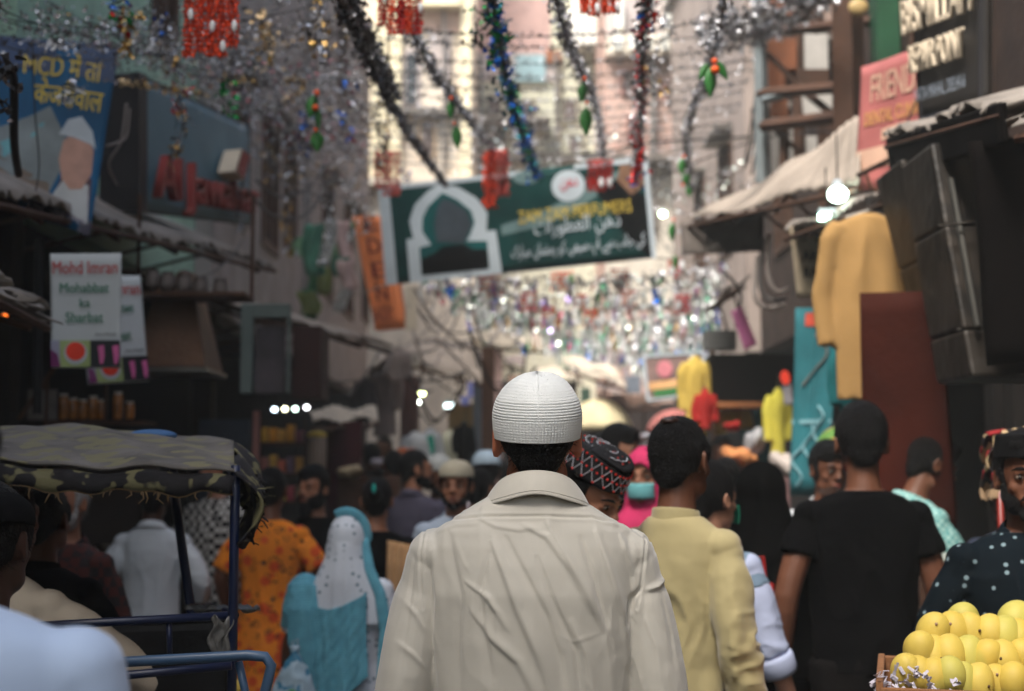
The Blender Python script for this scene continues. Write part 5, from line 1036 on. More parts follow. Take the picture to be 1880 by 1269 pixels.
mb=MB(); q=P(790,800,13.3); mb.tube([q,q+Vector((.01,-.05,-.15)),q+Vector((0,-.05,-.38))],[.035,.03,.03],8,ry=[.01]*3); tag(mb.build('green_scarf',M('scarf_green',(20,130,110),rough=.8)),'narrow green scarf draped over the second white shirt','scarf')
# lamps that are lit
def lamp(label,px,py,Y,r,c,e,shape='bulb',w_=0,hang=.25):
    t=thing('hanging_lamp',label,'lamp',P(px,py,Y)); g=M('lit_%d_%d_%d_%s'%(*c,e),c,emit=e,var=0)
    mb=MB()
    if shape=='bulb': mb.ell((0,0,0),(r,r,r*.82))
    else: mb.tube([(-w_/2,0,0),(w_/2,0,0)],r,10)
    mb.build('bulb',g,t,smooth=True)
    mb=MB(); 
    if shape=='bulb': mb.tube([(0,0,r*.7),(0,0,r*1.5)],[r*.62,r*.4],12)
    else: mb.box((0,.0,r*1.9),(w_*1.05,r*1.6,r*1.4))
    mb.build('holder',bw,t); mb=MB(); mb.tube([(0,0,r*1.5),(0,.01,r*1.5+hang)],.004,5); mb.build('cord',rubber,t)
lamp('large round white lamp hanging from the tarpaulin awning at right',1538,357,7.4,.052,(226,255,240),9)
lamp('short bright tube lamp just below the large round lamp',1518,399,7.6,.018,(190,255,226),12,'tube',.085)
for k,(px,py) in enumerate(((504,752),(523,751),(542,751),(563,748))): lamp('small white bulb, %s from the left in the row of four over the left shops'%ords[k],px,py,11.0+.2*k,.019,[(220,240,255),(255,250,210),(220,255,240),(240,240,245)][k],6)
lamp('twin bright lamp left of the blue strips, the lower and left part',748,742,14.0,.035,(250,255,170),16); lamp('brightest white lamp beside the twin lamp over the pale shirts',762,737,14.0,.052,(245,255,240),16); lamp('small yellowish bulb above the brightest lamp',775,722,14.4,.03,(236,246,170),10)
lamp('flat white lamp above the pale hanging shirts',824,745,14.5,.022,(220,240,240),3,'tube',.09); lamp('round white globe lamp in front of the tan wall',856,792,14.6,.045,(230,228,214),1.1)
lamp('small greenish lamp far away right of the perfume banner',1217,393,19,.05,(226,255,214),8)
lamp('small orange bulb deep in the black doorway at the left edge',9,580,6.6,.012,(255,120,40),1.2); lamp('tiny white bulb under the duct at the right edge',1851,689,5.6,.010,(235,235,245),1.5)
# left side shop fittings
brz=M('tin_brown',(92,66,48),rough=.5,metal=.5,var=.3,scale=4,bump=.2)
q=P(320,600,7.4); t=thing('cooking_hood','brown tin cooking hood over the stall left of the pale door frame','hood',q)
mb=MB(); w0,w1=.10,.19; mb.hexa([(-w1,-.12,-.22),(w1,-.12,-.22),(w1,.35,-.22),(-w1,.35,-.22)],[(-w0,.0,.20),(w0,.0,.20),(w0,.25,.20),(-w0,.25,.20)]); mb.build('cone',brz,t,bevel=.006); mb=MB(); mb.tube([(0,.12,.19),(0,.2,.28),(-.05,.7,.32)],.05,12); mb.build('flue',brz,t,smooth=True)
mb=MB(); mb.box((0,.1,-.235),(.42,.5,.02)); mb.build('rim',chrome,t)
mb=MB(); q=P(340,520,7.2); mb.box((q.x,7.3,q.z-.06),(.62,.3,.02)); 
t=thing('pot_shelf','small plank shelf with pots under the long awning','shelf',(0,0,0)); mb.build('plank',W_DK,t)
mb=MB(); mb.tube([(q.x-.3,7.42,q.z-.07),(q.x-.3,7.42,q.z+.5)],.01,6); mb.build('hanger_rod',W_DK,t); mb=MB(); mb.tube([(q.x+.3,7.42,q.z-.07),(q.x+.3,7.42,q.z+.5)],.01,6); mb.build('hanger_rod',W_DK,t)
for k,px in enumerate((281,308,338,368,404)):
    q=P(px,515+5*k*.9,7.2); mb=MB(); mb.loft([(-.045,.032,.032,0),(-.02,.042,.042,0),(.03,.038,.038,0),(.05,.028,.028,0),(.055,.034,.034,0)],18); o=mb.build('pot',M('pot_grey',(96,88,84),rough=.6,metal=.3),smooth=True); o.location=q; tag(o,'dull grey pot, %s from the left on the plank shelf'%ords[k],'pot','pots on the plank shelf')
frw=M('paint_greywhite',(96,108,104),rough=.8,var=.12); 
t=thing('door_frame','pale grey painted door frame with dim poster inside at left','door frame',P(485,640,8.6)); C_=t.location
def rect3(px0,py0,px1,py1,Y): a,b=P(px0,py1,Y),P(px1,py0,Y); return a,b
def slabpx(mb,px0,py0,px1,py1,Y,d=.06,o=Vector((0,0,0))):
    a,b=rect3(px0,py0,px1,py1,Y); mb.box(Vector(((a.x+b.x)/2,Y+d/2,(a.z+b.z)/2))-o,(b.x-a.x,d,b.z-a.z)); return mb
mb=slabpx(MB(),440,558,464,722,8.6,.08,C_); mb.build('jamb',frw,t,bevel=.004); mb=slabpx(MB(),464.5,558,532,582,8.6,.07,C_); mb.build('lintel',frw,t); mb=slabpx(MB(),468,600,524,722,8.66,.02,C_); mb.build('panel',M('poster_dimpurple',(66,60,64),rough=.6,var=.4,scale=8),t); mb=slabpx(MB(),526,583,532,722,8.6,.06,C_); mb.build('jamb',frw,t)
def simple(name,label,cat,q,Y,mat,d=.06,bevel=.004,ground=False,kind=None):
    if ground: a,b=rect3(*q,Y); mb=MB(); mb.box(((a.x+b.x)/2,Y+d/2,b.z/2),(b.x-a.x,d,b.z))
    else: mb=slabpx(MB(),*q,Y,d)
    return tag(mb.build(name,mat,bevel=bevel),label,cat)
simple('cupboard','dark reddish brown cupboard right of the pale door frame','cupboard',(536,598,590,730),9.0,M('cupboard_redbrown',(48,22,18),rough=.7,bump=.1),.4)
simple('brown_pillar','brown painted pillar between the grey clothes and the bright lamps','pillar',(734,690,766,860),13.6,M('paint_brown',(104,72,66),rough=.8,var=.15),.3,ground=True)
simple('tan_wall','tan wall section beside the pale blue pillar left of the white cap','wall',(822,740,872,860),15.4,M('paint_tan',(168,134,100),rough=.9,var=.12),.2,ground=True)
simple('grey_blue_pillar','grey blue pillar between tan wall and dark pole','pillar',(868,690,884,860),15.2,M('paint_greyblue',(116,120,134),rough=.8),.2,ground=True)
simple('dark_pillar','dark wooden post just left of the white skullcap','post',(884,640,908,860),13.0,W_DK,.12,ground=True)
simple('rosy_pillar','pale rosy post hidden behind the white skullcap, left side','post',(908,640,922,860),16.0,M('plaster_rose',(196,146,140)),.2,ground=True)
simple('maroon_wall','dark maroon shop wall behind the bearded man','wall',(600,775,664,900),10.4,M('paint_maroon',(56,14,22),rough=.8,var=.25),.1,ground=True)
simple('pink_post','dusty pink post at the left side of the lit shelf','post',(461,755,474,1000),9.2,M('paint_dustypink',(156,110,104),rough=.8),.08,ground=True)
simple('shutter_panel','dull grey blue shutter left of the pink post','shutter',(360,770,460,1000),9.6,M('paint_dullblue',(52,60,70),rough=.7,var=.2),.05,ground=True)
q=P(582,830,9.6); mb=MB(); mb.loft([(-.30,.062,.062,0),(.05,.064,.064,0),(.10,.062,.062,0)],22); t=thing('cloth_roll','upright roll of striped cloth with a yellow top by the maroon wall','cloth roll',q); mb.build('roll',M('cloth_striped_grey',(130,112,106),rough=.9,c2=(168,150,130),pat='wavex',pscale=12),t,smooth=True); mb=MB(); mb.loft([(.102,.066,.066,0),(.125,.064,.064,0),(.14,.03,.03,0)],22); mb.build('cap',M('cloth_yellow',(206,176,84)),t,smooth=True)
mb=MB(); mb.loft([(-.85,.06,.06,0),(-.302,.062,.062,0)],16); mb.build('stand',W_DK,t,smooth=True)
# lit shelf with packets
t=thing('goods_shelf','wooden shelf rack of packets right of the dusty pink post','shelf',(0,0,0))
for py in(812,868,920):
    mb=slabpx(MB(),474,py,562,py+5,9.5,.3); mb.build('shelf_board',W_DK,t)
for px in(474,556):
    mb=slabpx(MB(),px,760,px+5,1000,9.46,.03); mb.build('upright',W_DK,t)
rg=random.Random(9); kk=0
shn={812:'top',868:'middle',920:'lower'}
for py,cs in((812,[(206,160,60),(214,150,50),(196,150,70),(190,140,60),(120,80,90)]),(868,[(160,100,90),(190,150,70),(196,110,90),(110,90,110),(170,130,70)]),(920,[(150,170,160),(200,196,190),(206,190,70),(160,70,80),(120,110,90)])):
    for k,c in enumerate(cs):
        a=478+k*16; hh=rg.uniform(22,34); simple('packet','packet, %s from the left on the %s board of the lit shelf'%(ords[k],shn[py]),'packet',(a,py-hh,a+13,py),9.5,M('packet_c%d'%kk,c,rough=.5,var=.25,scale=30),.12,.01)['group']='packets on the lit shelf'; kk+=1
# jars and tins behind the sherbet boards
t=thing('counter_shelf','low glass fronted counter with jars beneath the sherbet boards','counter',(0,0,0))
mb=slabpx(MB(),78,772,262,778,7.2,.3); mb.build('shelf_board',W_DK,t); mb=slabpx(MB(),100,815,262,1000,7.2,.35); mb.build('counter_body',M('board_darkbrown',(34,24,18),rough=.7),t); mb=slabpx(MB(),78,690,84,1000,7.15,.03); mb.build('upright',W_DK,t); mb=slabpx(MB(),190,690,196,772,7.15,.03); mb.build('upright',W_DK,t)
mb=slabpx(MB(),50,715,104,771,7.5,.02); mb.build('back_panel',M('board_palegrey',(120,112,108),rough=.8,var=.3,scale=10),t)
jar=M('jar_amber',(150,92,34),rough=.2,var=.4,scale=20,spec=.6); lid=M('jar_lid',(190,180,166),rough=.4)
for k,px in enumerate((116,134,152,170,186,216,238)):
    q=P(px,770,7.25); t=thing('jar','amber jar, %s from the left on the counter under the sherbet boards'%ords[k],'jar',q,0,'jars on the counter'); h=[.13,.11,.10,.12,.10,.14,.09][k]; mb=MB(); mb.loft([(0,.021,.021,0),(.01,.024,.024,0),(h*.8,.024,.024,0),(h*.9,.018,.018,0)],14); mb.build('glass',jar,t,smooth=True); mb=MB(); mb.loft([(h*.9,.020,.020,0),(h,.020,.020,0)],14); mb.build('lid',lid,t)
mb=MB(); mb.tube([P(35,770,6.9),P(110,660,6.9)],.012,6); tag(mb.build('leaning_pole',W_DK),'dark pole leaning in the doorway left of the jars','pole')
mb=MB(); mb.tube([P(72,440,6.1),P(68,760,6.1)],.02,8); tag(mb.build('stall_pole',rubber),'black upright stall pole left of the sherbet boards','pole')
# green and white goods left of the orange sign
rr=random.Random(21)
for k in range(12):
    px,py=rr.uniform(556,650),rr.uniform(372,545); Y=rr.uniform(12.2,13.2); c=[(40,96,56),(150,150,146),(96,130,96),(60,110,90),(176,150,146),(110,120,70)][k%6]
    mb=MB(); p=P(px,py,Y); hh=rr.uniform(.15,.45); w_=rr.uniform(.04,.10); mb.grid(lambda u,v:p+Vector((-w_+2*w_*u+.03*math.sin(v*4+k),.02*math.sin(u*8+v*3),-hh*v+.01*math.sin(u*9))),8,10)
    tag(mb.build('hanging_plastic',M('plastic_%d'%(k%6),c,rough=.6,var=.3,bump=.4),smooth=True,solid=.01),['dark green','silvery white','pale green','teal green','dusty pink','olive'][k%6]+' plastic bunting strip left of the bakery sign, '+('higher' if k<6 else 'lower')+' one','bunting','plastic strips left of the bakery sign')
# right side: scaffold, duct, shelves
t=thing('timber_scaffold','dark timber scaffold balcony with leaning pale panels at upper right','scaffold',(0,0,0))
def beam(a,b,r=.05,m=W_DK,n='beam',w_=None):
    mb=MB(); mb.tube([P(*a),P(*b)],r,4,ry=w_); mb.build(n,m,t)
gp=M('steel_greyblue',(122,130,132),rough=.6,metal=.3)
beam((1395,-20,11.0),(1400,336,11.0),.055,gp,'post'); beam((1465,-20,11.4),(1468,330,11.2),.05); beam((1555,-40,9.6),(1560,250,9.6),.11,W_DK,'post'); beam((1380,62,11),(1600,40,9.8),.04); beam((1395,172,11),(1545,160,10.2),.045); beam((1400,185,10.9),(1460,170,10.7),.035,gp); beam((1410,100,11),(1470,160,10.8),.03)
beam((1480,170,10.7),(1545,225,10.3),.04); beam((1440,215,10.8),(1440,320,10.8),.04); beam((1400,232,10.9),(1545,214,10.0),.05); beam((1425,240,10.8),(1490,300,10.6),.025); beam((1500,0,10.5),(1500,60,10.5),.05)
for q_,m_,n_ in(((1402,70,1462,160),M('board_rust',(120,72,46),rough=.8,var=.3,bump=.2),'panel'),((1478,62,1520,128),M('sheet_palegrey',(176,172,166),rough=.7,var=.15),'panel'),((1468,172,1528,226),M('sheet_palegrey',(176,172,166)),'panel'),((1416,176,1446,214),M('board_rust',(120,72,46)),'panel'),((1440,126,1522,166),W_DK,'plank'),((1418,216,1456,316),M('sheet_palegrey',(176,172,166)),'panel'),((1462,250,1500,300),M('sheet_palegrey',(176,172,166)),'panel'),((1506,10,1552,60),M('cloth_greypink',(150,130,120),rough=.9),'cloth'),((1404,0,1500,30),M('board_rust',(120,72,46)),'panel')):
    mb=slabpx(MB(),*q_,11.25 if q_[0]<1500 else 10.6,.03); mb.build(n_,m_,t,bevel=.005)
mb=MB(); mb.ell(P(1576,14,9.4),(.07,.03,.06)); tag(mb.build('round_sign_lamp',M('enamel_cream',(176,150,100),rough=.5),smooth=True),'small round cream disc high on the timber post','disc')
simple('green_drainpipe','dark green painted column above the faded pink sign','column',(1612,-120,1648,118),9.6,M('paint_green',(24,74,46),rough=.6,var=.2),.2)
duct=M('duct_metal',(44,38,32),rough=.5,metal=.3,var=.4,scale=3,bump=.8,bscale=5,c2=(26,22,18),pat='blotch',pscale=4)
t=thing('air_duct','large dented metal exhaust duct slanting down at right','duct',(0,0,0))
def ductseg(q0,q1,Y0,Y1,w0,w1,n='segment'):
    mb=MB(); L=[]
    for (px,py),Y,w_ in((q0,Y0,w0),(q1,Y1,w1)):
        p=P(px,py,Y); L.append([p,p+Vector((w_,.0,0)),p+Vector((w_,.42,0)),p+Vector((0,.42,0))])
    mb.hexa(L[1],L[0]); o=mb.build(n,duct,t,bevel=.015); return o
ductseg((1652,292),(1700,470),5.9,5.8,.20,.16,'flue_pipe'); ductseg((1700,470),(1735,600),5.8,5.75,.16,.13,'flue_pipe')
ductseg((1708,262),(1734,414),5.3,5.2,.42,.41); ductseg((1734,414),(1768,605),5.2,5.1,.41,.38); ductseg((1768,605),(1784,692),5.1,5.05,.38,.35,'outlet')
for (a,b) in(((1722,416),(2010,380)),((1756,606),(2010,566))): mb=MB(); mb.tube([P(a[0],a[1],5.13),P(b[0],b[1],5.13)],.006,6); mb.build('flange',duct,t)
mb=MB(); a,b=P(1742,330,5.24),P(1790,600,5.08); mb.tube([a-Vector((0,.02,0)),b-Vector((0,.02,0))],.012,6); mb.build('seam',chrome,t)
simple('metal_box','grey metal box end at the right edge beside the duct','box',(1868,455,1960,610),4.7,M('box_greymetal',(62,62,60),rough=.6,metal=.2),.3,.01)
mb=MB(); mb.tube([P(1575,322,7.0),P(1640,290,6.5),P(1700,262,6.1)],.012,6); mb.tube([P(1590,318,7.0),P(1598,345,7.0),P(1612,352,7.0)],.009,6); tag(mb.build('awning_rod',W_DK),'dark bent iron rod crossing in front of the pink sign','rod')
awning('roof_strip','narrow corrugated strip just above the hanging mustard kurta',P(1440,425,8.2),P(1665,342,6.6),P(1470,400,8.6),P(1690,318,6.9),rust,waves=20,corr=.01,brackets=2,cat='awning')
mb=MB(); mb.tube([P(1480,412,7.9),P(1680,372,6.55)],.010,6); tag(mb.build('hanging_rail',chrome),'thin steel rail from which the mustard kurta hangs','rail')
# near-black block paints the shade inside the stall right of centre
dkb=M('shade_nearblack',(12,9,8),rough=.8)
simple('stall_shade_block','near-black block painting the shade inside the stall between the yellow garments and the teal banner','shade block',(1308,650,1458,738),10.9,dkb,.4); simple('shelf_edge','orange edged shelf under the dark stall interior','shelf',(1318,738,1400,748),10.7,M('wood_orange',(150,96,56),rough=.7),.3)
simple('grey_bin','slatted grey box hung at the corner of the right stall','box',(1296,606,1352,642),11.2,M('box_slategrey',(96,96,94),rough=.7,var=.2,c2=(120,120,118),pat='wavez',pscale=8),.2)
simple('stall_corner_post','thin dark post under the slatted grey box','post',(1306,642,1312,800),11.0,W_DK,.05,ground=True)
simple('stall_counter','low cloth covered stall counter at right of the lane','counter',(1310,850,1450,880),9.8,M('cloth_greyrose',(120,92,92),rough=.9,var=.3,scale=8),.8,ground=True)
def heap(label,px,py,Y,w_,h_,mat,cat='cloth heap',n=6,seed=0):
    mb=MB(); r_=random.Random(seed); q=P(px,py,Y)
    for k in range(n): mb.ell((r_.uniform(-w_,w_)*.6,r_.uniform(-.1,.1),r_.uniform(-.1,.3)*h_),(w_*r_.uniform(.3,.6),.12,h_*r_.uniform(.35,.6)),Matrix.Rotation(r_.uniform(-.5,.5),3,'Y'))
    me=remesh(mb.mesh(),.014,2); displace(me,lambda v,n_:.02*(ridged(v*14+seed)**2-.4)); o=link('cloth_heap',me,mat); o.location=q; return tag(o,label,cat)
heap('orange cloth heap on the right stall counter above the black veil',1350,838,9.7,.10,.10,M('cloth_paleorange',(206,136,84),rough=.9),seed=1); heap('pale orange cloth heap beside the orange one on the right stall',1375,846,9.8,.07,.06,M('cloth_paleorange',(206,136,84)),seed=2)
heap('white cloth heap behind the orange heap on the right stall',1388,818,10.2,.08,.16,M('cloth_palegrey',(168,168,170),rough=.9),seed=3); heap('rosy cloth heap left on the right stall counter',1326,864,9.6,.09,.08,M('cloth_rose',(178,130,132),rough=.9),seed=4); heap('white bundle at the foot of the lime yellow garment',1440,858,9.4,.08,.12,M('cloth_palerose',(190,178,170),rough=.9),seed=5)
heap('red cloth bundle below the small yellow garments',1344,785,10.6,.05,.06,M('cloth_red',(160,30,24)),seed=6); heap('pale heap of goods on a table behind the bearded man',650,868,10.2,.12,.07,M('goods_pale',(156,140,112),rough=.9,var=.5,scale=30),seed=7); heap('white cloth heap on the far table behind the blue cap man',706,850,12.2,.12,.06,c_pale,seed=8)
heap('orange round tray of goods behind the grey purple shirt man',750,838,12.0,.14,.10,M('goods_orange',(170,92,52),rough=.8,var=.3),seed=9)
simple('goods_table','brown goods table behind the bearded man at left','table',(620,876,735,890),10.2,W_DK,.6,ground=True)
# parasols
def parasol(label,px,py,Y,r,h,mat,tilt=0):
    q=P(px,py,Y); t=thing('parasol',label,'parasol',(q.x,Y,q.z)); mb=MB(); n=16
    mb.grid(lambda u,v:(r*math.sin(v*1.35)/math.sin(1.35)*math.cos(u*2*math.pi)*(1+.03*math.cos(u*16*math.pi)),r*math.sin(v*1.35)/math.sin(1.35)*math.sin(u*2*math.pi),-h*(1-math.cos(v*1.35))/(1-math.cos(1.35))),65,10); mb.build('canopy',mat,t,smooth=True,solid=.01); mb=MB(); mb.tube([(0,0,.03),(0,0,-q.z)],.02,8); mb.build('pole',chrome,t)
    for k in range(8): a=k*math.pi/4; mb=MB(); mb.tube([(0,0,-h*.9),(r*.6*math.cos(a),r*.6*math.sin(a),-h*.36)],.006,5); mb.build('rib',chrome,t)
parasol('cream parasol in the lane right of the white skullcap',1100,733,16.0,.36,.34,M('parasol_cream',(224,210,170),rough=.8)); parasol('faded pink parasol left of the tall yellow garment',1240,752,13.0,.26,.20,M('parasol_pink',(206,130,122),rough=.8)); parasol('orange and green parasol behind the black t-shirt man',1535,786,7.6,.13,.18,M('parasol_orange',(190,130,50),rough=.8,c2=(90,130,60),pat='blotch',pscale=5))
simple('dark_stall_wall','dark stall wall far back beneath the cream parasol','wall',(1050,790,1230,860),17.0,M('board_darkgrey',(56,50,50),rough=.9,var=.4,scale=3),.1,ground=True)
for k in range(16):
    c=[(170,170,178),(140,130,140),(196,190,196),(120,110,116)][k%4]; px=1140+k%8*12+rr.uniform(-3,3); py=800+(k//8)*14+rr.uniform(-4,4); q=P(px,py,13.5+.2*(k//8)); mb=MB(); mb.ell((0,0,0),(.035,.03,.03)); o=mb.build('steel_bowl',M('goods_g%d'%(k%4),c,rough=.4),smooth=True); o.location=q
    tag(o,'pale round bowl, %s from left in the %s row of the far bowl stall'%(ords[k%8],'upper' if k<8 else 'lower'),'bowl','pale bowls on the far stall')
for k in range(2): simple('bowl_shelf','%s shelf board of the far bowl stall'%('upper' if k==0 else 'lower'),'shelf',(1130,808+k*14-1,1236,812+k*14),13.4+.2*k,W_DK,.25)
simple('vegetable_table','stall table with leafy bags before the teal checked shirt man','table',(1690,1062,1800,1080),5.6,W_DK,.5,ground=True)
for k,(px,py,c) in enumerate(((1730,1035,(150,156,146)),(1752,1085,(110,128,96)),(1738,1060,(170,140,120)),(1765,1040,(90,120,70)))): heap(['clear','green','rosy','leafy'][k]+' bag of vegetables on the table at right',px,py,5.45,.045,.05,M('veg_%d'%k,c,rough=.6,var=.3,scale=25),'bag',seed=20+k)
simple('blue_strip','upper pale blue cloth strip hanging left of the dark post','cloth strip',(858,702,870,728),14.2,M('cloth_periwinkle',(110,116,176),rough=.8),.02); simple('blue_strip','lower pale blue cloth strip hanging left of the dark post','cloth strip',(846,728,862,744),14.2,M('cloth_periwinkle',(110,116,176)),.02)
simple('blank_board','tall white cloth sheet hung slanting right of the orange sign','cloth',(744,524,766,606),12.8,dirty,.03)
# ---------------------------------------------------------------- layered fronts deep in the lane
gy=M('cloth_warmgrey',(128,116,112)); sg=M('board_darkgrey',(56,50,50)); 
simple('far_shopfront','dark shopfront band deep in the lane behind the white skullcap','shopfront',(868,700,1060,860),20.0,sg,.4,ground=True)
simple('far_shopfront','dark shopfront under the pink house at the far right of the lane','shopfront',(1060,740,1240,860),21.5,M('board_umber',(48,38,36),rough=.9,var=.5,scale=2),.4,ground=True)
for lab,o0,o1,i0,i1,m_ in [
 ('dusty grey awning above the far shopfront behind the skullcap',(872,664,18.5),(965,672,19.5),(868,646,18.8),(960,655,20),gy),('pale awning deepest in the lane right of the skullcap',(985,690,19.0),(1070,700,18.5),(990,672,19.6),(1068,680,19.4),dirty),
 ('brown sagging awning under the framed poster',(1110,748,16.2),(1210,742,15.8),(1108,728,16.9),(1205,722,16.6),M('tarp_brown',(96,74,62),rough=.9,var=.3)),('short grey awning right above the cream parasol',(1095,716,18.2),(1178,722,17.8),(1090,700,19),(1176,704,18.6),gy),
 ('dark awning between bakery sign and skullcap',(770,640,16.5),(868,646,16.9),(766,622,17),(866,628,17.5),M('tarp_darkgrey',(96,88,82))),('beige awning high above the far lane right side',(1120,610,19.5),(1230,600,19.0),(1118,592,20),(1228,584,19.6),dirty),
 ('narrow grey awning at far left above the bright lamps',(690,700,14.6),(760,706,15.0),(686,686,15),(758,690,15.5),gy)]:
    awning('awning',lab,P(*o0),P(*o1),P(*i0),P(*i1),m_,waves=8,corr=.01,brackets=2,ragged=.04)
for k,(q_,Y,c,lab) in enumerate((((935,690,962,716),18.9,(150,120,104),'small tan signboard'),((968,706,992,740),18.6,(96,40,40),'dark red signboard'),((1000,716,1030,738),18.2,(170,166,150),'pale signboard'),((1150,690,1176,722),17.6,(120,128,140),'grey blue signboard'),((1066,712,1084,738),18.4,(60,84,70),'green signboard'),((905,650,930,668),18.2,(176,164,150),'cream signboard'),((1090,640,1120,662),19.2,(150,110,100),'rosy signboard'),((790,664,812,684),15.0,(176,170,160),'off white meter box'),((838,668,862,690),14.9,(150,136,124),'tan meter box'),((744,652,768,672),13.9,(166,160,150),'grey meter box'))):
    simple('far_signboard' if k<7 else 'meter_box',lab+' hung among the far awnings, %s from the left of its kind'%('the only one'),'signboard' if k<7 else 'meter box',q_,Y,M('far_board_%d'%k,c,rough=.8,var=.3,scale=6),.06)['label']=lab+(' hung among the far awnings down the lane' if k<7 else ' fixed amid the cables left of the skullcap')
rr2=random.Random(8)
for k in range(16):
    x0=rr2.uniform(690,900); y0=rr2.uniform(520,690); x1=x0+rr2.uniform(40,160); y1=y0+rr2.uniform(-50,70); Y=rr2.uniform(12.6,15.5)
    mb=MB(); mb.tube([lerp(P(x0,y0,Y),P(x1,y1,Y+.4),i/12)+Vector((0,0,-.18*math.sin(i/12*math.pi)*rr2.uniform(.9,1.1)*(k%3+.4))) for i in range(13)],rr2.uniform(.006,.016),6); tag(mb.build('cable',[M('cable_grey',(84,80,78)),M('cable_pale',(150,140,134),rough=.8),M('cable_dark',(30,27,26),rough=.7)][k%3] if 0 else M(['cable_gr','cable_pl','cable_dk'][k%3],[(84,80,78),(150,140,134),(30,27,26)][k%3],rough=.8),smooth=True),['grey','pale','dark'][k%3]+' cable in the tangle between the bakery sign and the white skullcap','cable','tangled cables left of the skullcap')
# fittings on the houses that close the lane
H=[o for o in COL.objects if o.name.startswith('lane_end_house')]
def fit(h,n,q,Y,m,pr=.15):
    mb=MB(); a,b=P(q[0],q[3],Y),P(q[2],q[1],Y); mb.box(((a.x+b.x)/2-h.location.x,-pr/2,(a.z+b.z)/2),(b.x-a.x,pr,b.z-a.z)); return mb.build(n,m,h)
pd_=M('plaster_dark_gap',(90,78,74),rough=.9,var=.3); pipe=M('pipe_grey',(120,116,112),rough=.7)
h=H[1]
for q in((890,170,925,215),(955,180,985,222),(1030,180,1062,224),(900,240,930,282),(1040,244,1070,284)): w_=fit(h,'window',q,27.4,M('shutter_dull',(172,170,152),rough=.8),.08); mb=MB(); a,b=P(q[0]+5,q[3]-5,27.4),P(q[2]-5,q[1]+5,27.4); mb.box(((a.x+b.x)/2-h.location.x,-.09,(a.z+b.z)/2),(b.x-a.x,.02,b.z-a.z)); mb.build('pane',pd_,w_)
for x in(880,1018): fit(h,'pipe',(x,100,x+5,420),27.4,pipe,.25)
fit(h,'balcony_slab',(872,228,1010,236),27.4,CONC,.7); 
for k in range(9): fit(h,'baluster',(876+k*15,205,880+k*15,228),27.0,pipe,.25)
h=H[2]
for q in((1140,130,1165,175),(1262,140,1290,186),(1150,215,1176,262),(1220,150,1240,190)): w_=fit(h,'window',q,24.5,M('shutter_rosy',(150,104,96),rough=.8),.08); mb=MB(); a,b=P(q[0]+4,q[3]-4,24.5),P(q[2]-4,q[1]+4,24.5); mb.box(((a.x+b.x)/2-h.location.x,-.09,(a.z+b.z)/2),(b.x-a.x,.02,b.z-a.z)); mb.build('pane',pd_,w_)
for x in(1195,1300): fit(h,'pipe',(x,110,x+5,420),24.5,pipe,.2)
fit(h,'stain',(1116,270,1400,294),24.5,M('plaster_grimy',(176,150,138),rough=.95,var=.4,scale=5),.03)
h=H[0]
for q in((640,220,668,290),(770,220,800,290),(825,170,850,220)): w_=fit(h,'window',q,26,M('shutter_tan',(196,168,132)),.08); mb=MB(); a,b=P(q[0]+4,q[3]-4,26),P(q[2]-4,q[1]+4,26); mb.box(((a.x+b.x)/2-h.location.x,-.09,(a.z+b.z)/2),(b.x-a.x,.02,b.z-a.z)); mb.build('pane',pd_,w_)
fit(h,'ledge',(738,206,870,214),26,CONC,.3); fit(h,'pipe',(812,20,817,420),26,pipe,.2)
# ---------------------------------------------------------------- tinsel, garlands, cables overhead
def foil(n,c,r=.22): return M('foil_'+n,c,rough=r,metal=.6,var=.25,scale=30,bump=.5,bscale=60)
f_si=foil('silver',(206,206,210)); f_gr=foil('grey',(140,138,140)); f_dk=foil('smoke',(92,86,86)); f_go=foil('gold',(206,166,96)); f_bl=foil('blue',(24,96,190)); f_re=foil('red',(206,40,32)); f_gn=foil('green',(16,140,66)); f_pk=foil('pink',(206,110,120)); f_te=foil('teal',(20,110,130)); f_wh=M('foil_white',(226,226,226),rough=.35,spec=.8,var=.05)
pp_o=M('crepe_orange',(232,78,36),rough=.75,var=.2,scale=20,bump=.3,bscale=80); pp_r=M('crepe_red',(190,34,24),rough=.75,var=.2,scale=20,bump=.3,bscale=80); pp_f=M('crepe_faded',(206,96,86),rough=.8,var=.2,scale=20)
leafm=M('leaf_green',(44,104,44),rough=.5,var=.25,scale=20); cable=M('cable_grey',(84,80,78),rough=.7,var=.2); cabled=M('cable_dark',(30,27,26),rough=.7); cabl=M('cable_pale',(150,140,134),rough=.8)
def curve_pts(pts,sag=0,n=24):
    Q=[P(*p) for p in pts]; L=[]
    for i in range(n+1):
        t=i/n*(len(Q)-1); k=min(int(t),len(Q)-2); u=t-k; p0=Q[max(k-1,0)]; p1=Q[k]; p2=Q[k+1]; p3=Q[min(k+2,len(Q)-1)]
        p=.5*((2*p1)+(p2-p0)*u+(2*p0-5*p1+4*p2-p3)*u*u+(3*p1-p0-3*p2+p3)*u**3); s=i/n; p.z-=sag*4*s*(1-s); L.append(p)
    return L
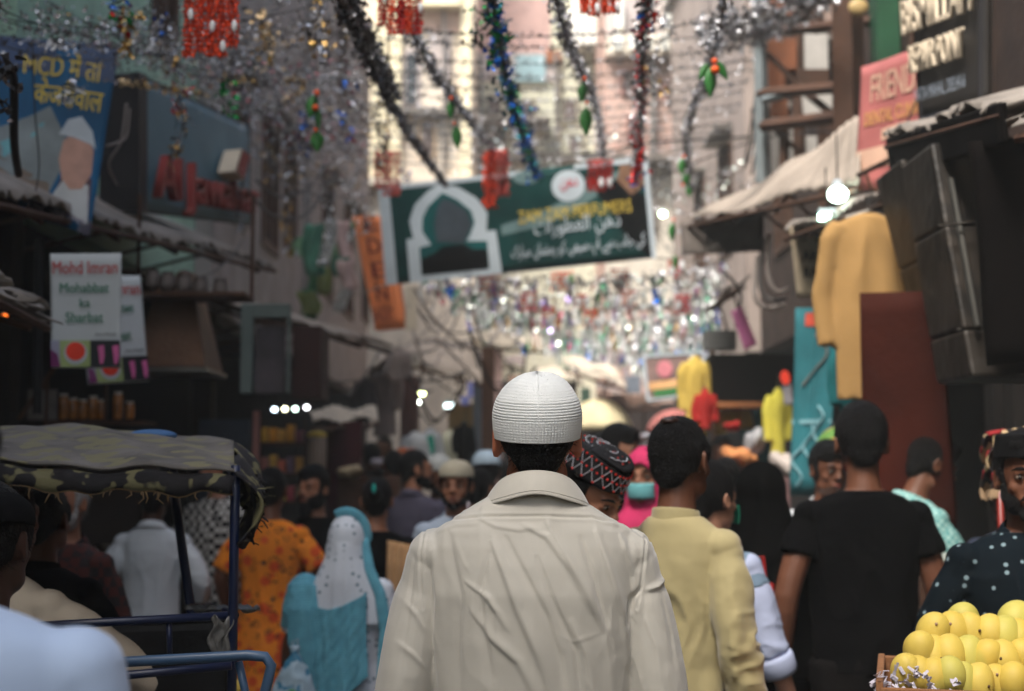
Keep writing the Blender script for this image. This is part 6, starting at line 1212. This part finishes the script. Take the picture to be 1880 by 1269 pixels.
def bits(mb,L,per_m,size,mats,r_,spread=.03,down=0,lw=.35,curl=.5):
    """crinkled foil slips all along a line"""
    for a,b in zip(L[:-1],L[1:]):
        l=(b-a).length
        for _ in range(max(1,int(per_m*l))):
            c=a.lerp(b,r_.random())+Vector((r_.gauss(0,1),r_.gauss(0,1),r_.gauss(0,1)))*spread*.5
            d=Vector((r_.gauss(0,1),r_.gauss(0,1),r_.gauss(0,1)-down)).normalized()*size*r_.uniform(.4,1.3); e=d.cross(Vector((r_.gauss(0,1),r_.gauss(0,1),r_.gauss(0,1))));
            if e.length<1e-6: continue
            e=e.normalized()*size*lw*r_.uniform(.4,1.2); f=d.cross(e).normalized()*size*curl*r_.uniform(-.6,.6)
            mb.m=r_.choice(mats); mb.add([c-e,c+e,c+d*.5+e*.9+f,c+d*.5-e*.9+f,c+d+e*.6,c+d-e*.6],[(0,1,2,3),(3,2,4,5)])
    mb.m=0
def strand(name,label,cat,pts,mats,per_m=160,size=.03,sag=0,core=.005,corem=None,spread=.03,w_=None,group=None,down=0,seed=0,n=24,lw=.35):
    r_=random.Random(seed or hash(label)%9999 if 0 else sum(ord(c) for c in label)+seed); L=curve_pts(pts,sag,n); mb=MB(); mb.m=0; mb.tube(L,core,5); ids=w_ or list(range(1,len(mats)+1)); bits(mb,L,per_m,size,ids,r_,spread,down,lw)
    o=mb.build(name,[corem or cabled]+list(mats)); return tag(o,label,cat,group)
S=strand
# thick strands running down the lane towards the banner
S('tinsel_garland','thick dark tinsel rope sweeping from top left of centre down to the banner arch','garland',[(612,-30,4.6),(672,100,6.0),(742,232,8.5),(818,340,11.3)],[f_dk,f_gr,cabled],380,.026,core=.010,spread=.026)
S('tinsel_garland','smoky tinsel rope dropping diagonally to the middle of the banner','garland',[(735,20,5.5),(790,120,7),(850,205,9),(925,300,11.4)],[f_gr,f_dk,f_si],300,.024,core=.008)
S('tinsel_garland','grey tinsel rope falling right of centre to the red pompom','garland',[(1015,-20,5),(1048,90,6.5),(1092,190,9),(1108,290,11.5)],[f_gr,f_dk,f_si],300,.023,core=.008)
S('tinsel_garland','blue and green tinsel rope falling to the banner top','garland',[(902,-20,5),(925,120,6.3),(955,230,8.6),(988,325,11.4)],[f_bl,f_te,f_gn,f_gr,cabled],260,.032,core=.008)
S('tinsel_garland','red, silver and dark tinsel rope hanging down to the banner right end','garland',[(1188,-20,5.2),(1178,90,6),(1176,210,7.2),(1168,330,9.5)],[f_gr,f_dk,f_si,f_re,f_gr],330,.027,core=.010)
S('tinsel_garland','grey tinsel rope bending down at right past the orange beads','garland',[(1335,-20,5.5),(1300,130,7),(1262,240,9),(1268,350,11.3)],[f_gr,f_dk,f_si],300,.024,core=.008)
S('tinsel_garland','thin silver and black tinsel rope from top left, beside the thick dark rope','garland',[(640,-20,4.8),(690,95,6.2),(730,180,8)],[f_dk,cabled,f_gr],300,.024,core=.007)
S('tinsel_garland','silver tinsel rope draped over the scaffold top at right','garland',[(1290,60,9),(1400,28,9.6),(1520,-10,9.2)],[f_si,f_gr,f_dk],420,.06,spread=.09)
S('tinsel_garland','pale silver tinsel rope lying along the scaffold rail','garland',[(1330,80,9.4),(1430,52,9.8),(1500,8,9.6)],[f_si,f_gr],300,.05,spread=.07)
# thin strings that cross the lane one behind the other
for k,(y0,y1,Y) in enumerate(((44,22,7.5),(66,52,8.4),(98,80,9.2),(124,108,10),(148,128,10.8),(168,150,11.6),(190,168,12.6),(206,192,13.6),(222,204,14.6),(238,224,15.6),(252,238,16.8),(266,252,18),(280,262,19.2),(296,276,20.5))):
    ordn=['top','second','third','fourth','fifth','sixth','seventh','eighth','ninth','tenth','eleventh','twelfth','thirteenth','lowest'][k]
    S('foil_string','%s of the fourteen thin foil strings crossing the lane above the banner'%ordn,'foil string',[(600-k*2,y0-8,Y),(1000,y0+6,Y),(1400-k*6,y1,Y)],[f_gr,f_dk,f_si],85+5*k,.028,core=.0035,spread=.02,group='foil strings crossing the lane',sag=.05,n=30)
# silver clutter at upper left
rs=random.Random(33)
CL=[((-40,20),(330,10),(620,-10),5.4),((-40,60),(200,70),(560,40),5.8),((60,-20),(330,60),(640,60),6.4),((120,40),(380,110),(700,90),7.2),((200,60),(420,110),(720,150),7.8),((240,20),(470,120),(700,200),8.2),((300,90),(480,155),(740,230),8.6),((330,60),(520,190),(760,250),9.2),((420,150),(540,210),(690,210),9.4),((400,200),(560,250),(700,260),9.8),((430,230),(560,300),(700,300),10.2),((440,150),(520,230),(640,330),8.8),((440,60),(560,160),(680,330),9.0),((460,260),(560,330),(690,350),10.6),((200,40),(400,50),(660,20),7),((480,140),(600,220),(700,280),9.6)]
pos=['first','second','third','fourth','fifth','sixth','seventh','eighth','ninth','tenth','eleventh','twelfth','thirteenth','fourteenth','fifteenth','sixteenth']
for k,(a,b,c,Y) in enumerate(CL):
    mats=[[f_si,f_gr,f_gr],[f_gr,f_dk,f_si],[f_si,f_gr,f_go],[f_gr,f_si,f_dk,f_pk]][k%4]
    S('silver_streamer','crumpled silver streamer at upper left, %s counting from the camera'%pos[k],'streamer',[(*a,Y),(*b,Y+.5),(*c,Y+1.2)],mats,150,.024,core=.003,spread=.12,group='crumpled silver streamers at upper left',sag=.1,seed=k)
for k in range(14):
    x0=-40+k*34; y0=[10,50,90,30,70,100,110,50,80,100,120,20,140,70][k]; Y=5.2+k*.42
    S('silver_thread','thin silver thread with tiny foil bits at upper left, %s counting from the left'%(pos[k]),'foil string',[(x0,y0-20,Y),(x0+190,(y0*.4+20 if k<7 else y0+50+(k*37)%60),Y+.5),(x0+330+k*6,y0+(k*53)%90,Y+1.2)],[f_si,f_wh,f_gr],120,.02,core=.003,spread=.06,group='thin silver threads at upper left',sag=.08,seed=k)
for k,(a,b,Y) in enumerate((((222,150),(375,175),7.4),((400,146),(470,150),7.8),((478,20),(500,120),6.6),((520,148),(560,150),8.0),((560,155),(520,190),8.2))): S('gold_foil_stick','twisted pale gold foil stick, %s of five from the left at upper left'%ords[k],'ornament',[(*a,Y),(*b,Y)],[f_go,M('foil_cream',(226,196,150),rough=.4,metal=.4)],260,.026,core=.006,spread=.02,n=8)
# hanging drops off them
def drop(label,px,py,Y,l,mats,per=150,size=.030,spread=.035,sway=.03,cat='ornament',name='foil_drop',group=None):
    r_=random.Random(int(px*7+py)); p=P(px,py,Y); L=[p+Vector((sway*math.sin(i*.8+px),0,-l*i/10)) for i in range(11)]; mb=MB(); mb.m=0; mb.tube(L,.003,5); bits(mb,L,per,size,list(range(1,len(mats)+1)),r_,spread,1.0); return tag(mb.build(name,[cabled]+mats),label,cat,group)
for k,(px,py,Y,l,mats,lab) in enumerate([(215,-5,5.0,.09,[f_re,f_bl,f_gn],'red, blue and green foil drop at the top above the poster edge'),(232,10,5.1,.18,[f_go],'gold foil drop right of the poster top corner'),(416,140,6.0,.17,[f_gn],'green foil loop dangling over the slate sign'),(578,-5,5.5,.24,[f_go,f_si,f_si],'gold and silver foil drop left of the thick dark rope'),(592,30,5.8,.2,[f_go,f_gr],'slim gold foil drop beside the gold and silver one'),(488,20,6.2,.26,[M('foil_cream',(226,196,150),rough=.4,metal=.4)],'long cream foil ribbon at upper left'),
    (114,60,5.2,.06,[f_si,f_wh],'white foil drop hanging before the poster words'),(128,150,5.2,.06,[f_si,f_wh],'small white foil rosette before the second hindi word'),(332,160,6.0,.10,[f_si,f_pk],'tiny silver drop in front of the slate sign'),(300,28,5.6,.10,[f_bl,f_si],'blue and silver foil twist left of the orange fringe'),(908,-10,5.2,.28,[f_gn,f_bl],'green and blue ribbon bunch hanging at top centre'),(925,110,6.2,.32,[f_bl,f_te,cabled],'deep blue ribbon bunch on the centre rope'),(884,10,5.4,.15,[f_gn,f_dk],'slim green ribbon left of the blue bunch'),(968,200,7.9,.42,[f_bl,f_te],'lower blue ribbon bunch above the banner'),
    (1186,-5,5.4,.16,[f_re,f_dk,f_bl],'dark red ribbon bunch at the top of the red silver rope'),(1172,225,7.2,.30,[f_re],'bright red ribbon bunch above the banner right end'),(1169,300,8.8,.16,[f_bl,M('foil_violet',(90,60,180),rough=.3,metal=.6)],'blue violet tip under the red ribbon bunch'),(1196,120,6.2,.12,[f_si,f_go,cabled],'silver gold drop right of the red silver rope'),
    (440,300,9.6,.5,[f_si,f_gr],'silver drop left of the cable loops'),(528,310,9.7,.62,[f_go,f_si],'gold silver drop over the dark awning gap'),(600,300,10,.7,[f_si,f_gr,f_wh],'silver white drop above the bakery sign left'),(650,320,10.2,.5,[f_si,f_wh],'white glittering drop above the bakery sign'),(676,360,10.4,.28,[f_si,f_wh],'white glittering drop touching the banner left edge'),(700,180,8,.4,[f_go,f_dk],'brown gold ribbon left of the thick dark rope foot'),(745,310,10.8,.12,[f_bl],'bright blue ribbon tip at the banner top left'),(640,150,7.4,.3,[f_pk,f_si,f_bl],'pink silver drop among the upper left streamers'),(560,200,8,.3,[f_gr,f_bl],'grey drop with blue tips among the streamers'),(1222,10,6.5,.2,[f_wh,f_si],'white drop at top right of the red silver rope'),(392,20,5.9,.12,[f_si],'silver rosette behind the orange fringe'),(6,100,3.9,.16,[f_dk,cabled],'dark withered ribbon bunch at the left edge'),(330,110,6.6,.5,[f_go,f_dk],'brown ribbon hanging left of the slate sign diamond')]):
    drop(lab,px,py,Y,l,mats)
# orange and red paper fringes
def fringe(label,x0,x1,y0,y1,Y,mats,cols=4,dens=1.0,size=.030):
    r_=random.Random(int(x0)); mb=MB(); t=thing('paper_fringe',label,'paper fringe',(0,0,0)); a,b=P(x0,y0,Y),P(x1,y1,Y); w_=b.x-a.x
    for c in range(cols):
        x=a.x+w_*(c+.5)/cols; zb=b.z+ (a.z-b.z)*r_.uniform(0,.25)*(1 if c in(0,cols-1) else .3); mb=MB(); z=a.z; rr_=w_/cols*.50
        while z>zb:
            n=14; ph=r_.uniform(0,6); vs=[]
            for i in range(n+1):
                an=2*math.pi*i/n+ph; q=rr_*(1+.35*math.sin(i*5+z*50)); vs+= [(x+.25*q*math.cos(an),Y+.25*q*math.sin(an),z+.004),(x+q*math.cos(an),Y+q*math.sin(an),z-.006+size*.35*math.sin(i*3.1+ph))]
            mb.add(vs,[(2*i,2*i+1,2*i+3,2*i+2) for i in range(n)]); z-=size*.42/dens
        mb.tube([(x,Y,a.z+.02),(x,Y,zb)],.0015,4); mb.build('ruffle_strip',mats[c%len(mats)],t)
        if r_.random()<.6: m2=MB(); m2.ell((x+.01,Y-rr_*1.05,lerp(zb,a.z,r_.random()*.6+.1)),(size*.35,.006,size*.7)); m2.build('foil_piece',f_wh,t)
    t.location=(0,0,0); c_=Vector(((a.x+b.x)/2,Y,a.z))
    for k in t.children: k.data.transform(Matrix.Translation(-c_))
    t.location=c_; return t
fringe('bright orange ruffled paper fringe hanging at upper left',338,436,-25,104,4.9,[pp_o],5,.72); fringe('dark orange ruffled paper fringe at the top, right of the thick dark rope',694,776,-30,66,5.4,[pp_r,pp_o],5,.72); fringe('orange red ruffled paper fringe cut by the top edge right of centre',1064,1138,-30,28,5.6,[pp_o],4)
fringe('orange pompom strip left of the banner seal',888,934,278,384,10.6,[pp_o,pp_f],2,.9,.05); fringe('red pompom cube in front of the banner seal',1078,1124,296,354,10.4,[pp_r],3,.9,.05); fringe('faded red fringe beside the banner top left corner',688,734,280,366,10.4,[pp_f],3,.8,.05)
sq=[(900,526,12.0,pp_f,40),(1028,520,12.1,pp_o,32),(1138,516,12.0,pp_r,34),(1240,494,11.9,pp_r,28),(1155,552,12.2,pp_f,28),(1252,560,12.2,pp_r,28),(1084,586,12.3,pp_o,26),(1068,556,12.3,pp_r,22),(970,558,12.3,pp_f,32),(1006,580,12.3,pp_r,24)]
for k,(px,py,Y,m_,w_) in enumerate(sq): fringe('%s paper pompom block, %s of ten strung below the banner counting along the strings'%({pp_f.name:'faded red',pp_o.name:'orange',pp_r.name:'deep red'}[m_.name],ords[k]),px-w_/2,px+w_/2,py-w_*.6,py+w_*.6,Y,[m_],3,.7,.06)
# leaves with orange beads
bead=M('bead_orange',(236,92,28),rough=.4,var=.05)
def leaf(mb,p,l,w_,yaw,tilt):
    Rm=Matrix.Rotation(yaw,3,'Z')@Matrix.Rotation(tilt,3,'Y'); n=8; vs=[];
    for i in range(n+1):
        t=i/n; ww=w_*math.sin(math.pi*t**.8)*(1 if t<1 else 0); 
        for s in(-1,0,1): vs.append(p+Rm@Vector((s*ww,.15*abs(s)*ww,-l*t)))
    mb.add(vs,[(3*i+s,3*i+s+1,3*i+s+4,3*i+s+3) for i in range(n) for s in(0,1)])
def leaves(label,Y,items,beads):
    p0=P(items[0][0],items[0][1],Y); t=thing('leaf_ornament',label,'ornament',p0)
    mb=MB(); last=P(items[-1][0],items[-1][1],Y)-p0; mb.tube([Vector((0,0,.25)),Vector((0,0,0)),last],.002,5); mb.build('thread',cabled,t)
    for (px,py,l,w_,tl) in items: mb=MB(); leaf(mb,P(px,py,Y)-p0,l*Y/F,w_*Y/F/2,.3,tl); mb.build('leaf',leafm,t,smooth=True,solid=.0015)
    for (px,py,r) in beads: mb=MB(); mb.ell(P(px,py,Y)-p0+Vector((0,-.012,0)),(r*Y/F,)*3); mb.build('bead',bead,t,smooth=True)
leaves('bright leaf pair with two orange beads at right, hanging on the grey rope',6.0,[(1306,122,62,26,.05),(1318,112,42,18,-.5),(1300,116,40,16,.5)],[(1311,114,6),(1312,130,8)])
leaves('two single leaves strung one above the other right of centre',6.4,[(1072,152,40,20,.15),(1076,196,58,26,0)],[(1073,146,4),(1077,190,3)])
leaves('two small dark leaves strung beside the smoky rope',6.6,[(828,186,34,17,0),(838,230,46,19,-.05)],[(828,182,4),(834,228,3)])
leaves('green leaf cluster with red beads left of the thick dark rope',6.2,[(578,174,48,24,.2),(582,196,44,14,-.1),(583,240,42,26,0)],[(582,172,6),(580,199,6),(580,240,4)])
leaves('small leaves hanging low at right over the grey awning end',9.0,[(1254,290,34,18,.1),(1258,318,26,16,-.2),(1262,342,22,12,-.3)],[(1255,288,3),(1253,340,3)])
leaves('dark leaves below the banner right corner',10.8,[(1236,408,38,16,.1),(1240,468,30,12,0)],[(1236,404,3)])
leaves('curved green leaf between the pompom blocks below the banner',12.6,[(1050,502,44,14,.1)],[(1050,500,3)])
# glitter: multicoloured foil fringes across the lane below the banner
cols=[f_si,f_wh,f_gr,f_gn,f_bl,f_pk,M('foil_pearl',(206,214,206),rough=.25,metal=.5),M('foil_mint',(120,190,160),rough=.3,metal=.5),f_go,M('foil_lilac',(170,150,206),rough=.3,metal=.5),f_re]
for k,(x0,x1,y0,y1,Y,l,n) in enumerate(((800,1310,500,488,12.4,.26,46),(820,1310,530,512,13.4,.28,56),(880,1300,556,540,14.6,.30,70),(900,1300,576,566,15.8,.32,84),(930,1300,592,588,17,.34,96),(1040,1300,618,610,18.4,.40,110),(1060,1296,636,632,19.6,.36,100))):
    r_=random.Random(80+k); L=curve_pts([(x0-40,y0-12,Y),((x0+x1)/2,(y0+y1)/2+6,Y),(x1+20,y1-8,Y)],.1,30); mb=MB(); mb.m=0; mb.tube(L,.004,5)
    for i in range(int(n*1.3)):
        t=r_.random(); q=L[min(29,int(t*30))].lerp(L[min(30,int(t*30)+1)],t*30%1); ll=l*r_.uniform(.3,1.15); w_=r_.uniform(.010,.030); mb.m=1+r_.choice([0,0,0,1,1,1,1,1,2,3,4,5,6,6,6,6,6,7,7,8,9,9] if k<5 else [0,1,1,1,6,6,7,7,4,9]); y=r_.uniform(0,6); m_=6; vs=[]
        for j in range(m_+1):
            u=j/m_; an=y+u*r_.uniform(1.5,4); vs+= [q+Vector((w_*math.cos(an)+.02*math.sin(u*3+y),w_*math.sin(an),-ll*u)),q+Vector((-w_*math.cos(an)+.02*math.sin(u*3+y),-w_*math.sin(an),-ll*u))]
        mb.add(vs,[(2*j,2*j+1,2*j+3,2*j+2) for j in range(m_)])
    bits(mb,L,120,.05,[1,2,3,7],r_,.06); tag(mb.build('foil_fringe',[cabled]+cols),'%s row of many coloured foil ribbons below the banner, counting down the lane'%pos[k],'foil fringe','foil ribbon rows below the banner')
for k,(pts,Y,w_) in enumerate((([(1190,330),(1290,370),(1390,330)],14,0),([(1200,300),(1300,330),(1400,290)],15,0),([(1195,360),(1280,400),(1340,390)],13.5,0),([(1200,420),(1240,470),(1300,440)],14.5,0),([(840,280),(1000,300),(1190,262)],13,0),([(850,250),(1000,262),(1200,240)],14,0))):
    S('silver_streamer','loose silver streamer behind the banner, %s of six'%ords[k],'streamer',[(*q,Y) for q in pts],[f_si,f_gr,M('foil_pearl',(206,214,206))],90,.045,core=.003,spread=.18,group='loose silver streamers behind the banner',seed=k)
# ---------------------------------------------------------------- electric cables
def cab(label,pts,r=.008,m=cable,sag=0,name='cable',cat='cable'):
    mb=MB(); mb.tube(curve_pts(pts,sag,28),r,6); return tag(mb.build(name,m,smooth=True),label,cat)
for lab,pts,r,m_ in [('cable looping under the silver streamers left of the bakery sign',[(470,330,9.4),(510,360,9.6),(560,350,9.8),(600,310,10)],.010,cable),('lower cable loop over the dark awning gap',[(455,350,9),(500,395,9.3),(560,395,9.7),(610,330,10)],.009,cable),('cable hanging from the long awning to the left wall',[(330,520,7.5),(390,500,8),(430,465,8.4),(445,440,8.6)],.005,cable),
  ('pale cable dropping beside the blue poster',[(232,190,6.9),(222,260,6.9),(200,300,6.9),(215,340,7.0)],.007,cabl),('second pale cable beside the blue poster',[(238,200,7),(232,250,7),(214,262,6.9),(196,268,6.8)],.006,cabl),('black cable swagging at the left edge',[(-20,160,4.2),(22,130,4.4),(26,260,4.6),(34,320,4.8)],.014,cabled),('thin dark cable crossing the poster',[(60,80,5.4),(64,200,5.4),(72,300,5.5),(66,350,5.5)],.003,cabled),
  ('pale cable looping below the bakery sign',[(620,600,12),(700,640,12.4),(800,640,12.8),(850,560,13)],.012,cabl),('dark cable swinging left of the grey garments',[(490,640,9.5),(560,700,10),(690,690,11),(720,650,12)],.007,cable),('long thin cable from bakery sign down to the left',[(700,640,11),(670,690,10.8),(640,730,10.5)],.007,cable),
  ('thick pale cable rising right of the bakery sign',[(740,640,12.6),(790,600,12.8),(850,540,13.2),(900,500,13.6)],.009,cabl),('pale cable bundle left of the white cap',[(760,530,12.6),(800,590,12.9),(860,640,13.2),(900,650,13.6)],.015,cabl),('cable behind the pale bundle',[(750,560,12.8),(830,610,13),(900,600,13.4)],.008,cable),('twisted cable left of the dark post',[(800,620,13),(840,660,13.2),(880,700,13.4)],.011,cabl),('cable arc above the beige cap man',[(730,690,13),(790,700,13.2),(860,680,13.4)],.010,cable),
  ('cable coil strand hanging from the awning end, outer',[(1392,470,9.4),(1385,540,9.4),(1405,565,9.4),(1440,560,9.3)],.016,cabl),('cable coil strand hanging from the awning end, middle',[(1402,440,9.3),(1395,520,9.3),(1412,550,9.3),(1445,548,9.2)],.014,cable),('cable coil strand hanging from the awning end, inner',[(1412,430,9.2),(1410,500,9.2),(1425,535,9.2),(1450,530,9.2)],.014,cabl),
  ('thin wire from the pink sign corner',[(1692,160,6.9),(1668,220,6.9),(1650,262,6.6)],.005,cabled),('long thin wires crossing high above the awning at right',[(1200,330,12),(1400,255,11),(1600,240,9)],.006,cabled),('black cable running over the lane at banner height',[(960,290,12),(1090,282,12.2),(1200,262,12.4),(1400,250,12)],.010,cabled),('cable along the scaffold foot',[(1330,500,10.8),(1360,540,10.6),(1350,600,10.8)],.012,cabled)]:
    cab(lab,pts,r,m_)
for k,(px0,py0,px1,py1,Y) in enumerate(((1372,300,1380,200,11.4),(1380,320,1402,100,11.4),(1388,330,1410,60,11.5),(1366,310,1392,30,11.6))): cab('dark wire running up the scaffold, %s of four'%ords[k],[(px0,py0,Y),((px0+px1)/2+8,(py0+py1)/2,Y),(px1,py1,Y)],.010,cabled)
# ---------------------------------------------------------------- smoky air down the lane
mb=MB(); mb.box((0,14,6.5),(34,52,17)); o=mb.build('haze',bpy.data.materials.new('haze')); o['kind']='stuff'
m=o.data.materials[0]; m.use_nodes=True; n=m.node_tree; n.nodes.clear(); out=n.nodes.new('ShaderNodeOutputMaterial'); v=n.nodes.new('ShaderNodeVolumePrincipled')
v.inputs['Density'].default_value=.0036; v.inputs['Color'].default_value=(.84,.88,.88,1); n.links.new(v.outputs[0],out.inputs['Volume'])
bpy.context.view_layer.update()
